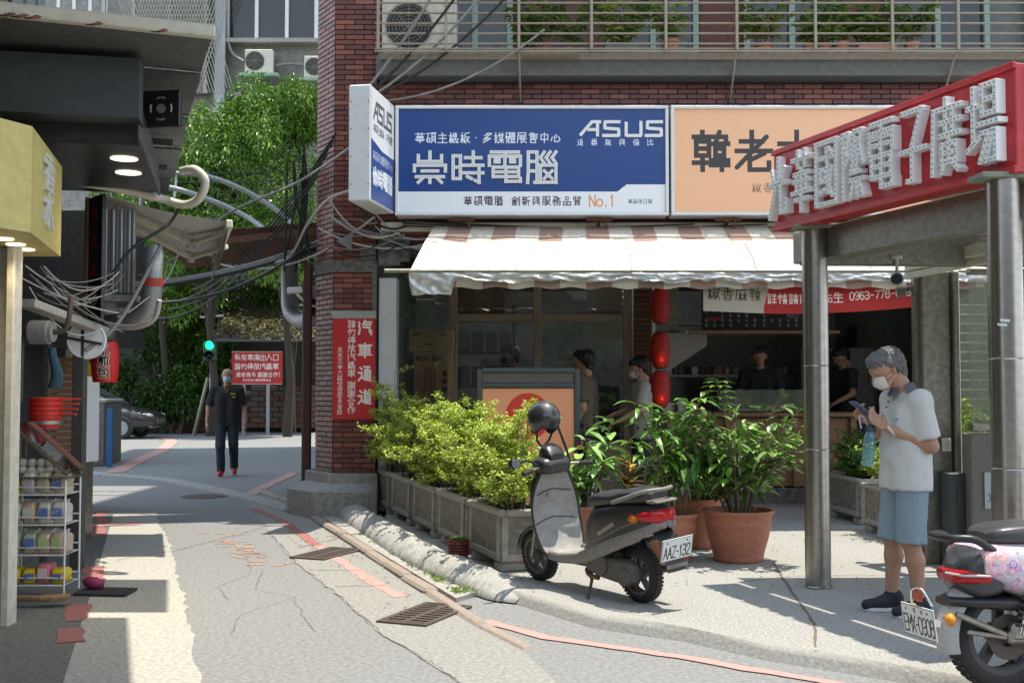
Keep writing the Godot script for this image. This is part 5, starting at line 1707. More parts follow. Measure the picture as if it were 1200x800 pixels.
func build_left_building() -> void:
	var t := thing("shop_row", "row of cluttered low shops along the left side of the lane", "building", V(-3.2, 0, 7.0))
	t.position = Vector3.ZERO
	var mb := MB.new()
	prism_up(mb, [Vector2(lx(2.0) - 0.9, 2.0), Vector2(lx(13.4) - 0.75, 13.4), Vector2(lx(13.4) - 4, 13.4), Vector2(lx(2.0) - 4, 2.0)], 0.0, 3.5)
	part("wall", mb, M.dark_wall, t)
	mb = MB.new()
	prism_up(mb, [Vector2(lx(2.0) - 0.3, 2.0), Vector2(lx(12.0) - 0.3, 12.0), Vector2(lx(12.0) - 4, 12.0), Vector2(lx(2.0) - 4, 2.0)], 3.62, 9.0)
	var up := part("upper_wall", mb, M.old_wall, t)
	for i in 4:
		var d := 8.0 + i * 1.1
		mb = MB.new()
		var dirn := V(-0.33, 0, 1.0).normalized()
		var c := V(lx(d) - 0.29, 5.0, d)
		mb.bar(c - dirn * 0.42, c + dirn * 0.42, 0.04, 1.2)
		part("window", mb, plain(Color(0.10, 0.14, 0.17), 0.2), up)
	# balcony slabs above the picture that throw the stepped shade on the road
	mb = MB.new()
	prism_up(mb, [Vector2(lx(2.0) - 0.3, 2.0), Vector2(0.4, 2.0), Vector2(-1.48, 7.35), Vector2(lx(7.35) - 0.3, 7.35)], 5.0, 5.16)
	prism_up(mb, [Vector2(lx(7.52) - 0.3, 7.52), Vector2(-1.28, 7.52), Vector2(-1.65, 8.75), Vector2(lx(8.75) - 0.3, 8.75)], 5.02, 5.18)
	part("balcony_slab", mb, M.old_wall, t)
	mb = MB.new()
	mb.bx(V(-5.5, 2.65, 13.3), Vector3(1.9, 1.5, 1.4))
	mb.bx(V(-6.4, 0.95, 13.3), Vector3(1.8, 1.9, 1.4))
	part("shed", mb, M.dark_wall, t)
	# shop floor step
	mb = MB.new()
	prism_up(mb, [Vector2(lx(2.0) - 0.95, 2.0), Vector2(lx(2.0) - 0.12, 2.0), Vector2(lx(6.9) - 0.12, 6.9), Vector2(lx(12.0) - 0.1, 12.0), Vector2(lx(12.0) - 0.85, 12.0)], -0.02, 0.05)
	part("step", mb, M.dark_cement, t)
	# cream door post at the left edge
	mb = MB.new()
	mb.bx(V(-3.03, 1.2, 6.9), Vector3(0.05, 2.4, 0.12), 0.006)
	mb.bx(V(-3.12, 1.2, 7.0), Vector3(0.13, 2.4, 0.1), 0.006)
	part("post", mb, M.cream_metal, t)
	mb = MB.new()
	mb.bx(V(-3.045, 1.2, 6.95), Vector3(0.03, 2.38, 0.08))
	part("post_gap", mb, M.dark_wall, t)

	# sheet metal roof that juts over the lane
	var r := thing("sheet_roof", "weathered sheet metal roof with a cream edge jutting over the lane at the top left", "roof", V(-2.4, 3.5, 7.0))
	r.position = Vector3.ZERO
	var a0 := V(-3.35, 3.53, 6.22); var b0 := V(-1.80, 3.52, 6.76)
	var a1 := V(-5.3, 3.53, 11.6); var b1 := V(-3.66, 3.51, 12.06)
	var cuts := [0.0, 0.13, 0.25, 0.36, 0.47, 0.57, 0.68, 0.84, 1.0]
	for i in cuts.size() - 1:
		var s0: float = cuts[i] + 0.002
		var s1: float = cuts[i + 1] + 0.006
		mb = MB.new()
		var jag := R.randf_range(-0.03, 0.03)
		var dx := Vector3(jag, 0, 0)
		var low := Vector3(0, -0.03 * (i % 2), 0)
		var q := [a0.lerp(a1, s0) + low, b0.lerp(b1, s0) + dx + low, b0.lerp(b1, s1) + dx + low, a0.lerp(a1, s1) + low]
		mb.quad_out(q[0], q[1], q[2], q[3], Vector3.DOWN)
		var h := Vector3(0, 0.02, 0)
		mb.quad_out(q[0] + h, q[1] + h, q[2] + h, q[3] + h, Vector3.UP)
		for k in 4:
			mb.quad_out(q[k], q[(k + 1) % 4], q[(k + 1) % 4] + h, q[k] + h, (q[k] + q[(k + 1) % 4]) * 0.5 - (q[0] + q[2]) * 0.5)
		part("panel", mb, M.roof_sheet[i % 2], r)
	mb = MB.new()
	mb.bar(a0 + Vector3(0, 0.035, 0.03), b0 + Vector3(0.02, 0.03, 0.03), 0.07, 0.075, 0.008)
	part("edge_flashing", mb, M.cream_metal, r)
	mb = MB.new()
	for i in 5:
		var s: float = [0.02, 0.06, 0.1, 0.3, 0.52][i]
		mb.ball(a0.lerp(b0, s + 0.3) + Vector3(0, 0.0, 0.058), Vector3(0.06, 0.014, 0.01), 8)
	part("rust_patch", mb, M.rust, r)
	mb = MB.new()
	for i in 4:
		var s: float = [0.3, 0.5, 0.7, 0.9][i]
		mb.bar(a0.lerp(a1, s) - Vector3(0, 0.05, 0), b0.lerp(b1, s) - Vector3(0.1, 0.05, 0), 0.04, 0.05)
	part("rafter", mb, M.dark_wall, r)

	# dark box canopy with two downlights under the roof
	var c := thing("canopy_box", "dark slate canopy box with two round downlights under the sheet roof", "canopy", V(-2.8, 2.97, 7.8))
	c.position = Vector3.ZERO
	mb = MB.new()
	prism_up(mb, [Vector2(-3.5, 6.75), Vector2(-2.32, 7.0), Vector2(-2.36, 7.2), Vector2(-3.6, 7.0)], 3.1, 3.47)
	part("fascia", mb, M.dark_panel, c)
	mb = MB.new()
	prism_up(mb, [Vector2(-3.6, 7.01), Vector2(-2.365, 7.21), Vector2(-2.80, 8.95), Vector2(-4.1, 8.8)], 2.97, 3.2)
	part("soffit", mb, grainy(Color(0.022, 0.022, 0.022), Color(0.045, 0.044, 0.042), 0.9, 0.35, 0.02, 4), c)
	mb = MB.new()
	mb.bar(V(-2.335, 3.02, 7.05), V(-2.79, 2.99, 8.93), 0.02, 0.1, 0.004)
	part("trim", mb, M.dark_panel, c)
	for p in [[-2.62, 7.62], [-2.76, 8.12]]:
		mb = MB.new()
		mb.cyl(V(p[0], 2.964, p[1]), V(p[0], 2.97, p[1]), 0.09, 0.09, 20)
		part("downlight", mb, glow(Color(1.0, 0.94, 0.82), 1.4), c)
		var l := SpotLight3D.new()
		l.name = "downlight_lamp"
		l.position = V(p[0], 2.95, p[1])
		l.rotation_degrees = Vector3(-90, 0, 0)
		l.spot_angle = 60.0
		l.spot_range = 10.0
		l.light_size = 0.09
		l.light_color = Color(1.0, 0.92, 0.78)
		l.light_energy = 0.5
		l.shadow_enabled = true
		c.add_child(l)
	# square loudspeaker
	var sp := thing("loudspeaker", "square black loudspeaker plate fixed under the sheet roof", "loudspeaker", V(-2.36, 3.30, 7.6), -0.15)
	mb = MB.new()
	mb.bx(Vector3.ZERO, Vector3(0.27, 0.25, 0.04), 0.008)
	part("box", mb, M.black_plastic, sp)
	mb = MB.new()
	mb.cyl(Vector3(0, 0, 0.02), Vector3(0, 0, 0.026), 0.032, 0.03, 14)
	for k in 4:
		var ring := []
		for j in 6:
			var a := PI / 2 * k - 0.38 + j * 0.15
			ring.append(Vector3(cos(a) * 0.075, sin(a) * 0.075, 0.023))
		mb.tube(ring, 0.008, 5)
	part("vents", mb, M.galvanised, sp)

	# yellow sign box with raised white lettering and lamps underneath
	var y := thing("sign_box", "mustard yellow shop sign box with small lamps under it at the left edge", "sign", V(-2.9, 2.27, 6.9))
	y.position = Vector3.ZERO
	var ym := grainy(Color(0.54, 0.45, 0.14), Color(0.62, 0.53, 0.19), 0.9, 0.5, 0.015, 4)
	mb = MB.new()
	prism_up(mb, [Vector2(-2.66, 6.25), Vector2(-2.95, 7.4), Vector2(-3.9, 7.4), Vector2(-3.9, 5.6), Vector2(-2.95, 5.6)], 2.28, 2.87)
	part("box", mb, ym, y)
	for p in [[-2.86, 6.5], [-2.9, 6.75], [-2.95, 7.0], [-2.83, 6.25]]:
		mb = MB.new()
		mb.cyl(V(p[0] - 0.06, 2.272, p[1]), V(p[0] - 0.06, 2.28, p[1]), 0.055, 0.055, 16)
		part("lamp", mb, glow(Color(1.0, 0.93, 0.78), 1.5), y)
		var l := SpotLight3D.new()
		l.name = "sign_lamp"
		l.position = V(p[0] - 0.06, 2.26, p[1])
		l.rotation_degrees = Vector3(-90, 0, 0)
		l.spot_angle = 60.0
		l.spot_range = 8.0
		l.light_size = 0.055
		l.light_color = Color(1.0, 0.9, 0.72)
		l.light_energy = 0.2
		l.shadow_enabled = true
		y.add_child(l)
	var fd := (V(-2.95, 0, 7.4) - V(-2.66, 0, 6.25)).normalized()
	var fb := Basis(fd, Vector3.UP, fd.cross(Vector3.UP))
	var k := 0
	for ch in "香水":
		letter(y, ch, Transform3D(fb, V(-2.66, 2.37 + 0.0, 6.25) + fd * (0.38 + 0.0) + Vector3(0, 0.24 - k * 0.22, 0)), Vector2(0.34, 0.2), 0.03, 0.02, plain(Color(0.6, 0.58, 0.52), 0.5), null, 0.1)
		k += 1

	# retractable white awning with folding arms
	var w := thing("folding_awning", "dirty white folding arm awning half open on the left side of the lane", "awning", V(-3.0, 2.8, 10.4))
	w.position = Vector3.ZERO
	var rows := []
	for j in 7:
		var s := j / 6.0
		var row := []
		for i in 9:
			var u := i / 8.0
			var inn := V(-3.56, 3.10, 9.75).lerp(V(-4.08, 3.06, 11.3), u)
			var out := V(-2.45, 2.86, 9.8).lerp(V(-2.95, 2.72, 11.25), u)
			row.append(inn.lerp(out, s) - Vector3(0, 0.03 * sin(s * PI), 0))
		rows.append(row)
	mb = MB.new()
	mb.sheet(rows)
	part("canvas", mb, grainy(Color(0.56, 0.55, 0.52), Color(0.70, 0.69, 0.66), 0.8, 0.8, 0.02, 5), w)
	mb = MB.new()
	rows = []
	for j in 5:
		var row := []
		for i in 9:
			var u := i / 8.0
			row.append(V(-2.45, 2.85, 9.8).lerp(V(-2.95, 2.71, 11.25), u) - Vector3(0.01 * j, j * 0.055 + 0.03 * absf(sin(u * 9.0)) * j / 4.0, 0))
		rows.append(row)
	mb.sheet(rows)
	part("valance", mb, grainy(Color(0.56, 0.55, 0.52), Color(0.68, 0.67, 0.64), 0.8, 0.8, 0.02, 5), w)
	mb = MB.new()
	mb.bar(V(-2.44, 2.84, 9.76), V(-2.96, 2.70, 11.3), 0.06, 0.07, 0.01)
	part("front_bar", mb, M.cream_metal, w)
	for q in [[V(-3.5, 3.0, 9.95), V(-2.98, 2.76, 10.5), V(-2.5, 2.8, 9.95)], [V(-3.6, 2.98, 10.1), V(-3.05, 2.66, 10.75), V(-2.62, 2.72, 10.4)]]:
		mb = MB.new()
		mb.bar(q[0], q[1], 0.05, 0.05, 0.008)
		mb.bar(q[1], q[2], 0.045, 0.045, 0.008)
		mb.cyl(q[1] + Vector3(0, 0.045, 0), q[1] - Vector3(0, 0.045, 0), 0.04, 0.04, 10)
		part("arm", mb, M.cream_metal, w)
	mb = MB.new()
	mb.bar(V(-3.5, 2.9, 9.6), V(-4.1, 2.86, 11.3), 0.1, 0.14, 0.01)
	part("wall_case", mb, M.rust, w)

	# corrugated panel box
	var cb := thing("corrugated_panel", "grey corrugated metal panel standing under the folding awning", "panel", V(-3.47, 2.25, 9.9))
	for i in 11:
		mb = MB.new()
		mb.bx(Vector3(-0.16 + i * 0.033, 0.36, 0.05 - absf(i - 5) * 0.004 + (0.012 if i % 2 else 0.0)), Vector3(0.031, 0.74, 0.05), 0.008)
		part("rib", mb, M.galvanised, cb)
	mb = MB.new()
	mb.bx(Vector3(0, -0.05, 0.02), Vector3(0.42, 0.06, 0.16), 0.006)
	mb.bx(Vector3(0.06, -0.16, 0.02), Vector3(0.42, 0.05, 0.16), 0.006)
	part("bottom_rail", mb, M.cement, cb)
	# dark lattice sign
	var lt := thing("lattice_sign", "tall narrow dark sign with red writing and a wooden edge", "sign", V(-3.32, 1.95, 9.0), -0.9)
	img_sign(lt)
	# duct with a red band
	mb = MB.new()
	mb.tube(smooth_path([V(-3.7, 2.02, 10.2), V(-3.35, 2.02, 9.9), V(-3.18, 2.08, 9.8), V(-3.1, 2.2, 9.75), V(-3.08, 2.45, 9.7), V(-3.1, 2.6, 9.8)], 6), 0.085, 12)
	var du := solo("duct", "grey round duct bending up with a red tape band beside the lantern", "duct", mb, M.galvanised)
	mb = MB.new()
	mb.cyl(V(-3.085, 2.30, 9.72), V(-3.08, 2.37, 9.71), 0.092, 0.092, 14, false)
	part("tape_band", mb, plain(Color(0.45, 0.05, 0.04), 0.6), du)
	# white round sign
	var rs := thing("round_sign", "round white box sign hanging beside the red lantern", "sign", V(-3.37, 1.80, 9.0), 0.25)
	mb = MB.new()
	mb.lathe([Vector2(0, -0.04), Vector2(0.14, -0.04), Vector2(0.15, -0.03), Vector2(0.15, 0.03), Vector2(0.14, 0.04), Vector2(0.13, 0.036), Vector2(0, 0.036)], Transform3D(Basis(Vector3(1, 0, 0), PI / 2), Vector3.ZERO), 32)
	part("disc", mb, M.white_metal, rs)
	mb = MB.new()
	mb.bar(Vector3(-0.16, 0.02, 0.05), Vector3(0.12, -0.03, 0.05), 0.02, 0.02)
	part("bracket", mb, M.black_plastic, rs)
	# yellow sign behind
	var ys := thing("hanging_sign", "small yellow hanging sign behind the round white sign", "sign", V(-3.72, 1.62, 9.9))
	mb = MB.new()
	mb.bx(Vector3(0, 0, 0), Vector3(0.26, 0.19, 0.03), 0.004)
	part("board", mb, plain(Color(0.55, 0.40, 0.04), 0.5), ys)
	var im := board_image(130, 95, Color(0.80, 0.68, 0.14))
	ink(im, "香", 84, 16, 22, Color(0.2, 0.2, 0.1), 0.12)
	ink(im, "中", 12, 54, 26, Color(0.75, 0.75, 0.6), 0.14)
	ink(im, "老", 44, 54, 26, Color(0.75, 0.75, 0.6), 0.14)
	mb = MB.new()
	mb.quad(Vector3(-0.127, -0.092, 0.017), Vector3(0.127, -0.092, 0.017), Vector3(0.127, 0.092, 0.017), Vector3(-0.127, 0.092, 0.017))
	part("print", mb, printed(im), ys)
	# red paper lantern with three black signs
	var la := thing("lantern", "red cylinder lantern with three black characters on the left side of the lane", "lantern", V(-3.33, 1.47, 9.3), -0.1)
	im = board_image(512, 256, Color(0.76, 0.09, 0.09))
	ink(im, "水煎包", 96, 14, 66, Color(0.82, 0.75, 0.7), 0.24, 1.14, true, 1.0)
	ink(im, "水煎包", 96, 14, 66, Color(0.05, 0.04, 0.04), 0.12, 1.14, true, 1.0)
	mb = MB.new()
	var prof := []
	for i in 21:
		var s := i / 20.0
		prof.append(Vector2(0.088 + 0.022 * pow(sin(PI * clampf(s, 0.03, 0.97)), 0.5) - (0.0012 if i % 2 else 0.0), s * 0.33))
	mb.lathe(prof, Transform3D(Basis(Vector3.UP, -PI + 0.3), Vector3.ZERO), 24)
	mb.lathe([Vector2(0.0, 0.0), Vector2(0.09, 0.0)], Transform3D(Basis(Vector3(1, 0, 0), PI), Vector3.ZERO), 24)
	part("shade", mb, printed(im, 0.5), la)
	mb = MB.new()
	mb.lathe([Vector2(0.085, 0.33), Vector2(0.06, 0.345), Vector2(0, 0.345)], Transform3D(), 20)
	mb.cyl(Vector3(0, 0.34, 0), Vector3(0, 0.44, 0), 0.004, 0.004, 5)
	part("cap", mb, M.black_plastic, la)

func img_sign(lt: Node3D) -> void:
	var im := board_image(128, 512, Color(0.10, 0.11, 0.11))
	for i in 60:
		im.fill_rect(Rect2i(R.randi_range(0, 110), R.randi_range(0, 500), 14, 3), Color(0.22, 0.23, 0.23))
	ink(im, "辣香椒麻", 30, 40, 60, Color(0.6, 0.15, 0.14), 0.12, 1.9, true)
	var mb := MB.new()
	mb.bx(Vector3(0, 0.5, -0.02), Vector3(0.3, 1.0, 0.03), 0.003)
	part("board", mb, M.black_plastic, lt)
	mb = MB.new()
	mb.quad(Vector3(-0.14, 0.01, 0), Vector3(0.14, 0.01, 0), Vector3(0.14, 0.99, 0), Vector3(-0.14, 0.99, 0))
	part("print", mb, printed(im, 0.6), lt)
	mb = MB.new()
	mb.bx(Vector3(-0.17, 0.5, -0.01), Vector3(0.04, 1.02, 0.06), 0.004)
	part("wooden_edge", mb, M.wood, lt)

func build_bread_shop() -> void:
	# wire rack of bread
	var t := thing("bread_rack", "white wire rack with four shelves on the left pavement", "rack", V(-3.18, 0.05, 7.75), 0.0)
	var mb := MB.new()
	for x in [-0.2, 0.2]:
		for z in [-0.13, 0.13]:
			mb = MB.new()
			mb.cyl(Vector3(x, 0, z), Vector3(x, 0.76, z), 0.007, 0.007, 6)
			part("upright", mb, M.white_metal, t)
	for i in 4:
		var y := 0.06 + i * 0.2
		mb = MB.new()
		for z in [-0.13, 0.13]:
			mb.cyl(Vector3(-0.2, y, z), Vector3(0.2, y, z), 0.006, 0.006, 5)
			mb.cyl(Vector3(-0.2, y + 0.05, z), Vector3(0.2, y + 0.05, z), 0.006, 0.006, 5)
		for k in 12:
			mb.cyl(Vector3(-0.19 + k * 0.0345, y, -0.13), Vector3(-0.19 + k * 0.0345, y, 0.13), 0.003, 0.003, 4)
		part("shelf", mb, M.white_metal, t)
	# packets of bread: each a puffed bag with a loaf
	var bag := pane(Color(0.9, 0.9, 0.88), 0.22, 0.15)
	var loaf := [grainy(Color(0.34, 0.19, 0.09), Color(0.52, 0.36, 0.2), 0.08, 0.8), grainy(Color(0.42, 0.4, 0.36), Color(0.6, 0.58, 0.52), 0.08, 0.8), grainy(Color(0.2, 0.32, 0.06), Color(0.5, 0.5, 0.3), 0.09, 0.8), plain(Color(0.62, 0.44, 0.02), 0.35), plain(Color(0.5, 0.16, 0.2), 0.4)]
	var kinds := [[3, 3, 4, 3], [1, 2, 0, 0], [1, 0, 1, 1], [3, 1, 2, 0]]
	var what := ["browned round bread", "white steamed bread", "green wrapped bread", "yellow packet of snacks", "pink packet of snacks"]
	var level := ["lowest shelf", "second shelf from below", "third shelf from below", "top shelf"]
	var spot := ["far left", "middle left", "middle right", "far right"]
	for i in 4:
		for k in 4:
			var kd: int = kinds[i][k]
			var p := thing("bread_packet", "%s, %s of the %s of the rack" % [what[kd], spot[k], level[i]], "bread", V(-3.18 - 0.15 + k * 0.1, 0.05 + 0.068 + i * 0.2, 7.70), R.randf_range(-0.2, 0.2), "packets on the bread rack")
			var rows := []
			for j in 9:
				var s := j / 8.0
				var row := []
				for q in 14:
					var a := TAU * q / 14.0
					var w := 0.047 * (1.0 - 0.3 * pow(absf(2.0 * s - 1.0), 5.0)) * (1.0 + 0.06 * sin(q * 5.0 + k + s * 9.0))
					var ca := signf(cos(a)) * pow(absf(cos(a)), 0.38)
					var sa := signf(sin(a)) * pow(absf(sin(a)), 0.38)
					row.append(Vector3(ca * w + R.randf_range(-0.003, 0.003), s * (0.135 if kd != 3 else 0.10), -sa * w * 1.6))
				rows.append(row)
			mb = MB.new()
			mb.sheet(rows, true, true)
			part("loaf", mb, loaf[kd], p)
			mb = MB.new()
			var hy := 0.05 if kd == 3 else 0.075
			mb.bx(Vector3(0, hy, 0.082), Vector3(0.06, hy * 0.8, 0.004), 0.001)
			part("label", mb, plain([Color(0.5, 0.42, 0.3), Color(0.35, 0.5, 0.2), Color(0.6, 0.6, 0.55), Color(0.1, 0.16, 0.4), Color(0.6, 0.5, 0.5)][(kd + i) % 5], 0.4), p)
			if kd < 3:
				mb = MB.new()
				for row in rows:
					for q in row.size():
						row[q] = row[q] * Vector3(1.08, 1.0, 1.08) + Vector3(R.randf_range(-0.003, 0.003), 0, 0)
				rows.append(rows[8].map(func(v): return v * Vector3(1.4, 1, 0.5) + Vector3(0, 0.025, 0)))
				mb.sheet(rows, true, false)
				part("bag", mb, bag, p)
	# slanted glass case above the rack
	t = thing("snack_case", "small slanted glass snack case standing over the bread rack", "case", V(-3.16, 0.82, 7.72))
	mb = MB.new()
	mb.bar(Vector3(-0.19, 0.36, 0.12), Vector3(0.2, 0.02, 0.12), 0.02, 0.02)
	mb.bar(Vector3(-0.19, 0.36, -0.12), Vector3(0.2, 0.02, -0.12), 0.02, 0.02)
	mb.bx(Vector3(-0.19, 0.18, 0.12), Vector3(0.02, 0.36, 0.02))
	mb.bx(Vector3(-0.19, 0.18, -0.12), Vector3(0.02, 0.36, 0.02))
	mb.bx(Vector3(0, 0.005, 0), Vector3(0.4, 0.012, 0.26))
	part("frame", mb, M.dull_steel, t)
	mb = MB.new()
	mb.box(Transform3D(Basis(Vector3(0, 0, 1), -0.717), Vector3(0.01, 0.2, 0)), Vector3(0.5, 0.006, 0.23))
	part("lid", mb, M.glass, t)
	mb = MB.new()
	mb.box(Transform3D(Basis(Vector3(0, 0, 1), -0.717), Vector3(0.07, 0.22, 0)), Vector3(0.46, 0.008, 0.1))
	part("dark_strip", mb, grainy(Color(0.03, 0.05, 0.03), Color(0.25, 0.05, 0.04), 0.3, 0.5, 0.01, 3), t)
	mb = MB.new()
	for i in 9:
		mb.ball(Vector3(-0.14 + (i % 5) * 0.06, 0.05 + (i / 5) * 0.05, 0.02), Vector3(0.035, 0.03, 0.035), 8)
	part("snacks", mb, loaf[1], t)
	# planks and mat
	for q in [[-2.97, 7.45, 0.18, 0.1, 0.3, "short wooden plank lying by the foot of the bread rack"], [-3.1, 7.42, 0.3, 0.06, -0.1, "longer wooden plank lying under the bread rack"]]:
		mb = MB.new()
		mb.bx(V(q[0], 0.066, q[1]), Vector3(q[2], 0.025, q[3]), 0.004, q[4])
		solo("plank", q[5], "plank", mb, M.wood)
	mb = MB.new()
	for i in 11:
		mb.bx(V(-2.98 + i * 0.034, 0.018, 7.95 - i * 0.004), Vector3(0.03, 0.016, 0.26), 0.003)
	solo("floor_mat", "dark ribbed mat lying on the road beside the bread rack", "mat", mb, M.rubber)
	# purple folded cloth
	mb = MB.new()
	mb.lathe([Vector2(0, 0), Vector2(0.03, 0.01), Vector2(0.045, 0.06), Vector2(0.035, 0.13), Vector2(0.012, 0.15), Vector2(0, 0.15)], Transform3D(Basis(Vector3(0, 0, 1), 1.35), V(-2.84, 0.05, 7.98)), 10, true)
	solo("folded_umbrella", "small purple folded umbrella beside the bread rack", "umbrella", mb, plain(Color(0.2, 0.02, 0.08), 0.6))
	# red strainers stacked on a hook
	for i in 4:
		t = thing("strainer", ["lowest", "second lowest", "second highest", "topmost"][i] + " red plastic strainer in the stack over the bread rack", "strainer", V(-3.28, 1.14 + i * 0.035, 8.0), 0.12 * i - 0.15, "stacked red strainers")
		var red := plain(Color(0.55, 0.025, 0.02), 0.4)
		mb = MB.new()
		mb.lathe([Vector2(0, 0), Vector2(0.085, 0.0), Vector2(0.108, 0.1), Vector2(0.118, 0.1), Vector2(0.118, 0.112), Vector2(0.102, 0.112), Vector2(0.08, 0.008), Vector2(0, 0.008)], Transform3D(), 20)
		part("bowl", mb, red, t)
		mb = MB.new()
		mb.bx(Vector3(0.17, 0.1, 0), Vector3(0.13, 0.012, 0.03), 0.004)
		part("handle", mb, red, t)
	mb = MB.new()
	mb.lathe([Vector2(0.115, 0.05), Vector2(0.12, 0.05), Vector2(0.12, 0.075), Vector2(0.115, 0.075)], Transform3D(Basis(), V(-3.28, 1.12, 8.0)), 20)
	mb.bar(V(-3.39, 1.18, 8.0), V(-3.46, 1.18, 8.0), 0.02, 0.02)
	mb.bar(V(-3.46, 1.2, 8.0), V(-3.46, 0.05, 8.0), 0.025, 0.025)
	solo("strainer_stand", "steel ring stand that holds the red strainers", "stand", mb, M.dull_steel)
	# gas meter
	t = thing("gas_meter", "grey cylindrical meter on the wall over the red strainers", "meter", V(-3.33, 1.82, 8.1))
	mb = MB.new()
	mb.cyl(Vector3(-0.1, 0, 0), Vector3(0.03, 0, 0), 0.085, 0.085, 20)
	mb.cyl(Vector3(0.03, 0, 0), Vector3(0.06, 0, 0), 0.07, 0.07, 20)
	part("drum", mb, M.galvanised, t)
	mb = MB.new()
	mb.tube(smooth_path([Vector3(0.06, 0.0, 0), Vector3(0.14, 0.02, 0), Vector3(0.17, 0.12, 0), Vector3(0.16, 0.25, -0.05)]), 0.02, 8)
	mb.tube(smooth_path([Vector3(-0.1, 0, 0), Vector3(-0.16, -0.05, 0), Vector3(-0.17, -0.5, 0)]), 0.018, 8)
	part("pipe", mb, M.iron, t)
	# cream shelf board above the meter
	mb = MB.new()
	mb.bar(V(-3.42, 2.02, 8.0), V(-3.32, 1.88, 9.2), 0.12, 0.06, 0.006)
	solo("shelf_board", "cream painted shelf board under the tangled cables on the left", "board", mb, M.cream_concrete)
	# dark wooden post
	mb = MB.new()
	mb.bx(V(-3.42, 0.95, 9.0), Vector3(0.09, 1.9, 0.09), 0.006)
	mb.bx(V(-3.6, 0.95, 8.8), Vector3(0.05, 1.9, 0.05), 0.006)
	solo("shop_post", "pair of dark posts between the strainers and the white cabinet", "post", mb, M.dark_wall)
	# slatted shutter between the posts
	t = thing("slat_shutter", "brown slatted shutter behind the dark shop posts", "shutter", V(-3.62, 0.6, 9.2), 0.3)
	for i in 22:
		mb = MB.new()
		mb.bx(Vector3(0, i * 0.05, 0), Vector3(0.24, 0.042, 0.012), 0.003)
		part("slat", mb, M.wood, t)
	# hanging blue bag
	mb = MB.new()
	var rr := []
	for j in 7:
		var s := j / 6.0
		var row := []
		for q in 10:
			var a := TAU * q / 10.0
			row.append(V(-3.38 + cos(a) * 0.045 * (1.2 - 0.6 * s) + 0.02 * sin(s * 5.0), 1.42 + s * 0.3, 8.4 + sin(a) * 0.02 * (1.0 + 0.4 * sin(q * 2.0))))
		rr.append(row)
	mb.sheet(rr, true, true)
	solo("hanging_cloth", "dark blue cloth hanging beside the grey meter", "cloth", mb, plain(Color(0.03, 0.08, 0.11), 0.85))
	# white electric cabinet
	t = thing("electric_cabinet", "tall white metal cabinet below the yellow hanging sign", "cabinet", V(-4.15, 0.72, 10.9), -0.25)
	mb = MB.new()
	mb.bx(Vector3(0, 0.42, 0), Vector3(0.26, 0.84, 0.3), 0.01)
	part("case", mb, M.white_metal, t)
	mb = MB.new()
	mb.bx(Vector3(-0.02, 0.42, 0.155), Vector3(0.2, 0.78, 0.012), 0.004)
	part("door", mb, M.white_metal, t)
	mb = MB.new()
	mb.bx(Vector3(0, -0.36, 0), Vector3(0.2, 0.72, 0.2))
	mb.cyl(Vector3(0.02, -0.12, 0.1), Vector3(0.02, -0.12, 0.12), 0.03, 0.03, 10)
	part("stand", mb, M.dull_steel, t)

func leaves_in(mb: MB, mid: Vector3, rad: Vector3, count: int, l0: float, l1: float, dark: Color, light: Color, droop := 0.3, ratio := 0.42) -> void:
	for i in count:
		var d := Vector3(R.randfn(), R.randfn(), R.randfn()).normalized()
		var p := mid + d * rad * pow(R.randf(), 0.33)
		var dd := (d + Vector3(R.randf_range(-1, 1), R.randf_range(-0.8, 0.6), R.randf_range(-1, 1))).normalized()
		var sd := dd.cross(Vector3(R.randf_range(-0.4, 0.4), 1, R.randf_range(-0.4, 0.4))).normalized()
		mb.col = dark.lerp(light, R.randf())
		var l := R.randf_range(l0, l1)
		mb.leaf(p, dd, sd, l, l * ratio, droop)

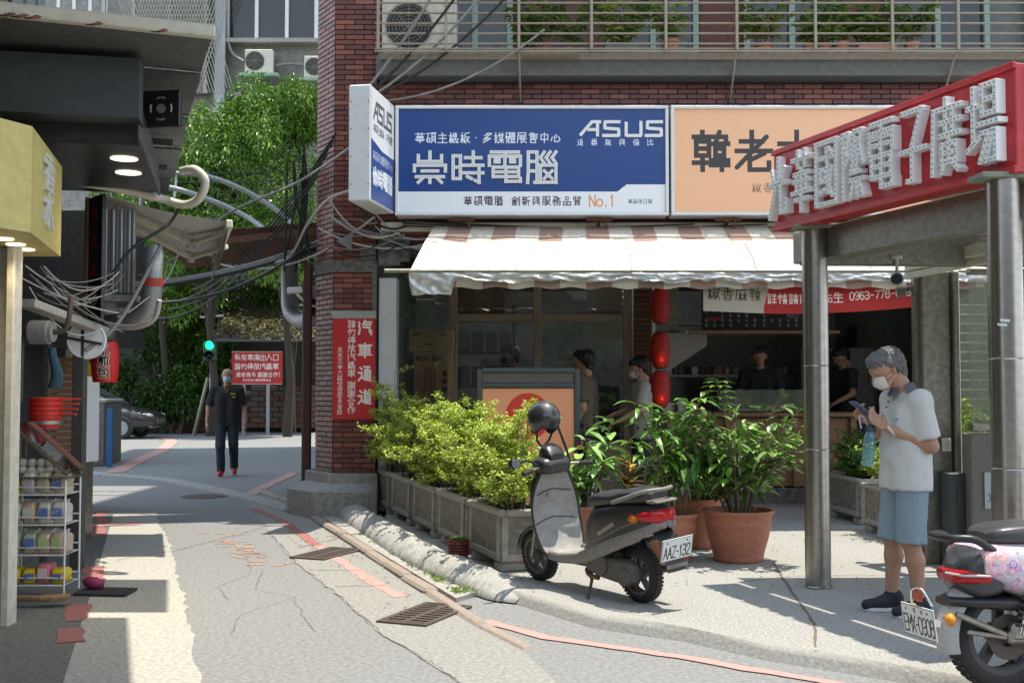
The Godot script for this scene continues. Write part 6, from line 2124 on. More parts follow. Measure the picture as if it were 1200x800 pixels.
func build_alley() -> void:
	# building at the end of the lane
	var t := thing("apartment_block", "grey old apartment block rising behind the tree at the lane end", "building", V(-12.0, 0, 38.0))
	t.position = Vector3.ZERO
	var mb := MB.new()
	mb.bx(V(-13.5, 8.5, 39.5), Vector3(21.0, 17.0, 3.0))
	part("wall", mb, M.old_wall, t)
	mb = MB.new()
	mb.bx(V(-7.2, 13.05, 37.8), Vector3(5.6, 0.14, 0.5))
	mb.bx(V(-7.2, 11.25, 37.85), Vector3(5.6, 0.12, 0.4))
	part("ledge", mb, M.cement, t)
	for w in [[-8.1, 14.6, 3.0, 2.9], [-8.6, 10.4, 1.5, 1.4], [-14.5, 14.0, 1.6, 2.2], [-17.5, 14.0, 1.8, 2.2]]:
		mb = MB.new()
		for s in [-0.5, -0.17, 0.17, 0.5]:
			mb.bx(V(w[0] + s * w[2], w[1], 37.9), Vector3(0.12, w[3], 0.16), 0.01)
		for s in [-0.5, 0.5]:
			mb.bx(V(w[0], w[1] + s * w[3], 37.9), Vector3(w[2] + 0.12, 0.12, 0.14), 0.01)
		var fr := part("window", mb, M.white_metal, t)
		mb = MB.new()
		mb.bx(V(w[0], w[1], 37.95), Vector3(w[2], w[3], 0.04))
		part("pane", mb, M.glass_dark, fr)
	# caged balcony at the upper left
	mb = MB.new()
	mb.bx(V(-13.4, 13.0, 37.9), Vector3(6.4, 3.4, 0.1))
	part("balcony_recess", mb, M.old_wall, t)
	mb = MB.new()
	for i in 30:
		mb.bar(V(-13.3 + i * 0.1, 11.2, 37.3), V(-13.3 + i * 0.1 + 1.2, 15.0, 37.3), 0.02, 0.02)
		mb.bar(V(-13.3 + i * 0.1 + 1.2, 11.2, 37.32), V(-13.3 + i * 0.1, 15.0, 37.32), 0.02, 0.02)
	for x in [-13.6, -12.6, -11.4, -10.2]:
		mb.bx(V(x, 13.0, 37.4), Vector3(0.12, 3.6, 0.1))
	part("balcony_mesh", mb, M.dull_steel, t)
	mb = MB.new()
	mb.bx(V(-11.2, 12.4, 37.6), Vector3(0.9, 1.6, 0.3), 0.02)
	mb.bx(V(-12.9, 12.6, 37.6), Vector3(0.4, 0.9, 0.3), 0.02)
	part("balcony_goods", mb, M.cream_metal, t)
	mb = MB.new()
	mb.bx(V(-9.75, 12.0, 37.6), Vector3(0.35, 10.0, 0.3), 0.02)
	part("downpipe", mb, M.galvanised, t)
	ac_unit(V(-8.42, 11.86, 37.5), 0.0, 0.92, 0.78, "white air conditioner unit on the far grey block above the tree")
	ac_unit(V(-6.45, 11.7, 37.5), 0.0, 0.92, 0.72, "air conditioner unit on the far block half hidden by the brick pillar")
	mb = MB.new()
	mb.bx(V(-8.4, 11.8, 37.5), Vector3(1.3, 0.1, 0.5), 0.01)
	mb.bx(V(-6.4, 11.64, 37.5), Vector3(1.3, 0.1, 0.5), 0.01)
	part("shelf", mb, M.green_frame, t)
	mb = MB.new()
	mb.tube(smooth_path([V(-9.6, 15.5, 37.6), V(-9.55, 13.6, 37.6), V(-9.4, 12.7, 37.6), V(-8.95, 12.3, 37.5)]), 0.05, 6)
	mb.tube(smooth_path([V(-7.9, 12.2, 37.6), V(-7.4, 12.25, 37.6), V(-6.9, 12.2, 37.6)]), 0.05, 6)
	part("pipe", mb, M.cable_grey, t)

	# garden wall and gate house at the end of the lane
	t = thing("lane_wall", "dim garden wall with brick courses across the end of the lane", "wall", V(-9, 0, 37.0))
	t.position = Vector3.ZERO
	mb = MB.new()
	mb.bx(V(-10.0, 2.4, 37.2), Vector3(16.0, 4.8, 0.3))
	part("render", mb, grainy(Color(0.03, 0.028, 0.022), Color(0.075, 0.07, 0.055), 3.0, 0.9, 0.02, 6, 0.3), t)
	mb = MB.new()
	mb.bx(V(-7.0, 0.85, 36.85), Vector3(3.2, 1.4, 0.3))
	mb.bx(V(-10.9, 0.55, 36.6), Vector3(2.4, 1.1, 0.5))
	part("brick_base", mb, M.mortar, t)
	var bb := MB.new()
	bb.bx(Vector3.ZERO, Vector3(0.43, 0.15, 0.04), 0.01)
	var bbm := bb.mesh()
	var bmats := [grainy(Color(0.10, 0.045, 0.03), Color(0.17, 0.08, 0.055), 0.6), grainy(Color(0.09, 0.075, 0.06), Color(0.15, 0.125, 0.1), 0.6)]
	for r in 8:
		for c in 7:
			part("brick", bbm, bmats[R.randi() % 2], t, V(-8.4 + c * 0.46 + (r % 2) * 0.2, 0.23 + r * 0.17, 36.69))
	for r in 6:
		for c in 5:
			part("brick", bbm, bmats[0 if R.randf() < 0.7 else 1], t, V(-11.85 + c * 0.46 + (r % 2) * 0.2, 0.12 + r * 0.17, 36.34))
	# low sheet roof with fallen leaves
	mb = MB.new()
	mb.box(Transform3D(Basis(Vector3(1, 0, 0), 0.45), V(-7.5, 3.35, 35.6)), Vector3(3.4, 0.06, 2.2))
	var lr := solo("shed_roof", "low shed roof littered with dry leaves behind the red sign", "roof", mb, M.dark_cement)
	mb = MB.new()
	for i in 1500:
		var p := V(-7.5 + R.randf_range(-1.7, 1.7), 0, 35.6 + R.randf_range(-1.0, 1.0))
		p.y = 3.40 + (-p.z - 35.6) * 0.48 + R.randf() * 0.1
		var a := R.randf() * TAU
		var dd := Vector3(cos(a), R.randf_range(-0.2, 0.5), sin(a)).normalized()
		mb.col = Color(0.10, 0.10, 0.05).lerp(Color(0.34, 0.32, 0.22), R.randf())
		mb.leaf(p, dd, dd.cross(Vector3.UP).normalized(), R.randf_range(0.12, 0.25), 0.09)
	stuff(part("leaf_litter", mb, M.leaf_soft, lr))

	# trees over the lane end
	var spec := [
		["tall leafy tree with sunlit crown in front of the grey block", V(-9.0, 0, 34.0), [[V(-9.4, 8.6, 34.0), Vector3(1.6, 1.7, 1.4)], [V(-8.0, 9.3, 34.2), Vector3(1.4, 1.5, 1.3)], [V(-8.9, 7.0, 33.6), Vector3(2.1, 1.7, 1.5)], [V(-10.3, 6.4, 33.5), Vector3(1.2, 1.6, 1.2)]], 9500],
		["second leafy tree leaning beside the brick pillar", V(-6.6, 0, 33.5), [[V(-7.1, 8.7, 33.5), Vector3(1.2, 1.8, 1.3)], [V(-6.6, 7.0, 33.3), Vector3(1.5, 1.8, 1.3)], [V(-7.3, 5.6, 33.2), Vector3(1.7, 1.1, 1.2)], [V(-6.2, 9.8, 33.6), Vector3(0.9, 1.1, 1.0)]], 8000],
		["dark leafy tree hanging low over the left of the lane end", V(-10.9, 0, 35.6), [[V(-10.6, 5.0, 35.0), Vector3(1.5, 1.5, 1.2)], [V(-11.2, 6.6, 35.0), Vector3(1.4, 1.5, 1.2)], [V(-9.7, 4.6, 35.2), Vector3(1.2, 0.9, 1.0)], [V(-11.8, 8.2, 35.3), Vector3(1.3, 1.4, 1.2)]], 6000]]
	for s in spec:
		var tr := thing("tree", s[0], "tree", s[1], 0.0, "trees at the lane end")
		mb = MB.new()
		var o: Vector3 = s[1]
		mb.tube([Vector3(0, 0, 0), Vector3(0.1, 1.6, 0), Vector3(-0.05, 3.4, 0.1), Vector3(0.05, 5.2, 0)], [0.15, 0.12, 0.10, 0.06], 8)
		for q in s[2]:
			mb.tube([Vector3(0, 3.2, 0.05), (q[0] - o).lerp(Vector3(0, 4.2, 0), 0.45), q[0] - o], [0.07, 0.05, 0.02], 6)
		part("trunk", mb, M.dark_bark, tr)
		mb = MB.new()
		for q in s[2]:
			var clumps := 16
			for k in clumps:
				var d := Vector3(R.randfn(), R.randfn(), R.randfn()).normalized()
				var cp: Vector3 = q[0] - o + d * q[1] * R.randf_range(0.35, 1.0)
				leaves_in(mb, cp, q[1] * Vector3(1, 1, 1.5) * R.randf_range(0.28, 0.45), int(s[3] * 1.8 / 4.0 / clumps), 0.10, 0.2, Color(0.05, 0.14, 0.015), Color(0.22, 0.38, 0.05))
		part("crown", mb, M.leaf_gloss, tr)
	# vines and shrubs low down
	for q in [["dense dark shrub growing beside the parked car", V(-10.6, 0.9, 35.6), Vector3(1.3, 1.0, 0.8), 4200], ["bright shrub behind the red lantern at the lane end", V(-12.6, 1.6, 35.4), Vector3(0.9, 1.3, 0.8), 2600], ["climbing plant covering the wall left of the red sign", V(-9.4, 3.0, 36.4), Vector3(0.8, 1.8, 0.5), 2600], ["broad curtain of ivy on the wall left of the traffic light", V(-11.0, 3.6, 36.5), Vector3(1.6, 1.9, 0.4), 4200], ["ivy hanging over the wall above the shed roof", V(-7.2, 4.6, 36.5), Vector3(1.7, 0.9, 0.5), 3000]]:
		var sh := thing("shrub", q[0], "shrub", V(q[1].x, 0, -q[1].z), 0.0, "shrubs at the lane end")
		mb = MB.new()
		for k in 14:
			var d := Vector3(R.randfn(), R.randfn(), R.randfn()).normalized()
			leaves_in(mb, Vector3(0, q[1].y + 0.3, 0) + d * q[2] * 0.7, q[2] * 0.4, q[3] / 14, 0.12, 0.22, Color(0.018, 0.055, 0.01), Color(0.08, 0.16, 0.025))
		part("leaves", mb, M.leaf_gloss, sh)
		mb = MB.new()
		for k in 6:
			mb.tube([Vector3(R.randf_range(-0.3, 0.3), 0, 0), Vector3(R.randf_range(-0.5, 0.5), q[1].y, 0), Vector3(R.randf_range(-0.6, 0.6), q[1].y + q[2].y * 0.7, 0)], [0.04, 0.03, 0.015], 5)
		part("stems", mb, M.bark, sh)

	# red notice on posts
	t = thing("notice_sign", "wide red notice on two grey posts at the end of the lane", "sign", V(-7.85, 0, 35.0))
	var im := board_image(600, 390, Color(0.74, 0.17, 0.18))
	var wh := Color(0.92, 0.87, 0.85)
	ink(im, "私有車庫出入口", 36, 34, 70, wh, 0.13, 1.08)
	ink(im, "請勿停放汽機車", 36, 142, 70, wh, 0.13, 1.08)
	ink(im, "違者拖吊", 50, 246, 56, wh, 0.13, 1.1)
	ink(im, "謝謝合作!", 310, 246, 56, wh, 0.13, 1.1)
	ink(im, "來來忠孝大樓管理委員會", 130, 326, 28, wh, 0.13, 1.1)
	im.fill_rect(Rect2i(0, 0, 600, 5), wh)
	im.fill_rect(Rect2i(0, 385, 600, 5), wh)
	mb = MB.new()
	mb.bx(Vector3(0, 2.05, -0.03), Vector3(1.56, 1.02, 0.04), 0.004)
	part("board", mb, plain(Color(0.4, 0.04, 0.04), 0.5), t)
	mb = MB.new()
	mb.quad(Vector3(-0.775, 1.545, -0.005), Vector3(0.775, 1.545, -0.005), Vector3(0.775, 2.555, -0.005), Vector3(-0.775, 2.555, -0.005))
	part("print", mb, printed(im, 0.5), t)
	for x in [-0.42, 0.32]:
		mb = MB.new()
		mb.cyl(Vector3(x, 0, -0.1), Vector3(x, 2.4, -0.1), 0.055, 0.055, 10)
		part("post", mb, M.galvanised, t)

	# pedestrian signal with a lit green lens
	t = thing("traffic_light", "green lit two lens traffic light on a thin pole at the lane end", "traffic light", V(-9.0, 0, 34.0))
	mb = MB.new()
	mb.cyl(Vector3(0, 0, 0), Vector3(0, 4.2, 0), 0.05, 0.045, 8)
	mb.bar(Vector3(-0.35, 3.55, 0), Vector3(0.35, 3.6, 0), 0.05, 0.05)
	mb.ball(Vector3(-0.05, 3.6, 0.05), Vector3(0.1, 0.08, 0.08), 8)
	part("pole", mb, M.galvanised, t)
	mb = MB.new()
	mb.bx(Vector3(0, 2.54, 0.12), Vector3(0.38, 0.6, 0.16), 0.02)
	for y in [2.7, 2.4]:
		for k in 9:
			var a := PI * k / 8.0
			var b := PI * (k + 1) / 8.0
			mb.quad(Vector3(cos(a) * 0.15, y + sin(a) * 0.13, 0.2), Vector3(cos(b) * 0.15, y + sin(b) * 0.13, 0.2), Vector3(cos(b) * 0.15, y + sin(b) * 0.13, 0.34), Vector3(cos(a) * 0.15, y + sin(a) * 0.13, 0.34))
	part("housing", mb, plain(Color(0.02, 0.05, 0.035), 0.5), t)
	mb = MB.new()
	mb.ball(Vector3(0, 2.7, 0.2), Vector3(0.13, 0.13, 0.05), 16)
	part("green_lens", mb, glow(Color(0.12, 1.0, 0.62), 1.6), t)
	var gl := OmniLight3D.new()
	gl.name = "green_light"
	gl.position = Vector3(0, 2.7, 0.36)
	gl.light_color = Color(0.2, 1.0, 0.65)
	gl.light_energy = 0.05
	gl.light_size = 0.12
	gl.shadow_enabled = true
	t.add_child(gl)
	mb = MB.new()
	mb.ball(Vector3(0, 2.4, 0.2), Vector3(0.13, 0.13, 0.04), 16)
	part("dark_lens", mb, plain(Color(0.015, 0.015, 0.015), 0.3), t)
	mb = MB.new()
	mb.cyl(V(-9.55, 0, 34.2), V(-9.15, 1.75, 34.2), 0.06, 0.05, 8)
	solo("leaning_pole", "thick pole leaning against the foot of the traffic light", "pole", mb, M.dull_steel)

	build_car()

	# concrete stub wall with a blue board on its end
	t = thing("stub_wall", "low mottled concrete wall end with a sunlit cap on the left of the lane", "wall", V(-7.95, 0, 21.2))
	mb = MB.new()
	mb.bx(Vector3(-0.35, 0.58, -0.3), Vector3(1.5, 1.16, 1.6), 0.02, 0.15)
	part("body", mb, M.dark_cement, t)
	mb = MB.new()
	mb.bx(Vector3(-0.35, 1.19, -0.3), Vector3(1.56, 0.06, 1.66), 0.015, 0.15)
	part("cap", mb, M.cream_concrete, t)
	mb = MB.new()
	mb.bx(V(-7.27, 0.53, 20.6), Vector3(0.1, 1.06, 0.06), 0.006, 0.15)
	solo("blue_board", "narrow blue board standing against the concrete wall end", "board", mb, plain(Color(0.02, 0.11, 0.28), 0.6))
	mb = MB.new()
	mb.bx(V(-7.9, 0.04, 20.0), Vector3(0.9, 0.08, 0.8), 0.02, 0.15)
	solo("stone_step", "flat stone step in front of the concrete wall end", "step", mb, M.terracotta)
	# low dark wall continuing the left side
	mb = MB.new()
	mb.bx(V(-11.6, 1.9, 24.0), Vector3(2.6, 3.8, 4.0))
	solo("side_building", "dark building side behind the white cabinet on the left", "building", mb, M.old_wall)

func build_car() -> void:
	var t := thing("parked_car", "black saloon car parked at the lane end with its front to the right", "car", V(-12.35, 0, 32.6))
	# local x is forward
	var sect := func(list: Array, rows: Array):
		for s in list:
			var row := []
			for k in 20:
				var a := TAU * k / 20.0
				var cx := cos(a)
				var sy := sin(a)
				var e := 0.45
				row.append(Vector3(s[0], (s[1] + s[2]) * 0.5 + signf(sy) * pow(absf(sy), e) * (s[2] - s[1]) * 0.5, signf(cx) * pow(absf(cx), e) * s[3]))
			rows.append(row)
	var rows := []
	sect.call([[-2.2, 0.45, 0.85, 0.6], [-2.15, 0.3, 0.98, 0.8], [-1.3, 0.24, 1.0, 0.87], [0.0, 0.22, 0.98, 0.89], [0.9, 0.22, 0.97, 0.88], [1.6, 0.24, 0.88, 0.85], [2.1, 0.28, 0.76, 0.74], [2.28, 0.34, 0.66, 0.6]], rows)
	var mb := MB.new()
	mb.sheet(rows, true, true)
	var paint := plain(Color(0.012, 0.013, 0.016), 0.12)
	paint.clearcoat_enabled = true
	part("body", mb, paint, t)
	rows = []
	sect.call([[-1.9, 0.9, 0.95, 0.6], [-1.2, 0.9, 1.4, 0.64], [-0.3, 0.9, 1.46, 0.66], [0.35, 0.9, 1.4, 0.66], [1.15, 0.9, 0.96, 0.7]], rows)
	mb = MB.new()
	mb.sheet(rows, true, true)
	part("cabin_glass", mb, plain(Color(0.05, 0.07, 0.07), 0.05), t)
	mb = MB.new()
	for s in [-1.0, 1.0]:
		mb.tube([Vector3(1.15, 0.96, 0.66 * s), Vector3(0.35, 1.4, 0.58 * s), Vector3(-0.4, 1.47, 0.58 * s), Vector3(-1.2, 1.4, 0.58 * s), Vector3(-1.9, 0.98, 0.62 * s)], 0.035, 6)
	part("pillar_trim", mb, paint, t)
	for q in [[1.45, 1], [-1.35, 1], [1.45, -1], [-1.35, -1]]:
		mb = MB.new()
		var x := Transform3D(Basis(Vector3(1, 0, 0), PI / 2 * q[1]), Vector3(q[0], 0.32, 0.79 * q[1]))
		mb.lathe([Vector2(0.2, -0.1), Vector2(0.3, -0.1), Vector2(0.32, -0.06), Vector2(0.32, 0.06), Vector2(0.3, 0.1), Vector2(0.21, 0.1)], x, 20)
		var wh := part("wheel", mb, M.rubber, t)
		mb = MB.new()
		mb.lathe([Vector2(0, 0.07), Vector2(0.06, 0.08), Vector2(0.2, 0.06), Vector2(0.215, 0.1)], x, 20)
		part("rim", mb, M.galvanised, wh)
	for s in [-1.0, 1.0]:
		mb = MB.new()
		mb.ball(Vector3(2.02, 0.66, 0.56 * s), Vector3(0.24, 0.075, 0.16), 12)
		part("headlight", mb, plain(Color(0.55, 0.57, 0.58), 0.08), t)
	mb = MB.new()
	mb.bx(Vector3(2.2, 0.35, 0.5), Vector3(0.08, 0.05, 0.3), 0.01)
	mb.bx(Vector3(2.3, 0.5, 0), Vector3(0.03, 0.14, 0.7), 0.01)
	part("grille", mb, M.dull_steel, t)
	mb = MB.new()
	mb.ball(Vector3(0.75, 1.0, 0.95), Vector3(0.07, 0.06, 0.1), 8)
	part("wing_mirror", mb, paint, t)

func long_leaf(mb: MB, p: Vector3, d: Vector3, l: float, w: float, droop: float) -> void:
	var side := d.cross(Vector3.UP).normalized()
	if side.length() < 0.1:
		side = Vector3(1, 0, 0)
	var prev := [p, p, p]
	var shape := [0.0, 0.75, 1.0, 0.72, 0.0]
	for i in range(1, 5):
		var s := i / 4.0
		var c := p + d * l * s - Vector3(0, droop * l * s * s, 0)
		var up := side.cross(d).normalized()
		var hw: float = w * 0.5 * shape[i]
		var cur := [c + side * hw + up * hw * 0.35, c, c - side * hw + up * hw * 0.35]
		for k in 2:
			if i == 1:
				mb.tri(prev[1], cur[k + 1], cur[k])
			elif i == 4:
				mb.tri(prev[k], prev[k + 1], c)
			else:
				mb.quad(prev[k], prev[k + 1], cur[k + 1], cur[k])
		prev = cur

func planter(at: Vector3, turn: float, l: float, label: String) -> Node3D:
	# local x along the length
	var t := thing("stone_planter", label, "planter", at, turn, "old stone planters")
	var w := 0.40
	var mb := MB.new()
	var taper := func(y: float) -> float: return 0.93 + 0.07 * y / 0.46
	var ring := func(y: float, k: float) -> Array:
		var f: float = taper.call(y) * k
		return [Vector3(-l / 2 * f, y, w / 2 * f), Vector3(l / 2 * f, y, w / 2 * f), Vector3(l / 2 * f, y, -w / 2 * f), Vector3(-l / 2 * f, y, -w / 2 * f)]
	var lo: Array = ring.call(0.07, 1.0); var hi: Array = ring.call(0.42, 1.0)
	for k in 4:
		mb.quad(lo[k], lo[(k + 1) % 4], hi[(k + 1) % 4], hi[k])
	mb.quad(lo[3], lo[2], lo[1], lo[0])
	part("body", mb, M.old_planter, t)
	mb = MB.new()
	for s in [-1.0, 1.0]:   # raised borders around the recessed panels
		var nz := Vector3(0, 0, s)
		for q in [[-1, 0.0], [1, 0.0]]:
			mb.box(Transform3D(Basis(Vector3(1, 0, 0), -0.03 * s), Vector3(q[0] * (l / 2 * 0.95 - 0.035), 0.245, s * w * 0.485)), Vector3(0.06, 0.33, 0.022), 0.006)
			mb.box(Transform3D(Basis(Vector3(0, 0, 1), -0.035 * q[0]), Vector3(q[0] * l * 0.485, 0.245, s * (w / 2 * 0.95 - 0.03))), Vector3(0.022, 0.33, 0.05), 0.006)
		mb.bx(Vector3(0, 0.105, s * w * 0.475), Vector3(l * 0.93, 0.05, 0.022), 0.006)
		mb.bx(Vector3(s * l * 0.475, 0.105, 0), Vector3(0.022, 0.05, w * 0.9), 0.006)
	part("panel_border", mb, M.planter_edge, t)
	mb = MB.new()
	for s in [-1.0, 1.0]:
		mb.bx(Vector3(0, 0.435, s * (w / 2 - 0.015)), Vector3(l + 0.05, 0.05, 0.055), 0.012)
		mb.bx(Vector3(s * (l / 2 - 0.005), 0.434, 0), Vector3(0.055, 0.05, w - 0.08), 0.012)
	part("rim", mb, M.planter_edge, t)
	for s in [-1.0, 1.0]:
		mb = MB.new()
		mb.bx(Vector3(s * l * 0.36, 0.035, 0), Vector3(0.14, 0.075, w * 0.96), 0.015)
		part("foot", mb, M.planter_edge, t)
	mb = MB.new()
	mb.bx(Vector3(0, 0.375, 0), Vector3(l * 0.93, 0.02, w * 0.9))
	part("soil", mb, M.soil, t)
	return t

func bush(at: Vector3, turn: float, label: String, l: float, h: float, wide: float, leaves: int, dark: Color, light: Color, size := 0.034) -> Node3D:
	var t := thing("shrub", label, "shrub", at, turn, "shrubs in the stone planters")
	var fb := MB.new()
	var sb := MB.new()
	var tips := []
	for i in 36:
		var base := Vector3(R.randf_range(-0.42, 0.42) * l, 0, R.randf_range(-0.1, 0.1))
		var a := R.randf() * TAU
		var reach := R.randf_range(0.1, 1.0)
		var top := base * 0.8 + Vector3(cos(a) * wide * reach, h * R.randf_range(0.22, 1.0) * (1.0 - 0.35 * reach * reach), sin(a) * wide * reach * 0.9)
		var mid := base.lerp(top, 0.55) + Vector3(0, h * 0.12, 0)
		sb.tube([base, base.lerp(mid, 0.55) + Vector3(0, 0.04, 0), mid, top], [0.009, 0.007, 0.005, 0.002], 5, false)
		for k in 7:
			var s := R.randf_range(0.16, 1.0)
			var p := (base.lerp(mid, s * 2.0) if s < 0.5 else mid.lerp(top, s * 2.0 - 1.0))
			var b := R.randf() * TAU
			var tw := Vector3(cos(b), R.randf_range(-0.05, 0.75), sin(b)).normalized() * R.randf_range(0.09, 0.24)
			sb.tube([p, p + tw * 0.5 + Vector3(0, 0.01, 0), p + tw], [0.003, 0.002, 0.001], 3, false)
			tips.append([p, p + tw])
	var per := maxi(leaves / tips.size(), 1)
	for q in tips:
		for k in per:
			var s := R.randf_range(0.15, 1.08)
			var p: Vector3 = q[0].lerp(q[1], s) + Vector3(R.randfn(), R.randfn(), R.randfn()) * 0.014
			var b := R.randf() * TAU
			var dd := Vector3(cos(b), R.randf_range(-0.2, 0.9), sin(b)).normalized()
			fb.col = dark.lerp(light, R.randf())
			fb.leaf(p, dd, dd.cross(Vector3(R.randf_range(-0.5, 0.5), 1, R.randf_range(-0.5, 0.5))).normalized(), size * R.randf_range(0.7, 1.3), size * 0.52, 0.1)
	part("branches", sb, M.bark, t)
	part("leaves", fb, M.leaf_soft, t)
	return t

func build_planters() -> void:
	var dirn := Vector2(-0.31, 0.951).normalized()
	var start := Vector2(-0.087, 8.375)
	var turn := atan2(dirn.y, dirn.x)   # local x along the row, away from the camera
	var side := Vector2(dirn.y, -dirn.x)
	var rank := ["nearest to the grey scooter", "second from the grey scooter", "middle one of the row", "second from the brick pillar", "nearest to the brick pillar"]
	for i in 5:
		var c := start + dirn * (0.42 + i * 0.985) + side * 0.2
		planter(V(c.x, 0.07, c.y), turn, 0.84, "weathered stone planter with yellow green shrub, %s" % rank[i])
		bush(V(c.x, 0.45, c.y), turn, "yellow green small leaved shrub in the planter %s" % rank[i], 0.84, [0.88, 0.96, 1.05, 1.15, 1.2][i], [0.44, 0.46, 0.5, 0.52, 0.5][i], 12500, Color(0.29, 0.41, 0.04), Color(0.60, 0.69, 0.15))
	# pair at the right
	for i in 2:
		var c: Vector2 = [Vector2(3.58, 11.7), Vector2(3.56, 10.45)][i]
		planter(V(c.x, 0.07, c.y), PI / 2 + 0.08, 0.9, ["dark stone planter behind the steel pole, farther of the right pair", "dark stone planter beside the man with the phone, nearer of the right pair"][i])
		bush(V(c.x, 0.45, c.y), PI / 2, ["dark green shrub in the farther planter of the right pair", "bright green shrub in the planter beside the man with the phone"][i], 0.9, 0.55, 0.4, 4200, Color(0.04, 0.12, 0.015) if i == 0 else Color(0.12, 0.24, 0.02), Color(0.14, 0.26, 0.04) if i == 0 else Color(0.36, 0.46, 0.07), 0.045)
	# small woven basket pot
	var t := thing("basket_pot", "small red woven pot with a seedling beside the nearest planter", "pot", V(-0.42, 0.07, 9.0))
	var mb := MB.new()
	mb.lathe([Vector2(0, 0), Vector2(0.068, 0), Vector2(0.08, 0.15), Vector2(0.085, 0.15), Vector2(0.085, 0.165), Vector2(0.072, 0.165), Vector2(0.07, 0.14), Vector2(0, 0.14)], Transform3D(), 16)
	part("pot", mb, plain(Color(0.16, 0.035, 0.025), 0.6), t)
	mb = MB.new()
	for i in 6:
		var ring := []
		for k in 25:
			var a := TAU * k / 24.0
			ring.append(Vector3(cos(a), 0, sin(a)) * (0.072 + i * 0.0022 + (0.004 if (k + i) % 2 else 0.0)) + Vector3(0, 0.018 + i * 0.024, 0))
		mb.tube(ring, 0.007, 4, false)
	part("weave", mb, plain(Color(0.24, 0.06, 0.04), 0.6), t)
	mb = MB.new()
	for i in 40:
		var a := R.randf() * TAU
		var dd := Vector3(cos(a), R.randf_range(0.3, 1.4), sin(a)).normalized()
		mb.col = Color(0.08, 0.2, 0.02).lerp(Color(0.2, 0.34, 0.05), R.randf())
		mb.leaf(Vector3(R.randf_range(-0.04, 0.04), 0.14, R.randf_range(-0.04, 0.04)), dd, dd.cross(Vector3.UP).normalized(), 0.08, 0.02)
	part("leaves", mb, M.leaf_soft, t)

func terracotta_pot(at: Vector3, r: float, h: float, label: String) -> Node3D:
	var t := thing("terracotta_pot", label, "pot", at, R.randf() * TAU, "terracotta pots")
	var mb := MB.new()
	mb.lathe([Vector2(0, 0), Vector2(r * 0.66, 0), Vector2(r * 0.70, h * 0.02), Vector2(r * 0.68, h * 0.08), Vector2(r * 0.74, h * 0.25), Vector2(r * 0.84, h * 0.5), Vector2(r * 0.90, h * 0.72), Vector2(r * 0.915, h * 0.735), Vector2(r * 0.915, h * 0.755), Vector2(r * 0.90, h * 0.77), Vector2(r * 0.92, h * 0.9), Vector2(r * 0.98, h * 0.93), Vector2(r, h * 0.97), Vector2(r * 0.985, h), Vector2(r * 0.9, h), Vector2(r * 0.87, h * 0.9), Vector2(r * 0.85, h * 0.84)], Transform3D(), 40, true)
	part("pot", mb, M.terracotta, t)
	mb = MB.new()
	mb.lathe([Vector2(r * 0.87, h * 0.86), Vector2(r * 0.5, h * 0.89), Vector2(0, h * 0.9)], Transform3D(), 20)
	part("soil", mb, M.soil, t)
	return t

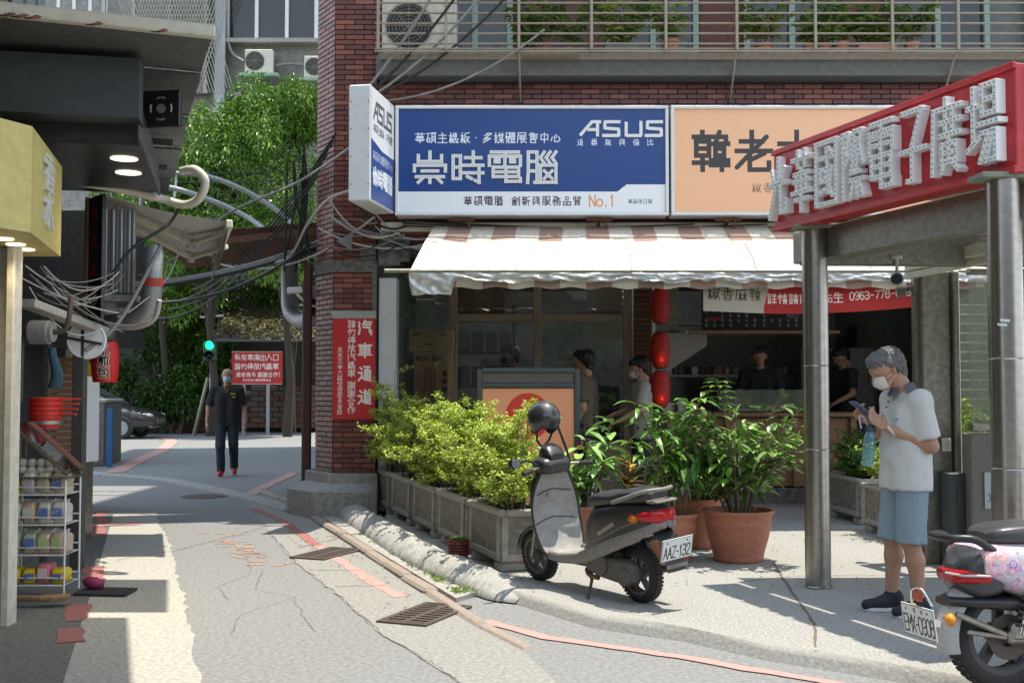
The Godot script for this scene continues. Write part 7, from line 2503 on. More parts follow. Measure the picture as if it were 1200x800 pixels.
func build_potted_plants() -> void:
	terracotta_pot(V(1.78, 0.07, 9.0), 0.285, 0.4, "large terracotta pot at the right, nearest to the steel pole")
	terracotta_pot(V(1.235, 0.07, 8.95), 0.225, 0.38, "terracotta pot behind the tail of the grey scooter")
	terracotta_pot(V(1.56, 0.07, 9.75), 0.24, 0.42, "terracotta pot standing between and behind the other two")
	terracotta_pot(V(0.62, 0.07, 9.35), 0.22, 0.4, "terracotta pot half hidden behind the scooter seat")
	# plants in them
	var make := func(label: String, at: Vector3, stems: int, h: float, lean: float, per: int, l0: float, l1: float, ratio: float, droop: float, dark: Color, light: Color, whorl: bool):
		var t := thing("potted_plant", label, "plant", at, 0.0, "plants in terracotta pots")
		var sb := MB.new()
		var fb := MB.new()
		for i in stems:
			var a := TAU * i / stems + R.randf_range(-0.4, 0.4)
			var hh := h * R.randf_range(0.55, 1.0)
			if i == 0:
				hh = h * 1.08
			var out := Vector3(cos(a), 0, sin(a)) * lean * R.randf_range(0.35, 1.0)
			var base := Vector3(cos(a), 0, sin(a)) * R.randf_range(0.02, 0.09)
			var pts := [base, base + out * 0.25 + Vector3(0, hh * 0.4, 0), base + out * 0.6 + Vector3(0, hh * 0.75, 0), base + out + Vector3(0, hh, 0)]
			sb.tube(smooth_path(pts, 4), [0.011, 0.0105, 0.01, 0.0095, 0.009, 0.0085, 0.008, 0.0075, 0.007, 0.006, 0.005, 0.004, 0.003], 6)
			for k in per:
				var s := 1.0 - pow(R.randf(), 1.2 if whorl else 0.8) * 0.72
				var seg := minf(s * 3.0, 2.999)
				var p: Vector3 = pts[int(seg)].lerp(pts[int(seg) + 1], seg - int(seg))
				var b := R.randf() * TAU
				var dd := Vector3(cos(b), R.randf_range(-0.15, 0.85) if s > 0.8 else R.randf_range(-0.45, 0.5), sin(b)).normalized()
				fb.col = dark.lerp(light, R.randf())
				var l := R.randf_range(l0, l1)
				if not whorl:   # side twig
					var tw := p + dd * R.randf_range(0.05, 0.2)
					sb.cyl(p, tw, 0.003, 0.002, 3, false)
					for q in 3:
						var c := R.randf() * TAU
						var de := (dd + Vector3(cos(c), R.randf_range(-0.4, 0.6), sin(c)) * 0.9).normalized()
						long_leaf(fb, p.lerp(tw, R.randf_range(0.5, 1.0)), de, l, l * ratio, droop)
				else:
					long_leaf(fb, p, dd, l, l * ratio, droop)
		part("stems", sb, M.bark, t)
		part("leaves", fb, M.leaf_gloss, t)
	make.call("tall plant with long drooping glossy leaves in the pot behind the scooter tail", V(1.26, 0.42, 8.95), 9, 0.9, 0.34, 26, 0.14, 0.25, 0.27, 0.5, Color(0.04, 0.12, 0.02), Color(0.20, 0.38, 0.06), true)
	make.call("bushy plant with slender branches in the large right terracotta pot", V(1.78, 0.44, 9.0), 15, 0.82, 0.5, 22, 0.09, 0.16, 0.36, 0.25, Color(0.05, 0.13, 0.025), Color(0.24, 0.42, 0.08), false)
	make.call("leafy plant in the terracotta pot behind the other two", V(1.56, 0.46, 9.75), 9, 0.65, 0.32, 18, 0.10, 0.17, 0.36, 0.25, Color(0.04, 0.10, 0.016), Color(0.18, 0.30, 0.05), false)
	make.call("broad leaved pale green plant behind the scooter seat", V(0.62, 0.44, 9.35), 9, 0.66, 0.3, 14, 0.16, 0.27, 0.36, 0.4, Color(0.10, 0.22, 0.04), Color(0.32, 0.52, 0.14), true)
	# the tall spray that rises above the bushy plant
	var t := thing("potted_plant", "single tall spray of pointed leaves rising over the bushy plant", "plant", V(1.72, 0.44, 9.05), 0.0, "plants in terracotta pots")
	var sb := MB.new()
	var fb := MB.new()
	var pts := smooth_path([Vector3(0, 0, 0), Vector3(0.0, 0.5, 0.02), Vector3(-0.05, 0.85, 0.03), Vector3(-0.1, 1.05, 0.05)], 5)
	sb.tube(pts, 0.006, 5)
	for i in 26:
		var b := i * 2.4
		var s := 0.70 + 0.3 * i / 25.0
		var p: Vector3 = pts[int(s * (pts.size() - 1))]
		fb.col = Color(0.08, 0.19, 0.03).lerp(Color(0.24, 0.38, 0.08), R.randf())
		long_leaf(fb, p, Vector3(cos(b), 0.25, sin(b)).normalized(), R.randf_range(0.11, 0.19), 0.038, 0.3)
	part("stem", sb, M.bark, t)
	part("leaves", fb, M.leaf_gloss, t)
	# orange flowers low between the pots
	t = thing("potted_plant", "low croton plant with orange leaves behind the scooter seat", "plant", V(0.98, 0.07, 9.6), 0.0, "plants in terracotta pots")
	fb = MB.new()
	for i in 60:
		var b := R.randf() * TAU
		fb.col = [Color(0.4, 0.16, 0.02), Color(0.05, 0.12, 0.02), Color(0.42, 0.30, 0.03)][i % 3]
		long_leaf(fb, Vector3(0, R.randf_range(0.25, 0.75), 0), Vector3(cos(b), R.randf_range(0.1, 0.9), sin(b)).normalized(), 0.18, 0.05, 0.2)
	part("leaves", fb, M.leaf_gloss, t)
	sb = MB.new()
	sb.cyl(Vector3.ZERO, Vector3(0, 0.8, 0), 0.012, 0.006, 5)
	part("stem", sb, M.bark, t)

# ring of points across a body: x position, bottom, top, half width, squareness
func hull(list: Array, n := 20, e := 0.6) -> Array:
	var rows := []
	for s in list:
		var row := []
		var ee: float = s[4] if s.size() > 4 else e
		for k in n:
			var a := TAU * k / n
			var cx := cos(a)
			var sy := sin(a)
			row.append(Vector3(s[0], (s[1] + s[2]) * 0.5 + signf(sy) * pow(absf(sy), ee) * (s[2] - s[1]) * 0.5, signf(cx) * pow(absf(cx), ee) * s[3]))
		rows.append(row)
	return rows

func hull_part(called: String, list: Array, m: Material, parent: Node, e := 0.6) -> MeshInstance3D:
	# refine along the length so that the surface curves
	var fine := []
	for i in list.size() - 1:
		for k in 4:
			var s := k / 4.0
			var row := []
			for j in list[i].size():
				var p0: float = list[maxi(i - 1, 0)][j]
				var p3: float = list[mini(i + 2, list.size() - 1)][j]
				row.append(cubic_interpolate(list[i][j], list[i + 1][j], p0, p3, s))
			fine.append(row)
	fine.append(list[-1])
	var mb := MB.new()
	mb.sheet(hull(fine, 24, e), true, true)
	return part(called, mb, m, parent)

func scooter_wheel(t: Node3D, x: float, r: float, w: float, spokes: int, rim_mat: Material) -> void:
	var mb := MB.new()
	var tf := Transform3D(Basis(Vector3(1, 0, 0), PI / 2), Vector3(x, r, 0))
	var prof := []
	for k in 13:
		var a := PI * k / 12.0
		prof.append(Vector2(r * 0.70 + sin(a) * r * 0.30, -cos(a) * w * (1.0 if k > 0 and k < 12 else 0.8)))
	mb.lathe(prof, tf, 36, true)
	for k in 44:   # tread blocks
		var a := TAU * k / 44.0
		for s in [-1.0, 1.0]:
			var p := Vector3(x + cos(a + s * 0.04) * r * 0.985, r + sin(a + s * 0.04) * r * 0.985, s * w * 0.38)
			mb.box(Transform3D(Basis(Vector3(0, 0, 1), a), p), Vector3(0.008, r * 0.09, w * 0.55))
	var wh := part("wheel", mb, M.rubber, t)
	mb = MB.new()
	mb.lathe([Vector2(r * 0.62, -w * 0.8), Vector2(r * 0.72, -w * 0.85), Vector2(r * 0.72, -w * 0.6), Vector2(r * 0.6, -w * 0.3), Vector2(r * 0.6, w * 0.3), Vector2(r * 0.72, w * 0.6), Vector2(r * 0.72, w * 0.85), Vector2(r * 0.62, w * 0.8)], tf, 36)
	mb.lathe([Vector2(0, -w * 0.9), Vector2(r * 0.2, -w * 0.9), Vector2(r * 0.2, w * 0.9), Vector2(0, w * 0.9)], tf, 16)
	for k in spokes:
		var a := TAU * k / spokes + 0.3
		mb.bar(Vector3(x + cos(a) * r * 0.15, r + sin(a) * r * 0.15, 0), Vector3(x + cos(a) * r * 0.64, r + sin(a) * r * 0.64, 0), w * 0.9, r * 0.16, 0.006, Vector3(0, 0, 1))
	part("rim", mb, rim_mat, wh)

func plate_image(text: String, small: String) -> Image:
	var img := board_image(260, 140, Color(0.86, 0.87, 0.86))
	for r in [[0, 0, 260, 4], [0, 136, 260, 4], [0, 0, 4, 140], [256, 0, 4, 140]]:
		img.fill_rect(Rect2i(r[0], r[1], r[2], r[3]), Color(0.4, 0.42, 0.42))
	var s := 82.0
	var w := 0.0
	for ch in text:
		w += s * (0.375 if ch == "1" else 0.5) * (0.62 if ch == "-" else 1.0) * 0.8 + s * 0.1
	var x := 16.0
	for ch in text:
		var cw := 20.0 if ch == "-" else (20.0 if ch == "1" else 29.0)
		for st in strokes(ch):
			for i in st.size() - 1:
				draw_line(img, Vector2(x + st[i].x * cw, 48 + st[i].y * 74), Vector2(x + st[i + 1].x * cw, 48 + st[i + 1].y * 74), 8.0, Color(0.06, 0.06, 0.07))
		x += cw + 228.0 / text.length() - 26.0
	ink(img, small, 100, 12, 22, Color(0.15, 0.16, 0.18), 0.1, 1.3)
	for sx in [40, 212]:
		disc(img, sx, 22, 7, Color(0.3, 0.3, 0.3))
	speckle(img, 0.5, 260)
	return img

func number_plate(t: Node3D, x: Transform3D, text: String, small: String) -> void:
	# plate faces local -x
	var mb := MB.new()
	mb.box(x, Vector3(0.006, 0.14, 0.26), 0.001)
	var pl := part("number_plate", mb, M.white_metal, t)
	mb = MB.new()
	mb.quad(x * Vector3(-0.0045, -0.069, -0.129), x * Vector3(-0.0045, -0.069, 0.129), x * Vector3(-0.0045, 0.069, 0.129), x * Vector3(-0.0045, 0.069, -0.129))
	part("plate_print", mb, printed(plate_image(text, small), 0.4), pl)

func build_old_scooter(at: Vector3, turn: float, lean: float, label: String, dark: Material, pale: Material, inner: Material, with_plate: bool) -> Node3D:
	var t := thing("scooter", label, "scooter", at, turn, "parked scooters")
	t.rotation = Vector3(0, turn, 0)
	t.basis = t.basis * Basis(Vector3(1, 0, 0), lean) * Basis.from_scale(Vector3.ONE * 0.88)
	var rim := plain(Color(0.10, 0.095, 0.09), 0.5)
	scooter_wheel(t, 0.0, 0.205, 0.05, 5, rim)
	scooter_wheel(t, 1.18, 0.205, 0.048, 5, rim)
	# tail body under the seat
	hull_part("tail_body", [[-0.30, 0.62, 0.67, 0.05], [-0.26, 0.56, 0.72, 0.10], [-0.12, 0.49, 0.74, 0.15], [0.08, 0.41, 0.73, 0.168], [0.25, 0.34, 0.70, 0.163], [0.37, 0.28, 0.66, 0.14], [0.43, 0.26, 0.60, 0.12]], dark, t, 0.55)
	# seat
	var st := hull_part("seat", [[-0.24, 0.755, 0.81, 0.07], [-0.19, 0.735, 0.835, 0.125], [-0.02, 0.715, 0.83, 0.145], [0.12, 0.70, 0.795, 0.15], [0.28, 0.67, 0.785, 0.14], [0.40, 0.645, 0.755, 0.11], [0.455, 0.64, 0.70, 0.07]], plain(Color(0.025, 0.025, 0.026), 0.42), t, 0.62)
	st.material_override.clearcoat_enabled = true
	st.material_override.clearcoat = 0.2
	# pale side strip sweeping from the tail down to the floor
	for s in [-1.0, 1.0]:
		var mb := MB.new()
		var rows := []
		var line := [[-0.315, 0.60, 0.055, 0.03], [-0.27, 0.575, 0.06, 0.115], [-0.12, 0.505, 0.075, 0.165], [0.1, 0.425, 0.085, 0.182], [0.3, 0.345, 0.09, 0.182], [0.5, 0.285, 0.07, 0.182], [0.7, 0.262, 0.06, 0.18], [0.84, 0.27, 0.055, 0.178]]
		for i in line.size():
			var q: Array = line[i]
			var row := []
			for k in 10:
				var a := TAU * k / 10.0
				row.append(Vector3(q[0], q[1] + sin(a) * q[2] * 0.62, s * (q[3] - 0.012 + cos(a) * 0.02 * s * s)))
			rows.append(row)
		mb.sheet(rows, true, true)
		part("side_strip", mb, pale, t)
	# emblem, tail decal and panel seams
	var mb := MB.new()
	for s in [-1.0, 1.0]:
		mb = MB.new()
		mb.bar(Vector3(0.25, 0.49, s * 0.1645), Vector3(0.06, 0.585, s * 0.1695), 0.004, 0.03, 0.001)
		part("emblem", mb, M.dull_steel, t)
		mb = MB.new()
		mb.tube([Vector3(0.36, 0.42, s * 0.146), Vector3(0.2, 0.47, s * 0.166), Vector3(0.0, 0.56, s * 0.166), Vector3(-0.14, 0.61, s * 0.146)], 0.004, 5)
		part("panel_seam", mb, pale, t)
	mb = MB.new()
	mb.bx(Vector3(-0.2, 0.742, 0), Vector3(0.12, 0.01, 0.14), 0.003)
	part("tail_decal", mb, M.white_metal, t)
	# grab rail
	mb = MB.new()
	mb.tube(smooth_path([Vector3(0.06, 0.735, -0.165), Vector3(-0.1, 0.785, -0.165), Vector3(-0.24, 0.83, -0.13), Vector3(-0.30, 0.835, 0.0), Vector3(-0.24, 0.83, 0.13), Vector3(-0.1, 0.785, 0.165), Vector3(0.06, 0.735, 0.165)], 5), 0.015, 8)
	mb.bx(Vector3(-0.27, 0.755, 0), Vector3(0.12, 0.018, 0.2), 0.006)
	part("grab_rail", mb, pale, t)
	# tail lamp and indicators
	mb = MB.new()
	mb.sheet(hull([[-0.325, 0.63, 0.675, 0.03], [-0.31, 0.605, 0.695, 0.09], [-0.27, 0.6, 0.70, 0.125], [-0.2, 0.605, 0.695, 0.148], [-0.16, 0.62, 0.68, 0.15]], 20, 0.6), true, true)
	part("tail_lamp", mb, plain(Color(0.42, 0.015, 0.02), 0.12), t)
	for s in [-1.0, 1.0]:
		mb = MB.new()
		mb.ball(Vector3(-0.115, 0.63, s * 0.147), Vector3(0.06, 0.032, 0.018), 12)
		part("indicator", mb, plain(Color(0.55, 0.15, 0.01), 0.15), t)
	# rear mudguard and plate
	mb = MB.new()
	mb.sheet([[Vector3(-0.22, 0.56, -0.09), Vector3(-0.22, 0.56, 0.09)], [Vector3(-0.31, 0.5, -0.1), Vector3(-0.31, 0.5, 0.1)], [Vector3(-0.36, 0.38, -0.1), Vector3(-0.36, 0.38, 0.1)], [Vector3(-0.375, 0.27, -0.085), Vector3(-0.375, 0.27, 0.085)]])
	part("mudguard", mb, M.black_plastic, t)
	if with_plate:
		number_plate(t, Transform3D(Basis(Vector3(0, 0, 1), 0.22) * Basis.from_scale(Vector3.ONE * 1.12), Vector3(-0.392, 0.43, 0)), "AAZ-132", "台灣省")
	mb = MB.new()
	mb.bx(Vector3(-0.385, 0.315, 0), Vector3(0.012, 0.03, 0.2), 0.004)
	part("plate_reflector", mb, M.dull_steel, t)
	# engine, gear case, exhaust
	mb = MB.new()
	mb.sheet(hull([[-0.08, 0.16, 0.27, 0.03], [-0.05, 0.13, 0.30, 0.05], [0.1, 0.13, 0.31, 0.055], [0.3, 0.15, 0.31, 0.055], [0.42, 0.18, 0.28, 0.04]], 16, 0.6).map(func(r): return r.map(func(p): return p + Vector3(0, 0.02, -0.11))), true, true)
	mb.cyl(Vector3(0.24, 0.27, -0.18), Vector3(0.24, 0.27, -0.06), 0.075, 0.085, 14)
	mb.cyl(Vector3(0.0, 0.205, -0.175), Vector3(0.0, 0.205, -0.06), 0.06, 0.07, 14)
	mb.bx(Vector3(0.25, 0.3, 0.0), Vector3(0.25, 0.14, 0.2), 0.03)
	part("engine", mb, grainy(Color(0.06, 0.055, 0.05), Color(0.13, 0.12, 0.11), 0.2, 0.6, 0.03, 5), t)
	mb = MB.new()
	mb.tube(smooth_path([Vector3(0.4, 0.24, -0.08), Vector3(0.45, 0.2, -0.12), Vector3(0.38, 0.17, -0.15), Vector3(0.3, 0.16, -0.14)]), 0.018, 7)
	mb.tube([Vector3(0.15, 0.2, 0.14), Vector3(-0.1, 0.24, 0.15), Vector3(-0.2, 0.25, 0.15)], [0.035, 0.042, 0.035], 10)
	part("exhaust", mb, M.rust, t)
	mb = MB.new()
	mb.tube([Vector3(0.0, 0.22, 0.1), Vector3(0.06, 0.48, 0.11)], 0.022, 8)
	for k in 9:
		mb.cyl(Vector3(0.01 + k * 0.005, 0.27 + k * 0.02, 0.103), Vector3(0.012 + k * 0.005, 0.278 + k * 0.02, 0.103), 0.032, 0.032, 10)
	part("shock_absorber", mb, M.black_plastic, t)
	# floor board and centre hump
	mb = MB.new()
	mb.bx(Vector3(0.62, 0.262, 0), Vector3(0.44, 0.03, 0.33), 0.012)
	part("floorboard", mb, inner, t)
	mb = MB.new()
	mb.sheet(hull([[0.43, 0.24, 0.5, 0.12], [0.47, 0.24, 0.36, 0.13], [0.52, 0.24, 0.29, 0.14]], 16, 0.6), true, true)
	part("seat_front", mb, inner, t)
	mb = MB.new()
	mb.bx(Vector3(0.55, 0.235, 0), Vector3(0.7, 0.035, 0.25), 0.015)
	part("underframe", mb, M.iron, t)
	# leg shield: inner and outer skins
	var line := [[0.82, 0.265, 0.175, 0.0], [0.88, 0.30, 0.20, 0.02], [0.945, 0.40, 0.225, 0.05], [0.985, 0.53, 0.232, 0.06], [0.995, 0.66, 0.225, 0.06], [0.975, 0.79, 0.185, 0.045], [0.945, 0.89, 0.13, 0.03]]
	for skin in 2:
		var rows := []
		for q in line:
			var row := []
			for k in 11:
				var u := k / 5.0 - 1.0
				var off: float = (0.036 * (1.0 - u * u) + 0.006) if skin else 0.0
				var bump := 0.02 * exp(-u * u * 6.0) if not skin else 0.0
				row.append(Vector3(q[0] - q[3] * u * u - bump + off, q[1], q[2] * u))
			rows.append(row)
		mb = MB.new()
		mb.sheet(rows)
		part("leg_shield_inner" if not skin else "leg_shield_front", mb, inner if not skin else dark, t)
	for yy in [[0.53, 0.985, 0.06, 0.2], [0.75, 0.98, 0.05, 0.17]]:   # seams pressed into the inner panel
		mb = MB.new()
		mb.tube(range(13).map(func(k): return Vector3(yy[1] - yy[2] * pow(k / 6.0 - 1.0, 2.0) - 0.02 * exp(-pow(k / 6.0 - 1.0, 2.0) * 6.0) - 0.002, yy[0] - 0.03 * absf(k / 6.0 - 1.0), yy[3] * (k / 6.0 - 1.0))), 0.0045, 5)
		part("inner_seam", mb, dark, t)
	for s in [-1.0, 1.0]:
		mb = MB.new()
		var edge := []
		for q in line:
			edge.append(Vector3(q[0] - q[3], q[1], q[2] * s))
		mb.tube(smooth_path(edge, 3), 0.010, 6)
		part("leg_shield_edge", mb, dark, t)
	mb = MB.new()
	mb.cyl(Vector3(0.94, 0.71, -0.06), Vector3(0.925, 0.71, -0.06), 0.018, 0.018, 10)
	part("ignition_lock", mb, M.dull_steel, t)
	# nose above the front wheel, fender, fork
	hull_part("nose", [[1.0, 0.55, 0.9, 0.06], [1.04, 0.48, 0.9, 0.12], [1.10, 0.5, 0.82, 0.12], [1.14, 0.56, 0.72, 0.06]], dark, t)
	mb = MB.new()
	var rows := []
	for i in 9:
		var a := PI * (0.02 + 0.88 * i / 8.0)
		var row := []
		for k in 7:
			var u := k / 3.0 - 1.0
			row.append(Vector3(1.18 + cos(a) * (0.235 - 0.03 * u * u), 0.215 + sin(a) * (0.235 - 0.03 * u * u), u * 0.075))
		rows.append(row)
	mb.sheet(rows)
	part("front_fender", mb, dark, t)
	mb = MB.new()
	for s in [-1.0, 1.0]:
		mb.tube([Vector3(1.18, 0.205, 0.075 * s), Vector3(1.12, 0.42, 0.07 * s), Vector3(1.05, 0.6, 0.03 * s)], 0.018, 8)
	part("fork", mb, M.dull_steel, t)
	# handlebar with grips, cowl, levers
	mb = MB.new()
	mb.tube(smooth_path([Vector3(0.86, 0.915, -0.33), Vector3(0.90, 0.93, -0.2), Vector3(0.94, 0.93, 0.0), Vector3(0.90, 0.93, 0.2), Vector3(0.86, 0.915, 0.33)], 5), 0.012, 8)
	mb.tube([Vector3(0.92, 0.92, -0.22), Vector3(0.9, 0.9, -0.34)], 0.006, 6)
	mb.tube([Vector3(0.92, 0.92, 0.22), Vector3(0.9, 0.9, 0.34)], 0.006, 6)
	part("handlebar", mb, M.dull_steel, t)
	for s in [-1.0, 1.0]:
		mb = MB.new()
		mb.cyl(Vector3(0.888, 0.926, 0.235 * s), Vector3(0.86, 0.915, 0.345 * s), 0.019, 0.019, 12)
		part("grip", mb, M.rubber, t)
	hull_part("handlebar_cowl", [[0.84, 0.90, 0.96, 0.09], [0.88, 0.875, 1.0, 0.14], [0.96, 0.87, 1.02, 0.15], [1.03, 0.88, 1.0, 0.12], [1.07, 0.91, 0.97, 0.07]], dark, t)
	mb = MB.new()
	mb.sheet(hull([[0.86, 0.99, 1.03, 0.07], [0.90, 0.98, 1.085, 0.085], [0.96, 0.97, 1.11, 0.085], [1.01, 0.96, 1.06, 0.07]], 18, 0.7), true, true)
	part("instrument_hood", mb, M.black_plastic, t)
	# mirrors
	for s in [-1.0, 1.0]:
		mb = MB.new()
		mb.tube(smooth_path([Vector3(0.91, 0.95, 0.16 * s), Vector3(0.92, 1.0, 0.24 * s), Vector3(0.91, 1.0, 0.34 * s)] if s < 0 else [Vector3(0.91, 0.95, 0.16), Vector3(0.92, 1.05, 0.14), Vector3(0.9, 1.25, 0.05)], 4), 0.011, 6)
		var mr := part("mirror", mb, M.black_plastic, t)
		if s < 0:
			mb = MB.new()
			mb.ball(Vector3(0.905, 1.0, -0.385), Vector3(0.018, 0.042, 0.06), 14)
			part("mirror_shell", mb, M.black_plastic, mr)
			mb = MB.new()
			mb.cyl(Vector3(0.892, 1.0, -0.385), Vector3(0.886, 1.0, -0.385), 0.038, 0.038, 16)
			part("mirror_glass", mb, M.chrome, mr)
	# front indicator seen beside the cowl
	mb = MB.new()
	mb.ball(Vector3(1.0, 0.90, -0.15), Vector3(0.05, 0.03, 0.03), 10)
	part("front_indicator", mb, plain(Color(0.5, 0.25, 0.06), 0.2), t)
	# side stand
	mb = MB.new()
	mb.tube([Vector3(0.42, 0.24, -0.1), Vector3(0.36, 0.13, -0.16), Vector3(0.33, 0.018, -0.235)], [0.014, 0.012, 0.011], 8)
	mb.bx(Vector3(0.33, 0.012, -0.245), Vector3(0.05, 0.012, 0.04), 0.003)
	part("side_stand", mb, M.iron, t)
	# cables from the bar to the shield
	mb = MB.new()
	mb.tube(smooth_path([Vector3(0.9, 0.93, -0.2), Vector3(0.93, 0.86, -0.17), Vector3(0.96, 0.8, -0.1)]), 0.006, 5)
	part("brake_cable", mb, M.cable_black, t)
	return t

func build_scooters() -> void:
	var dusty := grainy(Color(0.018, 0.018, 0.018), Color(0.034, 0.033, 0.031), 0.35, 0.32, 0.02, 5)
	var pale := grainy(Color(0.15, 0.14, 0.125), Color(0.28, 0.265, 0.245), 0.3, 0.5, 0.02, 5)
	var inner := grainy(Color(0.22, 0.21, 0.195), Color(0.36, 0.35, 0.33), 1.1, 0.5, 0.02, 5)
	build_old_scooter(V(0.825, 0.072, 7.25), 2.206, -0.09, "worn dark grey scooter parked on the pavement with a helmet on its mirror", dusty, pale, inner, true)
	var black := plain(Color(0.015, 0.015, 0.017), 0.25)
	build_old_scooter(V(1.55, 0.072, 10.9), 2.75, -0.08, "dark scooter with a silver front parked behind the potted plants", black, M.galvanised, plain(Color(0.5, 0.5, 0.5), 0.35), false)

	# helmet hung over the mirror
	var h := thing("helmet", "glossy black open face helmet hung on the scooter mirror", "helmet", V(0.225, 1.21, 8.02), 2.3)
	h.scale = Vector3.ONE * 0.93
	var mb := MB.new()
	var rows := []
	var low := func(k: int) -> float:   # lower edge: deep flaps beside the face, shorter at the nape
		var u := absf(k / 32.0 - 0.5) * 2.0
		return -0.55 - 0.4 * smoothstep(0.45, 0.75, u) + 0.25 * smoothstep(0.9, 1.0, u)
	for i in 12:
		var row := []
		for k in 33:
			var a := TAU * 0.16 + TAU * 0.68 * k / 32.0   # open at the front
			var el: float = lerpf(low.call(k), PI / 2, i / 11.0)
			var rr := 0.135 * (1.0 if el > -0.5 else 1.0)
			row.append(Vector3(cos(a) * maxf(cos(el), 0.72 if el < 0.0 else 0.0) * rr, sin(el) * 0.135, -sin(a) * maxf(cos(el), 0.72 if el < 0.0 else 0.0) * 0.12))
		rows.append(row)
	mb.sheet(rows)
	# brow over the face opening
	rows = []
	for i in 8:
		var el := 0.22 + (PI / 2 - 0.22) * i / 7.0
		var row := []
		for k in 17:
			var a := -TAU * 0.16 + TAU * 0.32 * k / 16.0
			row.append(Vector3(cos(a) * cos(el) * 0.135, sin(el) * 0.135, -sin(a) * cos(el) * 0.12))
		rows.append(row)
	mb.sheet(rows)
	var sh := plain(Color(0.012, 0.012, 0.013), 0.14)
	sh.clearcoat_enabled = true
	part("shell", mb, sh, h)
	mb = MB.new()
	var ring := []
	for k in 33:
		var a := TAU * 0.16 + TAU * 0.68 * k / 32.0
		var el: float = low.call(k)
		ring.append(Vector3(cos(a) * maxf(cos(el), 0.72) * 0.135, sin(el) * 0.135, -sin(a) * maxf(cos(el), 0.72) * 0.12))
	mb.tube(ring, 0.008, 6)
	ring = []
	for k in 17:
		var a := -TAU * 0.16 + TAU * 0.32 * k / 16.0
		ring.append(Vector3(cos(a) * cos(0.22) * 0.136, sin(0.22) * 0.135, -sin(a) * cos(0.22) * 0.121))
	mb.tube(ring, 0.007, 6)
	part("edge_trim", mb, M.rubber, h)
	mb = MB.new()
	mb.tube([Vector3(-0.02, -0.05, 0.1), Vector3(0.01, -0.17, 0.06), Vector3(0.02, -0.22, 0.0), Vector3(0.01, -0.17, -0.06), Vector3(-0.02, -0.05, -0.1)], 0.009, 6)
	mb.ball(Vector3(0.0, 0.0, 0.0), Vector3(0.09, 0.07, 0.09), 12)
	part("chin_strap", mb, M.rubber, h)
	mb = MB.new()
	mb.ball(Vector3(-0.06, 0.0, 0.112), Vector3(0.026, 0.013, 0.01), 10, Basis(Vector3(0, 1, 0), -0.5))
	part("sticker", mb, plain(Color(0.6, 0.6, 0.58), 0.3), h)

	# electric scooter with a flowered cover at the right edge
	var t := thing("scooter", "grey electric scooter with a pink flowered cover at the right edge", "scooter", V(2.19, 0.072, 5.16), 0.2, "parked scooters")
	t.basis = t.basis * Basis(Vector3(1, 0, 0), -0.03)
	var up := Vector3(0.07, -0.115, 0)
	scooter_wheel(t, 0.0, 0.245, 0.05, 5, plain(Color(0.03, 0.03, 0.032), 0.4))
	scooter_wheel(t, 1.3, 0.245, 0.05, 5, plain(Color(0.03, 0.03, 0.032), 0.4))
	var grey := plain(Color(0.045, 0.047, 0.05), 0.3)
	var flowers := board_image(512, 512, Color(0.74, 0.71, 0.74))
	for i in 420:
		var p := Vector2(R.randi_range(0, 511), R.randi_range(0, 511))
		var r := R.randf_range(8, 27)
		var c: Color = [Color(0.90, 0.52, 0.56), Color(0.60, 0.42, 0.66), Color(0.84, 0.64, 0.72), Color(0.62, 0.63, 0.60), Color(0.93, 0.60, 0.58)][i % 5]
		if r < 13:
			c = [Color(0.32, 0.34, 0.52), Color(0.55, 0.56, 0.5)][i % 2]
		disc(flowers, p.x, p.y, r, c)
		disc(flowers, p.x, p.y, r * 0.66, Color(0.88, 0.84, 0.86))
		disc(flowers, p.x, p.y, r * 0.46, c)
		disc(flowers, p.x, p.y, r * 0.18, Color(0.9, 0.86, 0.84))
	var fm := printed(flowers, 0.45)
	fm.texture_repeat = true
	fm.uv1_triplanar = true
	fm.uv1_scale = Vector3.ONE * 2.2
	hull_part("flowered_body", [[-0.22, 0.62, 0.76, 0.152], [-0.14, 0.585, 0.775, 0.17], [0.05, 0.50, 0.78, 0.178], [0.25, 0.38, 0.78, 0.18], [0.42, 0.30, 0.77, 0.175], [0.55, 0.28, 0.7, 0.15], [0.62, 0.28, 0.5, 0.12]], fm, t, 0.6).position = up
	hull_part("tail", [[-0.30, 0.60, 0.68, 0.05], [-0.27, 0.555, 0.72, 0.10], [-0.23, 0.53, 0.75, 0.138], [-0.18, 0.53, 0.76, 0.15], [-0.13, 0.54, 0.76, 0.15]], grey, t, 0.62).position = up
	hull_part("seat", [[-0.16, 0.775, 0.82, 0.07], [-0.1, 0.765, 0.85, 0.125], [0.1, 0.76, 0.865, 0.145], [0.35, 0.76, 0.85, 0.14], [0.5, 0.75, 0.82, 0.1]], plain(Color(0.05, 0.05, 0.052), 0.35), t, 0.6).position = up
	mb = MB.new()
	mb.sheet(hull([[-0.315, 0.605, 0.65, 0.04], [-0.30, 0.598, 0.662, 0.11], [-0.26, 0.594, 0.666, 0.138], [-0.21, 0.59, 0.665, 0.152], [-0.19, 0.6, 0.65, 0.152]], 20, 0.7), true, true)
	part("tail_lamp", mb, plain(Color(0.36, 0.008, 0.012), 0.1), t).position = up
	mb = MB.new()
	mb.tube([Vector3(-0.2, 0.64, 0.155), Vector3(-0.25, 0.642, 0.146), Vector3(-0.305, 0.64, 0.11), Vector3(-0.32, 0.64, 0.0)], 0.006, 6)
	part("lamp_bar", mb, plain(Color(0.6, 0.5, 0.5), 0.2), t).position = up
	mb = MB.new()
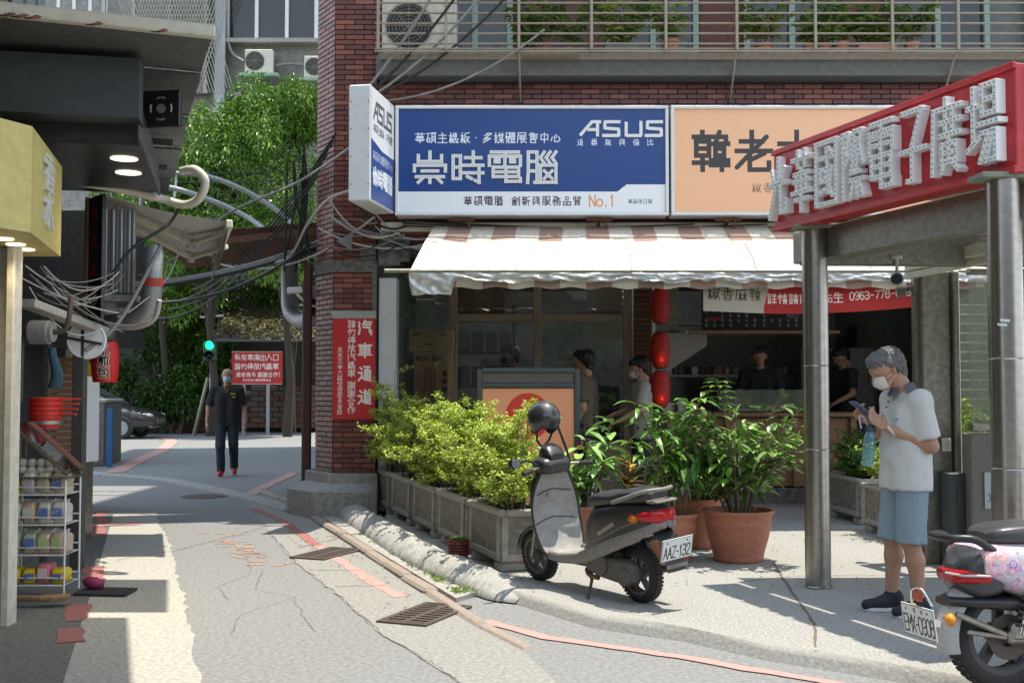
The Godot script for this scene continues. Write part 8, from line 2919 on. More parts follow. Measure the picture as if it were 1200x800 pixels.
	mb.tube(smooth_path([Vector3(-0.16, 0.74, 0.13), Vector3(-0.25, 0.795, 0.125), Vector3(-0.33, 0.80, 0.08), Vector3(-0.35, 0.80, 0.0), Vector3(-0.33, 0.80, -0.08), Vector3(-0.25, 0.795, -0.125), Vector3(-0.16, 0.74, -0.13)], 5), 0.018, 9)
	part("grab_rail", mb, M.black_plastic, t).position = up
	mb = MB.new()
	mb.sheet(hull([[-0.34, 0.50, 0.535, 0.06], [-0.24, 0.49, 0.545, 0.13], [-0.02, 0.47, 0.54, 0.14]], 14, 0.6), true, true)
	part("under_tail", mb, M.black_plastic, t).position = up
	mb = MB.new()
	mb.tube([Vector3(-0.04, 0.52, 0.165), Vector3(0.2, 0.38, 0.18), Vector3(0.45, 0.26, 0.18), Vector3(0.8, 0.24, 0.17)], 0.028, 8)
	part("frame_rail", mb, M.black_plastic, t).position = up
	# rear fender carrying the plate
	rows = []
	for i in 9:
		var a := PI * (0.62 + 0.46 * i / 8.0)
		var row := []
		for k in 9:
			var u := k / 4.0 - 1.0
			row.append(Vector3(cos(a) * (0.30 - 0.05 * u * u), 0.245 + sin(a) * (0.30 - 0.05 * u * u), u * 0.085))
		rows.append(row)
	mb = MB.new()
	mb.sheet(rows)
	part("rear_fender", mb, grainy(Color(0.34, 0.34, 0.34), Color(0.42, 0.42, 0.41), 0.4, 0.45), t)
	mb = MB.new()
	mb.bar(Vector3(-0.29, 0.3, 0.0), Vector3(-0.38, 0.33, 0.0), 0.04, 0.03)
	mb.tube(smooth_path([Vector3(-0.39, 0.385, -0.05), Vector3(-0.40, 0.45, -0.03), Vector3(-0.39, 0.46, 0.03), Vector3(-0.36, 0.39, 0.06)]), 0.006, 6)
	part("plate_bracket", mb, M.chrome, t)
	number_plate(t, Transform3D(Basis(Vector3(0, 0, 1), 0.12), Vector3(-0.39, 0.315, 0.0)), "EMX-0908", "電動車")
	mb = MB.new()
	mb.bx(Vector3(-0.392, 0.43, 0.0), Vector3(0.012, 0.05, 0.07), 0.004)
	part("reflector", mb, plain(Color(0.4, 0.05, 0.02), 0.2), t)
	for s in [-1.0, 1.0]:
		mb = MB.new()
		mb.ball(Vector3(-0.33, 0.345, 0.15 * s), Vector3(0.022, 0.03, 0.026), 10)
		mb.bar(Vector3(-0.32, 0.345, 0.14 * s), Vector3(-0.30, 0.34, 0.05 * s), 0.015, 0.015)
		part("indicator", mb, plain(Color(0.6, 0.22, 0.01), 0.2), t)
	# swing arm, shock, brake disc on the near side
	mb = MB.new()
	mb.bar(Vector3(-0.03, 0.25, 0.11), Vector3(0.5, 0.27, 0.11), 0.04, 0.06, 0.012)
	mb.bar(Vector3(-0.27, 0.36, 0.1), Vector3(0.02, 0.24, 0.1), 0.03, 0.025, 0.006)
	mb.bar(Vector3(-0.22, 0.28, 0.1), Vector3(0.02, 0.24, 0.1), 0.025, 0.02, 0.006)
	mb.bx(Vector3(0.04, 0.275, 0.115), Vector3(0.12, 0.08, 0.05), 0.015)
	part("swing_arm", mb, M.dull_steel, t)
	mb = MB.new()
	mb.tube([Vector3(0.02, 0.27, 0.14), Vector3(0.09, 0.52, 0.14)], 0.016, 8)
	part("shock_rod", mb, M.chrome, t)
	mb = MB.new()
	var coil := []
	for k in 57:
		var s := k / 56.0
		var a := s * TAU * 7.0
		coil.append(Vector3(0.025, 0.30, 0.14).lerp(Vector3(0.08, 0.49, 0.14), s) + Vector3(cos(a) * 0.03, 0, sin(a) * 0.03))
	mb.tube(coil, 0.006, 5)
	part("shock_spring", mb, M.iron, t)
	mb = MB.new()
	mb.lathe([Vector2(0.045, 0.07), Vector2(0.1, 0.07), Vector2(0.1, 0.074), Vector2(0.045, 0.074)], Transform3D(Basis(Vector3(1, 0, 0), PI / 2), Vector3(0, 0.245, 0)), 28)
	part("brake_disc", mb, M.iron, t)
	hull_part("leg_shield", [[0.85, 0.25, 0.35, 0.17], [0.98, 0.3, 0.6, 0.2], [1.05, 0.45, 0.85, 0.2], [1.08, 0.7, 1.0, 0.14]], fm, t)
	mb = MB.new()
	mb.bx(Vector3(0.75, 0.27, 0), Vector3(0.4, 0.04, 0.3), 0.01)
	mb.tube([Vector3(1.3, 0.245, 0.08), Vector3(1.05, 0.9, 0.04)], 0.02, 8)
	mb.tube([Vector3(1.3, 0.245, -0.08), Vector3(1.05, 0.9, -0.04)], 0.02, 8)
	mb.tube([Vector3(0.95, 1.02, -0.33), Vector3(1.02, 1.0, 0), Vector3(0.95, 1.02, 0.33)], 0.016, 8)
	part("front_frame", mb, M.black_plastic, t)

# ---------------------------------------------------------------- bodies: tapered bones melted into one skin
# a bone: [from, to, radius, radius] or with [.., flatten axis, factor]
func melt(mb: MB, bones: Array, cell: float, k: float, fold := 0.0, fine := 13.0) -> void:
	var lo := Vector3(1e9, 1e9, 1e9)
	var hi := -lo
	for b in bones:
		var r: float = maxf(b[2], b[3]) + k + cell * 2.0
		lo = lo.min(b[0].min(b[1]) - Vector3.ONE * r)
		hi = hi.max(b[0].max(b[1]) + Vector3.ONE * r)
	var n := Vector3i(((hi - lo) / cell).ceil()) + Vector3i.ONE
	var nx := n.x
	var nxy := n.x * n.y
	var f := PackedFloat32Array()
	f.resize(nxy * n.z)
	f.fill(1.0)
	for b in bones:
		var a: Vector3 = b[0]
		var ab: Vector3 = b[1] - b[0]
		var l2 := maxf(ab.length_squared(), 1e-9)
		var ra: float = b[2]
		var rb: float = b[3]
		var r := maxf(ra, rb) + k + cell * 1.5
		var flat: bool = b.size() > 4
		var ax: Vector3 = b[4] if flat else Vector3.ZERO
		var fq: float = (1.0 / b[5] - 1.0) if flat else 0.0
		var blunt: bool = b.size() > 6
		var dn := ab.normalized()
		var i0 := Vector3i(((a.min(b[1]) - Vector3.ONE * r - lo) / cell).floor()).clamp(Vector3i.ZERO, n - Vector3i.ONE)
		var i1 := Vector3i(((a.max(b[1]) + Vector3.ONE * r - lo) / cell).ceil()).clamp(Vector3i.ZERO, n - Vector3i.ONE)
		for z in range(i0.z, i1.z + 1):
			for y in range(i0.y, i1.y + 1):
				var at := z * nxy + y * nx
				for x in range(i0.x, i1.x + 1):
					var p := lo + Vector3(x, y, z) * cell - a
					if flat:
						p += ax * (p.dot(ax) * fq)
					var s := clampf(p.dot(ab) / l2, 0.0, 1.0)
					var d := (p - ab * s).length() - lerpf(ra, rb, s)
					if blunt:
						d = maxf(d, p.dot(dn) - ab.length())
					var o := f[at + x]
					var h := clampf(0.5 + 0.5 * (o - d) / k, 0.0, 1.0)
					f[at + x] = lerpf(o, d, h) - k * h * (1.0 - h)
	var vid := PackedInt32Array()
	vid.resize(f.size())
	vid.fill(-1)
	var verts := PackedVector3Array()
	var corner := [0, 1, nx, nx + 1, nxy, nxy + 1, nxy + nx, nxy + nx + 1]
	var off := [Vector3(0, 0, 0), Vector3(1, 0, 0), Vector3(0, 1, 0), Vector3(1, 1, 0), Vector3(0, 0, 1), Vector3(1, 0, 1), Vector3(0, 1, 1), Vector3(1, 1, 1)]
	var edges := [[0, 1], [2, 3], [4, 5], [6, 7], [0, 2], [1, 3], [4, 6], [5, 7], [0, 4], [1, 5], [2, 6], [3, 7]]
	for z in n.z - 1:
		for y in n.y - 1:
			for x in n.x - 1:
				var i := z * nxy + y * nx + x
				var v0 := f[i]
				if v0 > cell * 2.5:
					continue
				var neg := 0
				for c in 8:
					if f[i + corner[c]] < 0.0:
						neg += 1
				if neg == 0 or neg == 8:
					continue
				var sum := Vector3.ZERO
				var cnt := 0
				for e in edges:
					var fa := f[i + corner[e[0]]]
					var fb := f[i + corner[e[1]]]
					if (fa < 0.0) != (fb < 0.0):
						sum += off[e[0]].lerp(off[e[1]], fa / (fa - fb))
						cnt += 1
				vid[i] = verts.size()
				verts.append(lo + (Vector3(x, y, z) + sum / cnt) * cell)
	var quads := []
	var nrm := PackedVector3Array()
	nrm.resize(verts.size())
	for z in range(1, n.z - 1):
		for y in range(1, n.y - 1):
			for x in range(1, n.x - 1):
				var i := z * nxy + y * nx + x
				if vid[i] < 0:
					continue
				for ax in 3:
					var step: int = [1, nx, nxy][ax]
					var u: int = [nx, nxy, 1][ax]
					var w: int = [nxy, 1, nx][ax]
					var fa := f[i]
					var fb := f[i + step]
					if (fa < 0.0) == (fb < 0.0):
						continue
					var q := [vid[i - u - w], vid[i - w], vid[i], vid[i - u]]
					if q.min() < 0:
						continue
					if fa > 0.0:
						q.reverse()
					var nn := (verts[q[2]] - verts[q[0]]).cross(verts[q[3]] - verts[q[1]])
					for j in q:
						nrm[j] += nn
					quads.append(q)
	if fold > 0.0:   # creases of cloth or locks of hair
		var nz := FastNoiseLite.new()
		nz.frequency = fine
		nz.fractal_octaves = 3
		for i in verts.size():
			var p := verts[i]
			verts[i] = p + nrm[i].normalized() * fold * nz.get_noise_3d(p.x + p.y * 0.25, p.y * 0.55, p.z)
		nrm.fill(Vector3.ZERO)
		for q in quads:
			var nn := (verts[q[2]] - verts[q[0]]).cross(verts[q[3]] - verts[q[1]])
			for j in q:
				nrm[j] += nn
	for q in quads:
		var a: int = q[0]; var b: int = q[1]; var c: int = q[2]; var d: int = q[3]
		var na := nrm[a].normalized(); var nb := nrm[b].normalized(); var nc := nrm[c].normalized(); var nd := nrm[d].normalized()
		mb.tri_n(verts[a], verts[b], verts[c], na, nb, nc)
		mb.tri_n(verts[a], verts[c], verts[d], na, nc, nd)

# bones of a hand: dirn along the palm, back is the outward normal of its back, curl bends the fingers
func hand_bones(w: Vector3, dirn: Vector3, back: Vector3, curl: float, thumb_side: Vector3, s := 1.0) -> Array:
	var out := []
	dirn = dirn.normalized()
	var sd := thumb_side - dirn * thumb_side.dot(dirn)
	sd = sd.normalized()
	back = (back - dirn * back.dot(dirn)).normalized()
	var lens := [0.072, 0.082, 0.076, 0.06]
	out.append([w - dirn * 0.02 * s, w + dirn * 0.03 * s, 0.026 * s, 0.026 * s, back, 0.75])
	for i in 4:
		var side: float = (1.5 - i) * 0.0195 * s
		var k := w + dirn * 0.088 * s + sd * side
		out.append([w + dirn * 0.02 * s + sd * side * 0.7, k, 0.015 * s, 0.0125 * s])
		var d := dirn
		var p := k
		var ln: float = lens[i] * s
		for j in 3:
			var th := curl * (0.6 + 0.95 * j)
			d = dirn * cos(th) - back * sin(th)
			var q: Vector3 = p + d * ln * [0.45, 0.31, 0.24][j]
			out.append([p, q, [0.0095, 0.0088, 0.008][j] * s, [0.0088, 0.008, 0.007][j] * s])
			p = q
	var t0 := w + dirn * 0.028 * s + sd * 0.022 * s
	var t1 := t0 + (sd * 0.7 + dirn * 0.65 - back * 0.25).normalized() * 0.042 * s
	var t2 := t1 + (sd * 0.25 + dirn * 0.9 - back * 0.3).normalized() * 0.032 * s
	out.append([w + dirn * 0.01 * s, t0, 0.018 * s, 0.015 * s])
	out.append([t0, t1, 0.0135 * s, 0.011 * s])
	out.append([t1, t2, 0.0105 * s, 0.0085 * s])
	return out

# j: joints in metres, x to the person's left, z forward. k: clothing
func person(label: String, at: Vector3, turn: float, j: Dictionary, k: Dictionary) -> Node3D:
	var t := thing("person", label, "person", at, turn)
	var cell: float = k.cell
	var hb: Basis = Basis(Vector3.UP, k.get("yaw", 0.0)) * Basis(Vector3(1, 0, 0), k.get("pitch", 0.0)) 
	var hc: Vector3 = j.head
	var H := func(x: float, y: float, z: float) -> Vector3: return hc + hb * Vector3(x, y, z)
	var skin: Material = k.skin
	var bones := []
	var fw := Vector3(0, 0, 1)
	# trunk inside the clothes
	bones.append([j.pelvis, j.chest, 0.10, 0.105, fw, 0.75])
	bones.append([j.chest, j.neck, 0.10, 0.05, fw, 0.8])
	bones.append([j.neck, H.call(0, -0.04, -0.02), 0.052, 0.05])
	for s in ["l", "r"]:
		bones.append([j.chest + Vector3(0, 0.08, 0), j["s" + s], 0.06, 0.05])
		bones.append([j["s" + s], j["e" + s], 0.048, 0.040])
		bones.append([j["e" + s], j["w" + s], 0.040, 0.027])
		bones.append([j["h" + s], j["k" + s], 0.078, 0.055])
		bones.append([j["k" + s] , j["k" + s].lerp(j["a" + s], 0.3) + Vector3(0, 0, -0.012), 0.052, 0.056])
		bones.append([j["k" + s].lerp(j["a" + s], 0.3) + Vector3(0, 0, -0.012), j["a" + s], 0.054, 0.036])
	var mb := MB.new()
	melt(mb, bones, cell, 0.03)
	# head with brow, nose, chin, ears
	var hd := [[H.call(0, 0.035, -0.03), H.call(0, 0.03, 0.025), 0.082, 0.078], [H.call(0, -0.02, 0.02), H.call(0, -0.075, 0.045), 0.062, 0.040], [H.call(0, -0.06, -0.045), H.call(0, -0.12, -0.05), 0.05, 0.052],
		[H.call(0, 0.005, 0.095), H.call(0, -0.028, 0.112), 0.010, 0.013], [H.call(-0.03, 0.022, 0.086), H.call(0.03, 0.022, 0.086), 0.012, 0.012], [H.call(-0.018, -0.066, 0.082), H.call(0.018, -0.066, 0.082), 0.010, 0.010]]
	for s in [-1.0, 1.0]:
		hd.append([H.call(0.078 * s, 0.015, -0.012), H.call(0.082 * s, -0.025, -0.005), 0.013, 0.009])
	melt(mb, hd, maxf(cell * 0.45, 0.006), 0.014)
	for s in ["l", "r"]:
		melt(mb, hand_bones(j["w" + s], j["d" + s], j["b" + s], k.get("curl", 0.35), j["t" + s]), maxf(cell * 0.35, 0.0042), 0.006)
	part("body", mb, skin, t)
	# eyes
	mb = MB.new()
	for s in [-1.0, 1.0]:
		mb.ball(H.call(0.032 * s, 0.005, 0.083), Vector3(0.011, 0.006, 0.008), 8)
	part("eyes", mb, plain(Color(0.02, 0.015, 0.012), 0.2), t)
	# shirt
	var sh := []
	var girth: float = k.get("girth", 1.0)
	for s in [-1.0, 1.0]:
		sh.append([j.chest + Vector3(0.075 * s, 0.04, 0), j.pelvis + Vector3(0.08 * s, k.get("hem", -0.06) - 0.05, 0.0), 0.114 * girth, 0.121 * girth, fw, 0.93, true])
	sh.append([j.chest + Vector3(0, 0.06, -0.01), j.neck + Vector3(0, -0.03, 0), 0.12, 0.07, fw, 0.8])
	if k.has("belly"):
		sh.append([j.pelvis + Vector3(0, 0.16, 0.045), j.chest + Vector3(0, -0.08, 0.03), 0.11, 0.1])
	var sl: float = k.get("sleeve", 0.6)
	for s in ["l", "r"]:
		sh.append([j.chest + Vector3(0, 0.1, 0), j["s" + s] + Vector3(0, -0.005, 0), 0.08, 0.068])
		sh.append([j["s" + s], j["s" + s].lerp(j["e" + s], sl + 0.18), 0.068, 0.07, fw, 0.99, true])
	mb = MB.new()
	melt(mb, sh, cell, 0.035, 0.007, 9.0)
	part("shirt", mb, k.top, t)
	# trousers or shorts
	var tr := [[j.pelvis + Vector3(0.05, 0.06, 0), j.pelvis + Vector3(-0.05, 0.06, 0), 0.115, 0.115, fw, 0.9]]
	var lg: float = k.get("leg", 1.0)
	for s in ["l", "r"]:
		var kn: Vector3 = j["k" + s]
		tr.append([j["h" + s], kn, 0.102, 0.075] if lg > 0.5 else [j["h" + s], j["h" + s].lerp(kn, lg * 2.0 + 0.14), 0.096, 0.095, fw, 0.99, true])
		if lg > 0.5:
			tr.append([kn, kn.lerp(j["a" + s], (lg - 0.5) * 2.0), 0.075, 0.066])
	mb = MB.new()
	melt(mb, tr, cell, 0.03, 0.008, 10.0)
	part("trousers", mb, k.bottom, t)
	# shoes
	for s in ["l", "r"]:
		var an: Vector3 = j["a" + s]
		var toe: Vector3 = j.get("f" + s, Vector3(0, 0, 1)).normalized()
		mb = MB.new()
		melt(mb, [[an + Vector3(0, -0.025, 0) - toe * 0.035, an + toe * 0.05 + Vector3(0, -0.035, 0), 0.044, 0.044], [an + toe * 0.05 + Vector3(0, -0.042, 0), an + toe * 0.16 + Vector3(0, -0.052, 0), 0.043, 0.034], [an - toe * 0.03 + Vector3(0, 0.0, 0), an + Vector3(0, 0.01, 0), 0.046, 0.044]], maxf(cell * 0.7, 0.008), 0.02)
		var shoe := part("shoe", mb, k.shoe, t)
		mb = MB.new()
		var flat := PackedVector2Array()
		for q in 20:
			var a := TAU * q / 20.0
			flat.append(Vector2(cos(a) * 0.044, sin(a) * 0.118))
		var yaw := atan2(toe.x, toe.z)
		mb.prism(flat, 0.022, Transform3D(Basis(Vector3.UP, yaw) * Basis(Vector3(1, 0, 0), PI / 2), Vector3(an.x, an.y - 0.078, an.z) + toe * 0.062))
		part("sole", mb, k.get("sole", M.white_metal), shoe)
	# hair
	if k.has("hair"):
		mb = MB.new()
		melt(mb, [[H.call(0, 0.05, -0.045), H.call(0, 0.058, 0.02), 0.088, 0.078], [H.call(0, 0.0, -0.065), H.call(0, -0.05, -0.07), 0.07, 0.05], [H.call(0.062, 0.045, 0.0), H.call(0.066, 0.02, -0.03), 0.03, 0.03], [H.call(-0.062, 0.045, 0.0), H.call(-0.066, 0.02, -0.03), 0.03, 0.03], [H.call(-0.03, 0.085, 0.06), H.call(0.03, 0.085, 0.06), 0.032, 0.032]], maxf(cell * 0.4, 0.005), 0.02, 0.012, 38.0)
		part("hair", mb, k.hair, t)
	if k.has("mask"):
		var rows := []
		for i in 8:
			var v := i / 7.0
			var row := []
			for q in 13:
				var u := q / 6.0 - 1.0
				var a := u * 1.15
				var bul := 0.016 * (1.0 - u * u) * sin(PI * clampf(v, 0.05, 0.95))
				var fold := 0.0018 * sin(v * 19.0)
				row.append(H.call(sin(a) * (0.072 - 0.012 * (1.0 - v)), lerpf(-0.092, -0.012, v) + 0.014 * (1.0 - u * u) * (v - 0.4), 0.036 + cos(a) * (0.05 + bul + 0.012 * v) + bul + fold))
			rows.append(row)
		mb = MB.new()
		mb.sheet(rows)
		for s in [-1.0, 1.0]:
			for y in [-0.03, -0.075]:
				mb.tube([H.call(0.066 * s, y, 0.055), H.call(0.082 * s, y * 0.4 - 0.005, -0.01)], 0.0016, 4)
		part("mask", mb, k.mask, t)
	return t

func build_people() -> void:
	var skin := grainy(Color(0.36, 0.19, 0.12), Color(0.46, 0.26, 0.17), 0.2, 0.55, 0.02, 5)
	var black := grainy(Color(0.014, 0.014, 0.016), Color(0.028, 0.028, 0.03), 0.15, 0.85, 0.035, 5, 0.2)
	# man walking up the lane towards the street
	var j := {"pelvis": Vector3(0, 0.93, 0), "chest": Vector3(0, 1.25, 0.01), "neck": Vector3(0, 1.46, 0), "head": Vector3(0, 1.62, 0.02),
		"sl": Vector3(0.2, 1.40, 0), "sr": Vector3(-0.2, 1.40, 0), "el": Vector3(0.27, 1.12, -0.02), "er": Vector3(-0.29, 1.12, -0.04), "wl": Vector3(0.3, 0.89, 0.06), "wr": Vector3(-0.31, 0.88, 0.04),
		"hl": Vector3(0.1, 0.92, 0), "hr": Vector3(-0.1, 0.92, 0), "kl": Vector3(0.11, 0.51, 0.02), "kr": Vector3(-0.09, 0.50, 0.10), "al": Vector3(0.11, 0.13, -0.2), "ar": Vector3(-0.08, 0.09, 0.06),
		"dl": Vector3(0.05, -1, 0.15), "dr": Vector3(-0.05, -1, 0.15), "bl": Vector3(1, 0, 0.2), "br": Vector3(-1, 0, 0.2), "tl": Vector3(-0.2, 0, 1), "tr": Vector3(0.2, 0, 1), "fl": Vector3(0.1, -0.15, 1), "fr": Vector3(-0.12, 0, 1)}
	var walker := person("bald man in a black polo shirt, mask and red shoes walking up the lane", V(-4.62, 0, 18.45), 0.18, j, {"cell": 0.017, "skin": skin, "top": black, "bottom": grainy(Color(0.018, 0.028, 0.04), Color(0.035, 0.05, 0.065), 0.3, 0.9, 0.03, 5, 0.2), "shoe": plain(Color(0.5, 0.02, 0.02), 0.5), "mask": plain(Color(0.45, 0.6, 0.66), 0.8), "curl": 0.45, "sleeve": 0.72, "leg": 0.98, "girth": 1.02})
	var mb := MB.new()
	for q in [[0.1, 1.33, 0.075], [0.115, 1.28, 0.05]]:
		mb.bx(Vector3(q[0], q[1], 0.128), Vector3(q[2], 0.025, 0.012), 0.004)
	mb.tube([Vector3(-0.03, 1.43, 0.075), Vector3(0.0, 1.34, 0.122), Vector3(0.03, 1.43, 0.075)], 0.007, 5)
	mb.tube([Vector3(0.145, 1.1, 0.05), Vector3(0.15, 0.98, 0.05)], 0.01, 5)
	mb.tube([Vector3(-0.145, 1.1, 0.05), Vector3(-0.15, 0.98, 0.05)], 0.01, 5)
	part("shirt_trim", mb, plain(Color(0.45, 0.3, 0.02), 0.7), walker)
	mb = MB.new()
	mb.tube(range(13).map(func(i): return Vector3(0.3 + cos(TAU * i / 12.0) * 0.032, 0.91, 0.055 + sin(TAU * i / 12.0) * 0.032)), 0.008, 5)
	part("wristband", mb, plain(Color(0.5, 0.36, 0.03), 0.6), walker)

	# older man reading his telephone under the red sign
	j = {"pelvis": Vector3(0, 0.86, 0), "chest": Vector3(0, 1.19, -0.01), "neck": Vector3(0, 1.40, 0.0), "head": Vector3(0, 1.535, 0.115),
		"sl": Vector3(0.185, 1.345, -0.01), "sr": Vector3(-0.185, 1.345, -0.01), "el": Vector3(0.225, 1.06, -0.06), "er": Vector3(-0.225, 1.07, 0.0), "wl": Vector3(0.085, 1.17, 0.165), "wr": Vector3(-0.075, 1.21, 0.20),
		"hl": Vector3(0.095, 0.86, 0), "hr": Vector3(-0.095, 0.86, 0), "kl": Vector3(0.1, 0.46, 0.02), "kr": Vector3(-0.1, 0.46, 0.04), "al": Vector3(0.1, 0.09, -0.03), "ar": Vector3(-0.11, 0.09, 0.05),
		"dl": Vector3(-0.25, 0.62, 0.72), "dr": Vector3(0.2, 0.55, 0.8), "bl": Vector3(0.5, -0.62, 0.5), "br": Vector3(-0.7, -0.3, 0.4), "tl": Vector3(-0.3, 0.55, -0.75), "tr": Vector3(0.5, 0.6, -0.3), "fl": Vector3(0.12, 0, 1), "fr": Vector3(-0.1, 0, 1)}
	var shirt := grainy(Color(0.53, 0.54, 0.52), Color(0.62, 0.63, 0.61), 0.25, 0.9, 0.02, 5, 0.25)
	var reader := person("grey haired man in a white polo shirt and blue shorts reading his phone", V(2.37, 0.072, 6.88), -1.42, j, {"cell": 0.012, "skin": skin, "top": shirt, "bottom": grainy(Color(0.17, 0.24, 0.29), Color(0.27, 0.35, 0.40), 0.18, 0.95, 0.02, 5, 0.5), "shoe": grainy(Color(0.012, 0.014, 0.02), Color(0.03, 0.033, 0.045), 0.08, 0.8, 0.03, 4), "hair": grainy(Color(0.05, 0.05, 0.05), Color(0.24, 0.24, 0.24), 0.16, 0.6, 0.035, 5, 0.6), "mask": plain(Color(0.66, 0.62, 0.57), 0.85), "pitch": 0.45, "curl": 0.55, "sleeve": 0.66, "leg": 0.44, "girth": 1.1, "hem": -0.03, "belly": true})
	mb = MB.new()   # dark collar
	var rows := []
	for i in 3:
		var row := []
		for q in 17:
			var a := -PI * 0.42 + TAU * 0.92 * q / 16.0 + PI / 2 + 0.16 * PI
			row.append(Vector3(cos(a) * (0.066 + i * 0.012), 1.445 - i * 0.026 - sin(a) * 0.02, 0.012 + sin(a) * (0.066 + i * 0.014)))
		rows.append(row)
	mb.sheet(rows)
	part("collar", mb, grainy(Color(0.09, 0.09, 0.12), Color(0.13, 0.13, 0.17), 0.1, 0.9), reader)
	mb = MB.new()
	for y in [1.37, 1.335, 1.30]:
		mb.ball(Vector3(0.0, y, 0.095 + (1.37 - y) * 0.35), Vector3(0.007, 0.007, 0.005), 8)
	part("button", mb, M.black_plastic, reader)
	mb = MB.new()
	mb.tube(range(17).map(func(i): return Vector3(0.1, 1.155, 0.14) + Basis(Vector3(-0.35, 0.3, 0.6).normalized().cross(Vector3.UP).normalized(), 0.9) * Vector3(cos(TAU * i / 16.0) * 0.036, 0, sin(TAU * i / 16.0) * 0.036)), 0.008, 6)
	part("watch_strap", mb, plain(Color(0.6, 0.6, 0.58), 0.5), reader)
	mb = MB.new()
	mb.box(Transform3D(Basis(Vector3.UP, 0.5), Vector3(0.115, 1.225, 0.098)), Vector3(0.05, 0.012, 0.004))
	part("pocket_clip", mb, plain(Color(0.05, 0.35, 0.5), 0.4), reader)
	# sole swoosh, two strokes like the mark on the shoe
	mb = MB.new()
	mb.tube([Vector3(0.148, 0.035, 0.10), Vector3(0.152, 0.04, 0.05), Vector3(0.148, 0.062, -0.03)], [0.003, 0.006, 0.002], 5)
	part("shoe_mark", mb, M.white_metal, reader)
	# telephone and bottle
	reader.scale = Vector3.ONE * 0.95
	var world := Transform3D(Basis(Vector3.UP, -1.42) * Basis.from_scale(Vector3.ONE * 0.95), V(2.37, 0.072, 6.88))
	var ph := thing("phone", "phone in a blue case held up in the reading man's hands", "phone", world * Vector3(0.0, 1.285, 0.285), -1.42)
	mb = MB.new()
	mb.box(Transform3D(Basis(Vector3(1, 0, 0), -0.62), Vector3.ZERO), Vector3(0.078, 0.01, 0.16), 0.003)
	part("case", mb, plain(Color(0.05, 0.06, 0.14), 0.5), ph)
	mb = MB.new()
	mb.box(Transform3D(Basis(Vector3(1, 0, 0), -0.62), Vector3(0, 0.0055, -0.004)), Vector3(0.07, 0.003, 0.15))
	part("screen", mb, plain(Color(0.12, 0.25, 0.35), 0.1), ph)
	var bo := thing("water_bottle", "clear blue water bottle hanging from the reading man's fingers", "bottle", world * Vector3(0.03, 0.93, 0.27), -1.42)
	bo.basis = bo.basis * Basis(Vector3(1, 0, 0), -0.12)
	mb = MB.new()
	mb.lathe([Vector2(0, 0), Vector2(0.032, 0.0), Vector2(0.036, 0.008), Vector2(0.036, 0.17), Vector2(0.026, 0.2), Vector2(0.024, 0.21)], Transform3D(), 24, false)
	part("flask", mb, pane(Color(0.45, 0.65, 0.72), 0.35, 0.05), bo)
	mb = MB.new()
	mb.lathe([Vector2(0, 0.004), Vector2(0.033, 0.004), Vector2(0.033, 0.1), Vector2(0, 0.1)], Transform3D(), 20)
	part("water", mb, pane(Color(0.5, 0.75, 0.6), 0.4, 0.02), bo)
	mb = MB.new()
	mb.lathe([Vector2(0.028, 0.205), Vector2(0.03, 0.21), Vector2(0.03, 0.235), Vector2(0.02, 0.25), Vector2(0, 0.25)], Transform3D(), 20)
	part("lid", mb, plain(Color(0.03, 0.06, 0.10), 0.4), bo)
	mb = MB.new()
	mb.tube(smooth_path([Vector3(0.0, 0.24, 0.02), Vector3(0, 0.29, 0.055), Vector3(0.0, 0.285, 0.08), Vector3(0, 0.22, 0.06)]), 0.005, 6)
	mb.tube(smooth_path([Vector3(0, 0.25, 0), Vector3(0.01, 0.3, -0.03), Vector3(0.02, 0.33, -0.06)]), 0.006, 6)
	part("loop", mb, plain(Color(0.4, 0.42, 0.44), 0.5), bo)

	# people in and before the shop
	var stand := func(arms: int) -> Dictionary:
		var d := {"pelvis": Vector3(0, 0.90, 0), "chest": Vector3(0, 1.22, 0.0), "neck": Vector3(0, 1.42, 0), "head": Vector3(0, 1.565, 0.03), "sl": Vector3(0.185, 1.36, 0), "sr": Vector3(-0.185, 1.36, 0),
			"hl": Vector3(0.095, 0.9, 0), "hr": Vector3(-0.095, 0.9, 0), "kl": Vector3(0.1, 0.48, 0.01), "kr": Vector3(-0.1, 0.48, 0.01), "al": Vector3(0.1, 0.09, -0.02), "ar": Vector3(-0.1, 0.09, -0.02),
			"dl": Vector3(0, -0.4, 1), "dr": Vector3(0, -0.4, 1), "bl": Vector3(0.3, 1, 0.3), "br": Vector3(-0.3, 1, 0.3), "tl": Vector3(-1, 0, 0), "tr": Vector3(1, 0, 0)}
		if arms == 0:
			d.merge({"el": Vector3(0.24, 1.08, -0.03), "er": Vector3(-0.24, 1.08, -0.03), "wl": Vector3(0.22, 0.87, 0.08), "wr": Vector3(-0.22, 0.87, 0.08)})
		else:
			d.merge({"el": Vector3(0.27, 1.1, 0.06), "er": Vector3(-0.27, 1.1, 0.06), "wl": Vector3(0.24, 1.0, 0.28), "wr": Vector3(-0.14, 1.06, 0.28)})
		return d
	var bl := plain(Color(0.012, 0.011, 0.011), 0.5)
	var dark_tr := plain(Color(0.02, 0.022, 0.026), 0.9)
	var msk := plain(Color(0.5, 0.53, 0.56), 0.85)
	person("cook in a black shirt standing behind the kitchen counter", V(3.12, 0.25, 14.3), -0.25, stand.call(1), {"cell": 0.02, "skin": skin, "top": black, "bottom": dark_tr, "shoe": bl, "hair": bl, "pitch": 0.1, "yaw": 0.1})
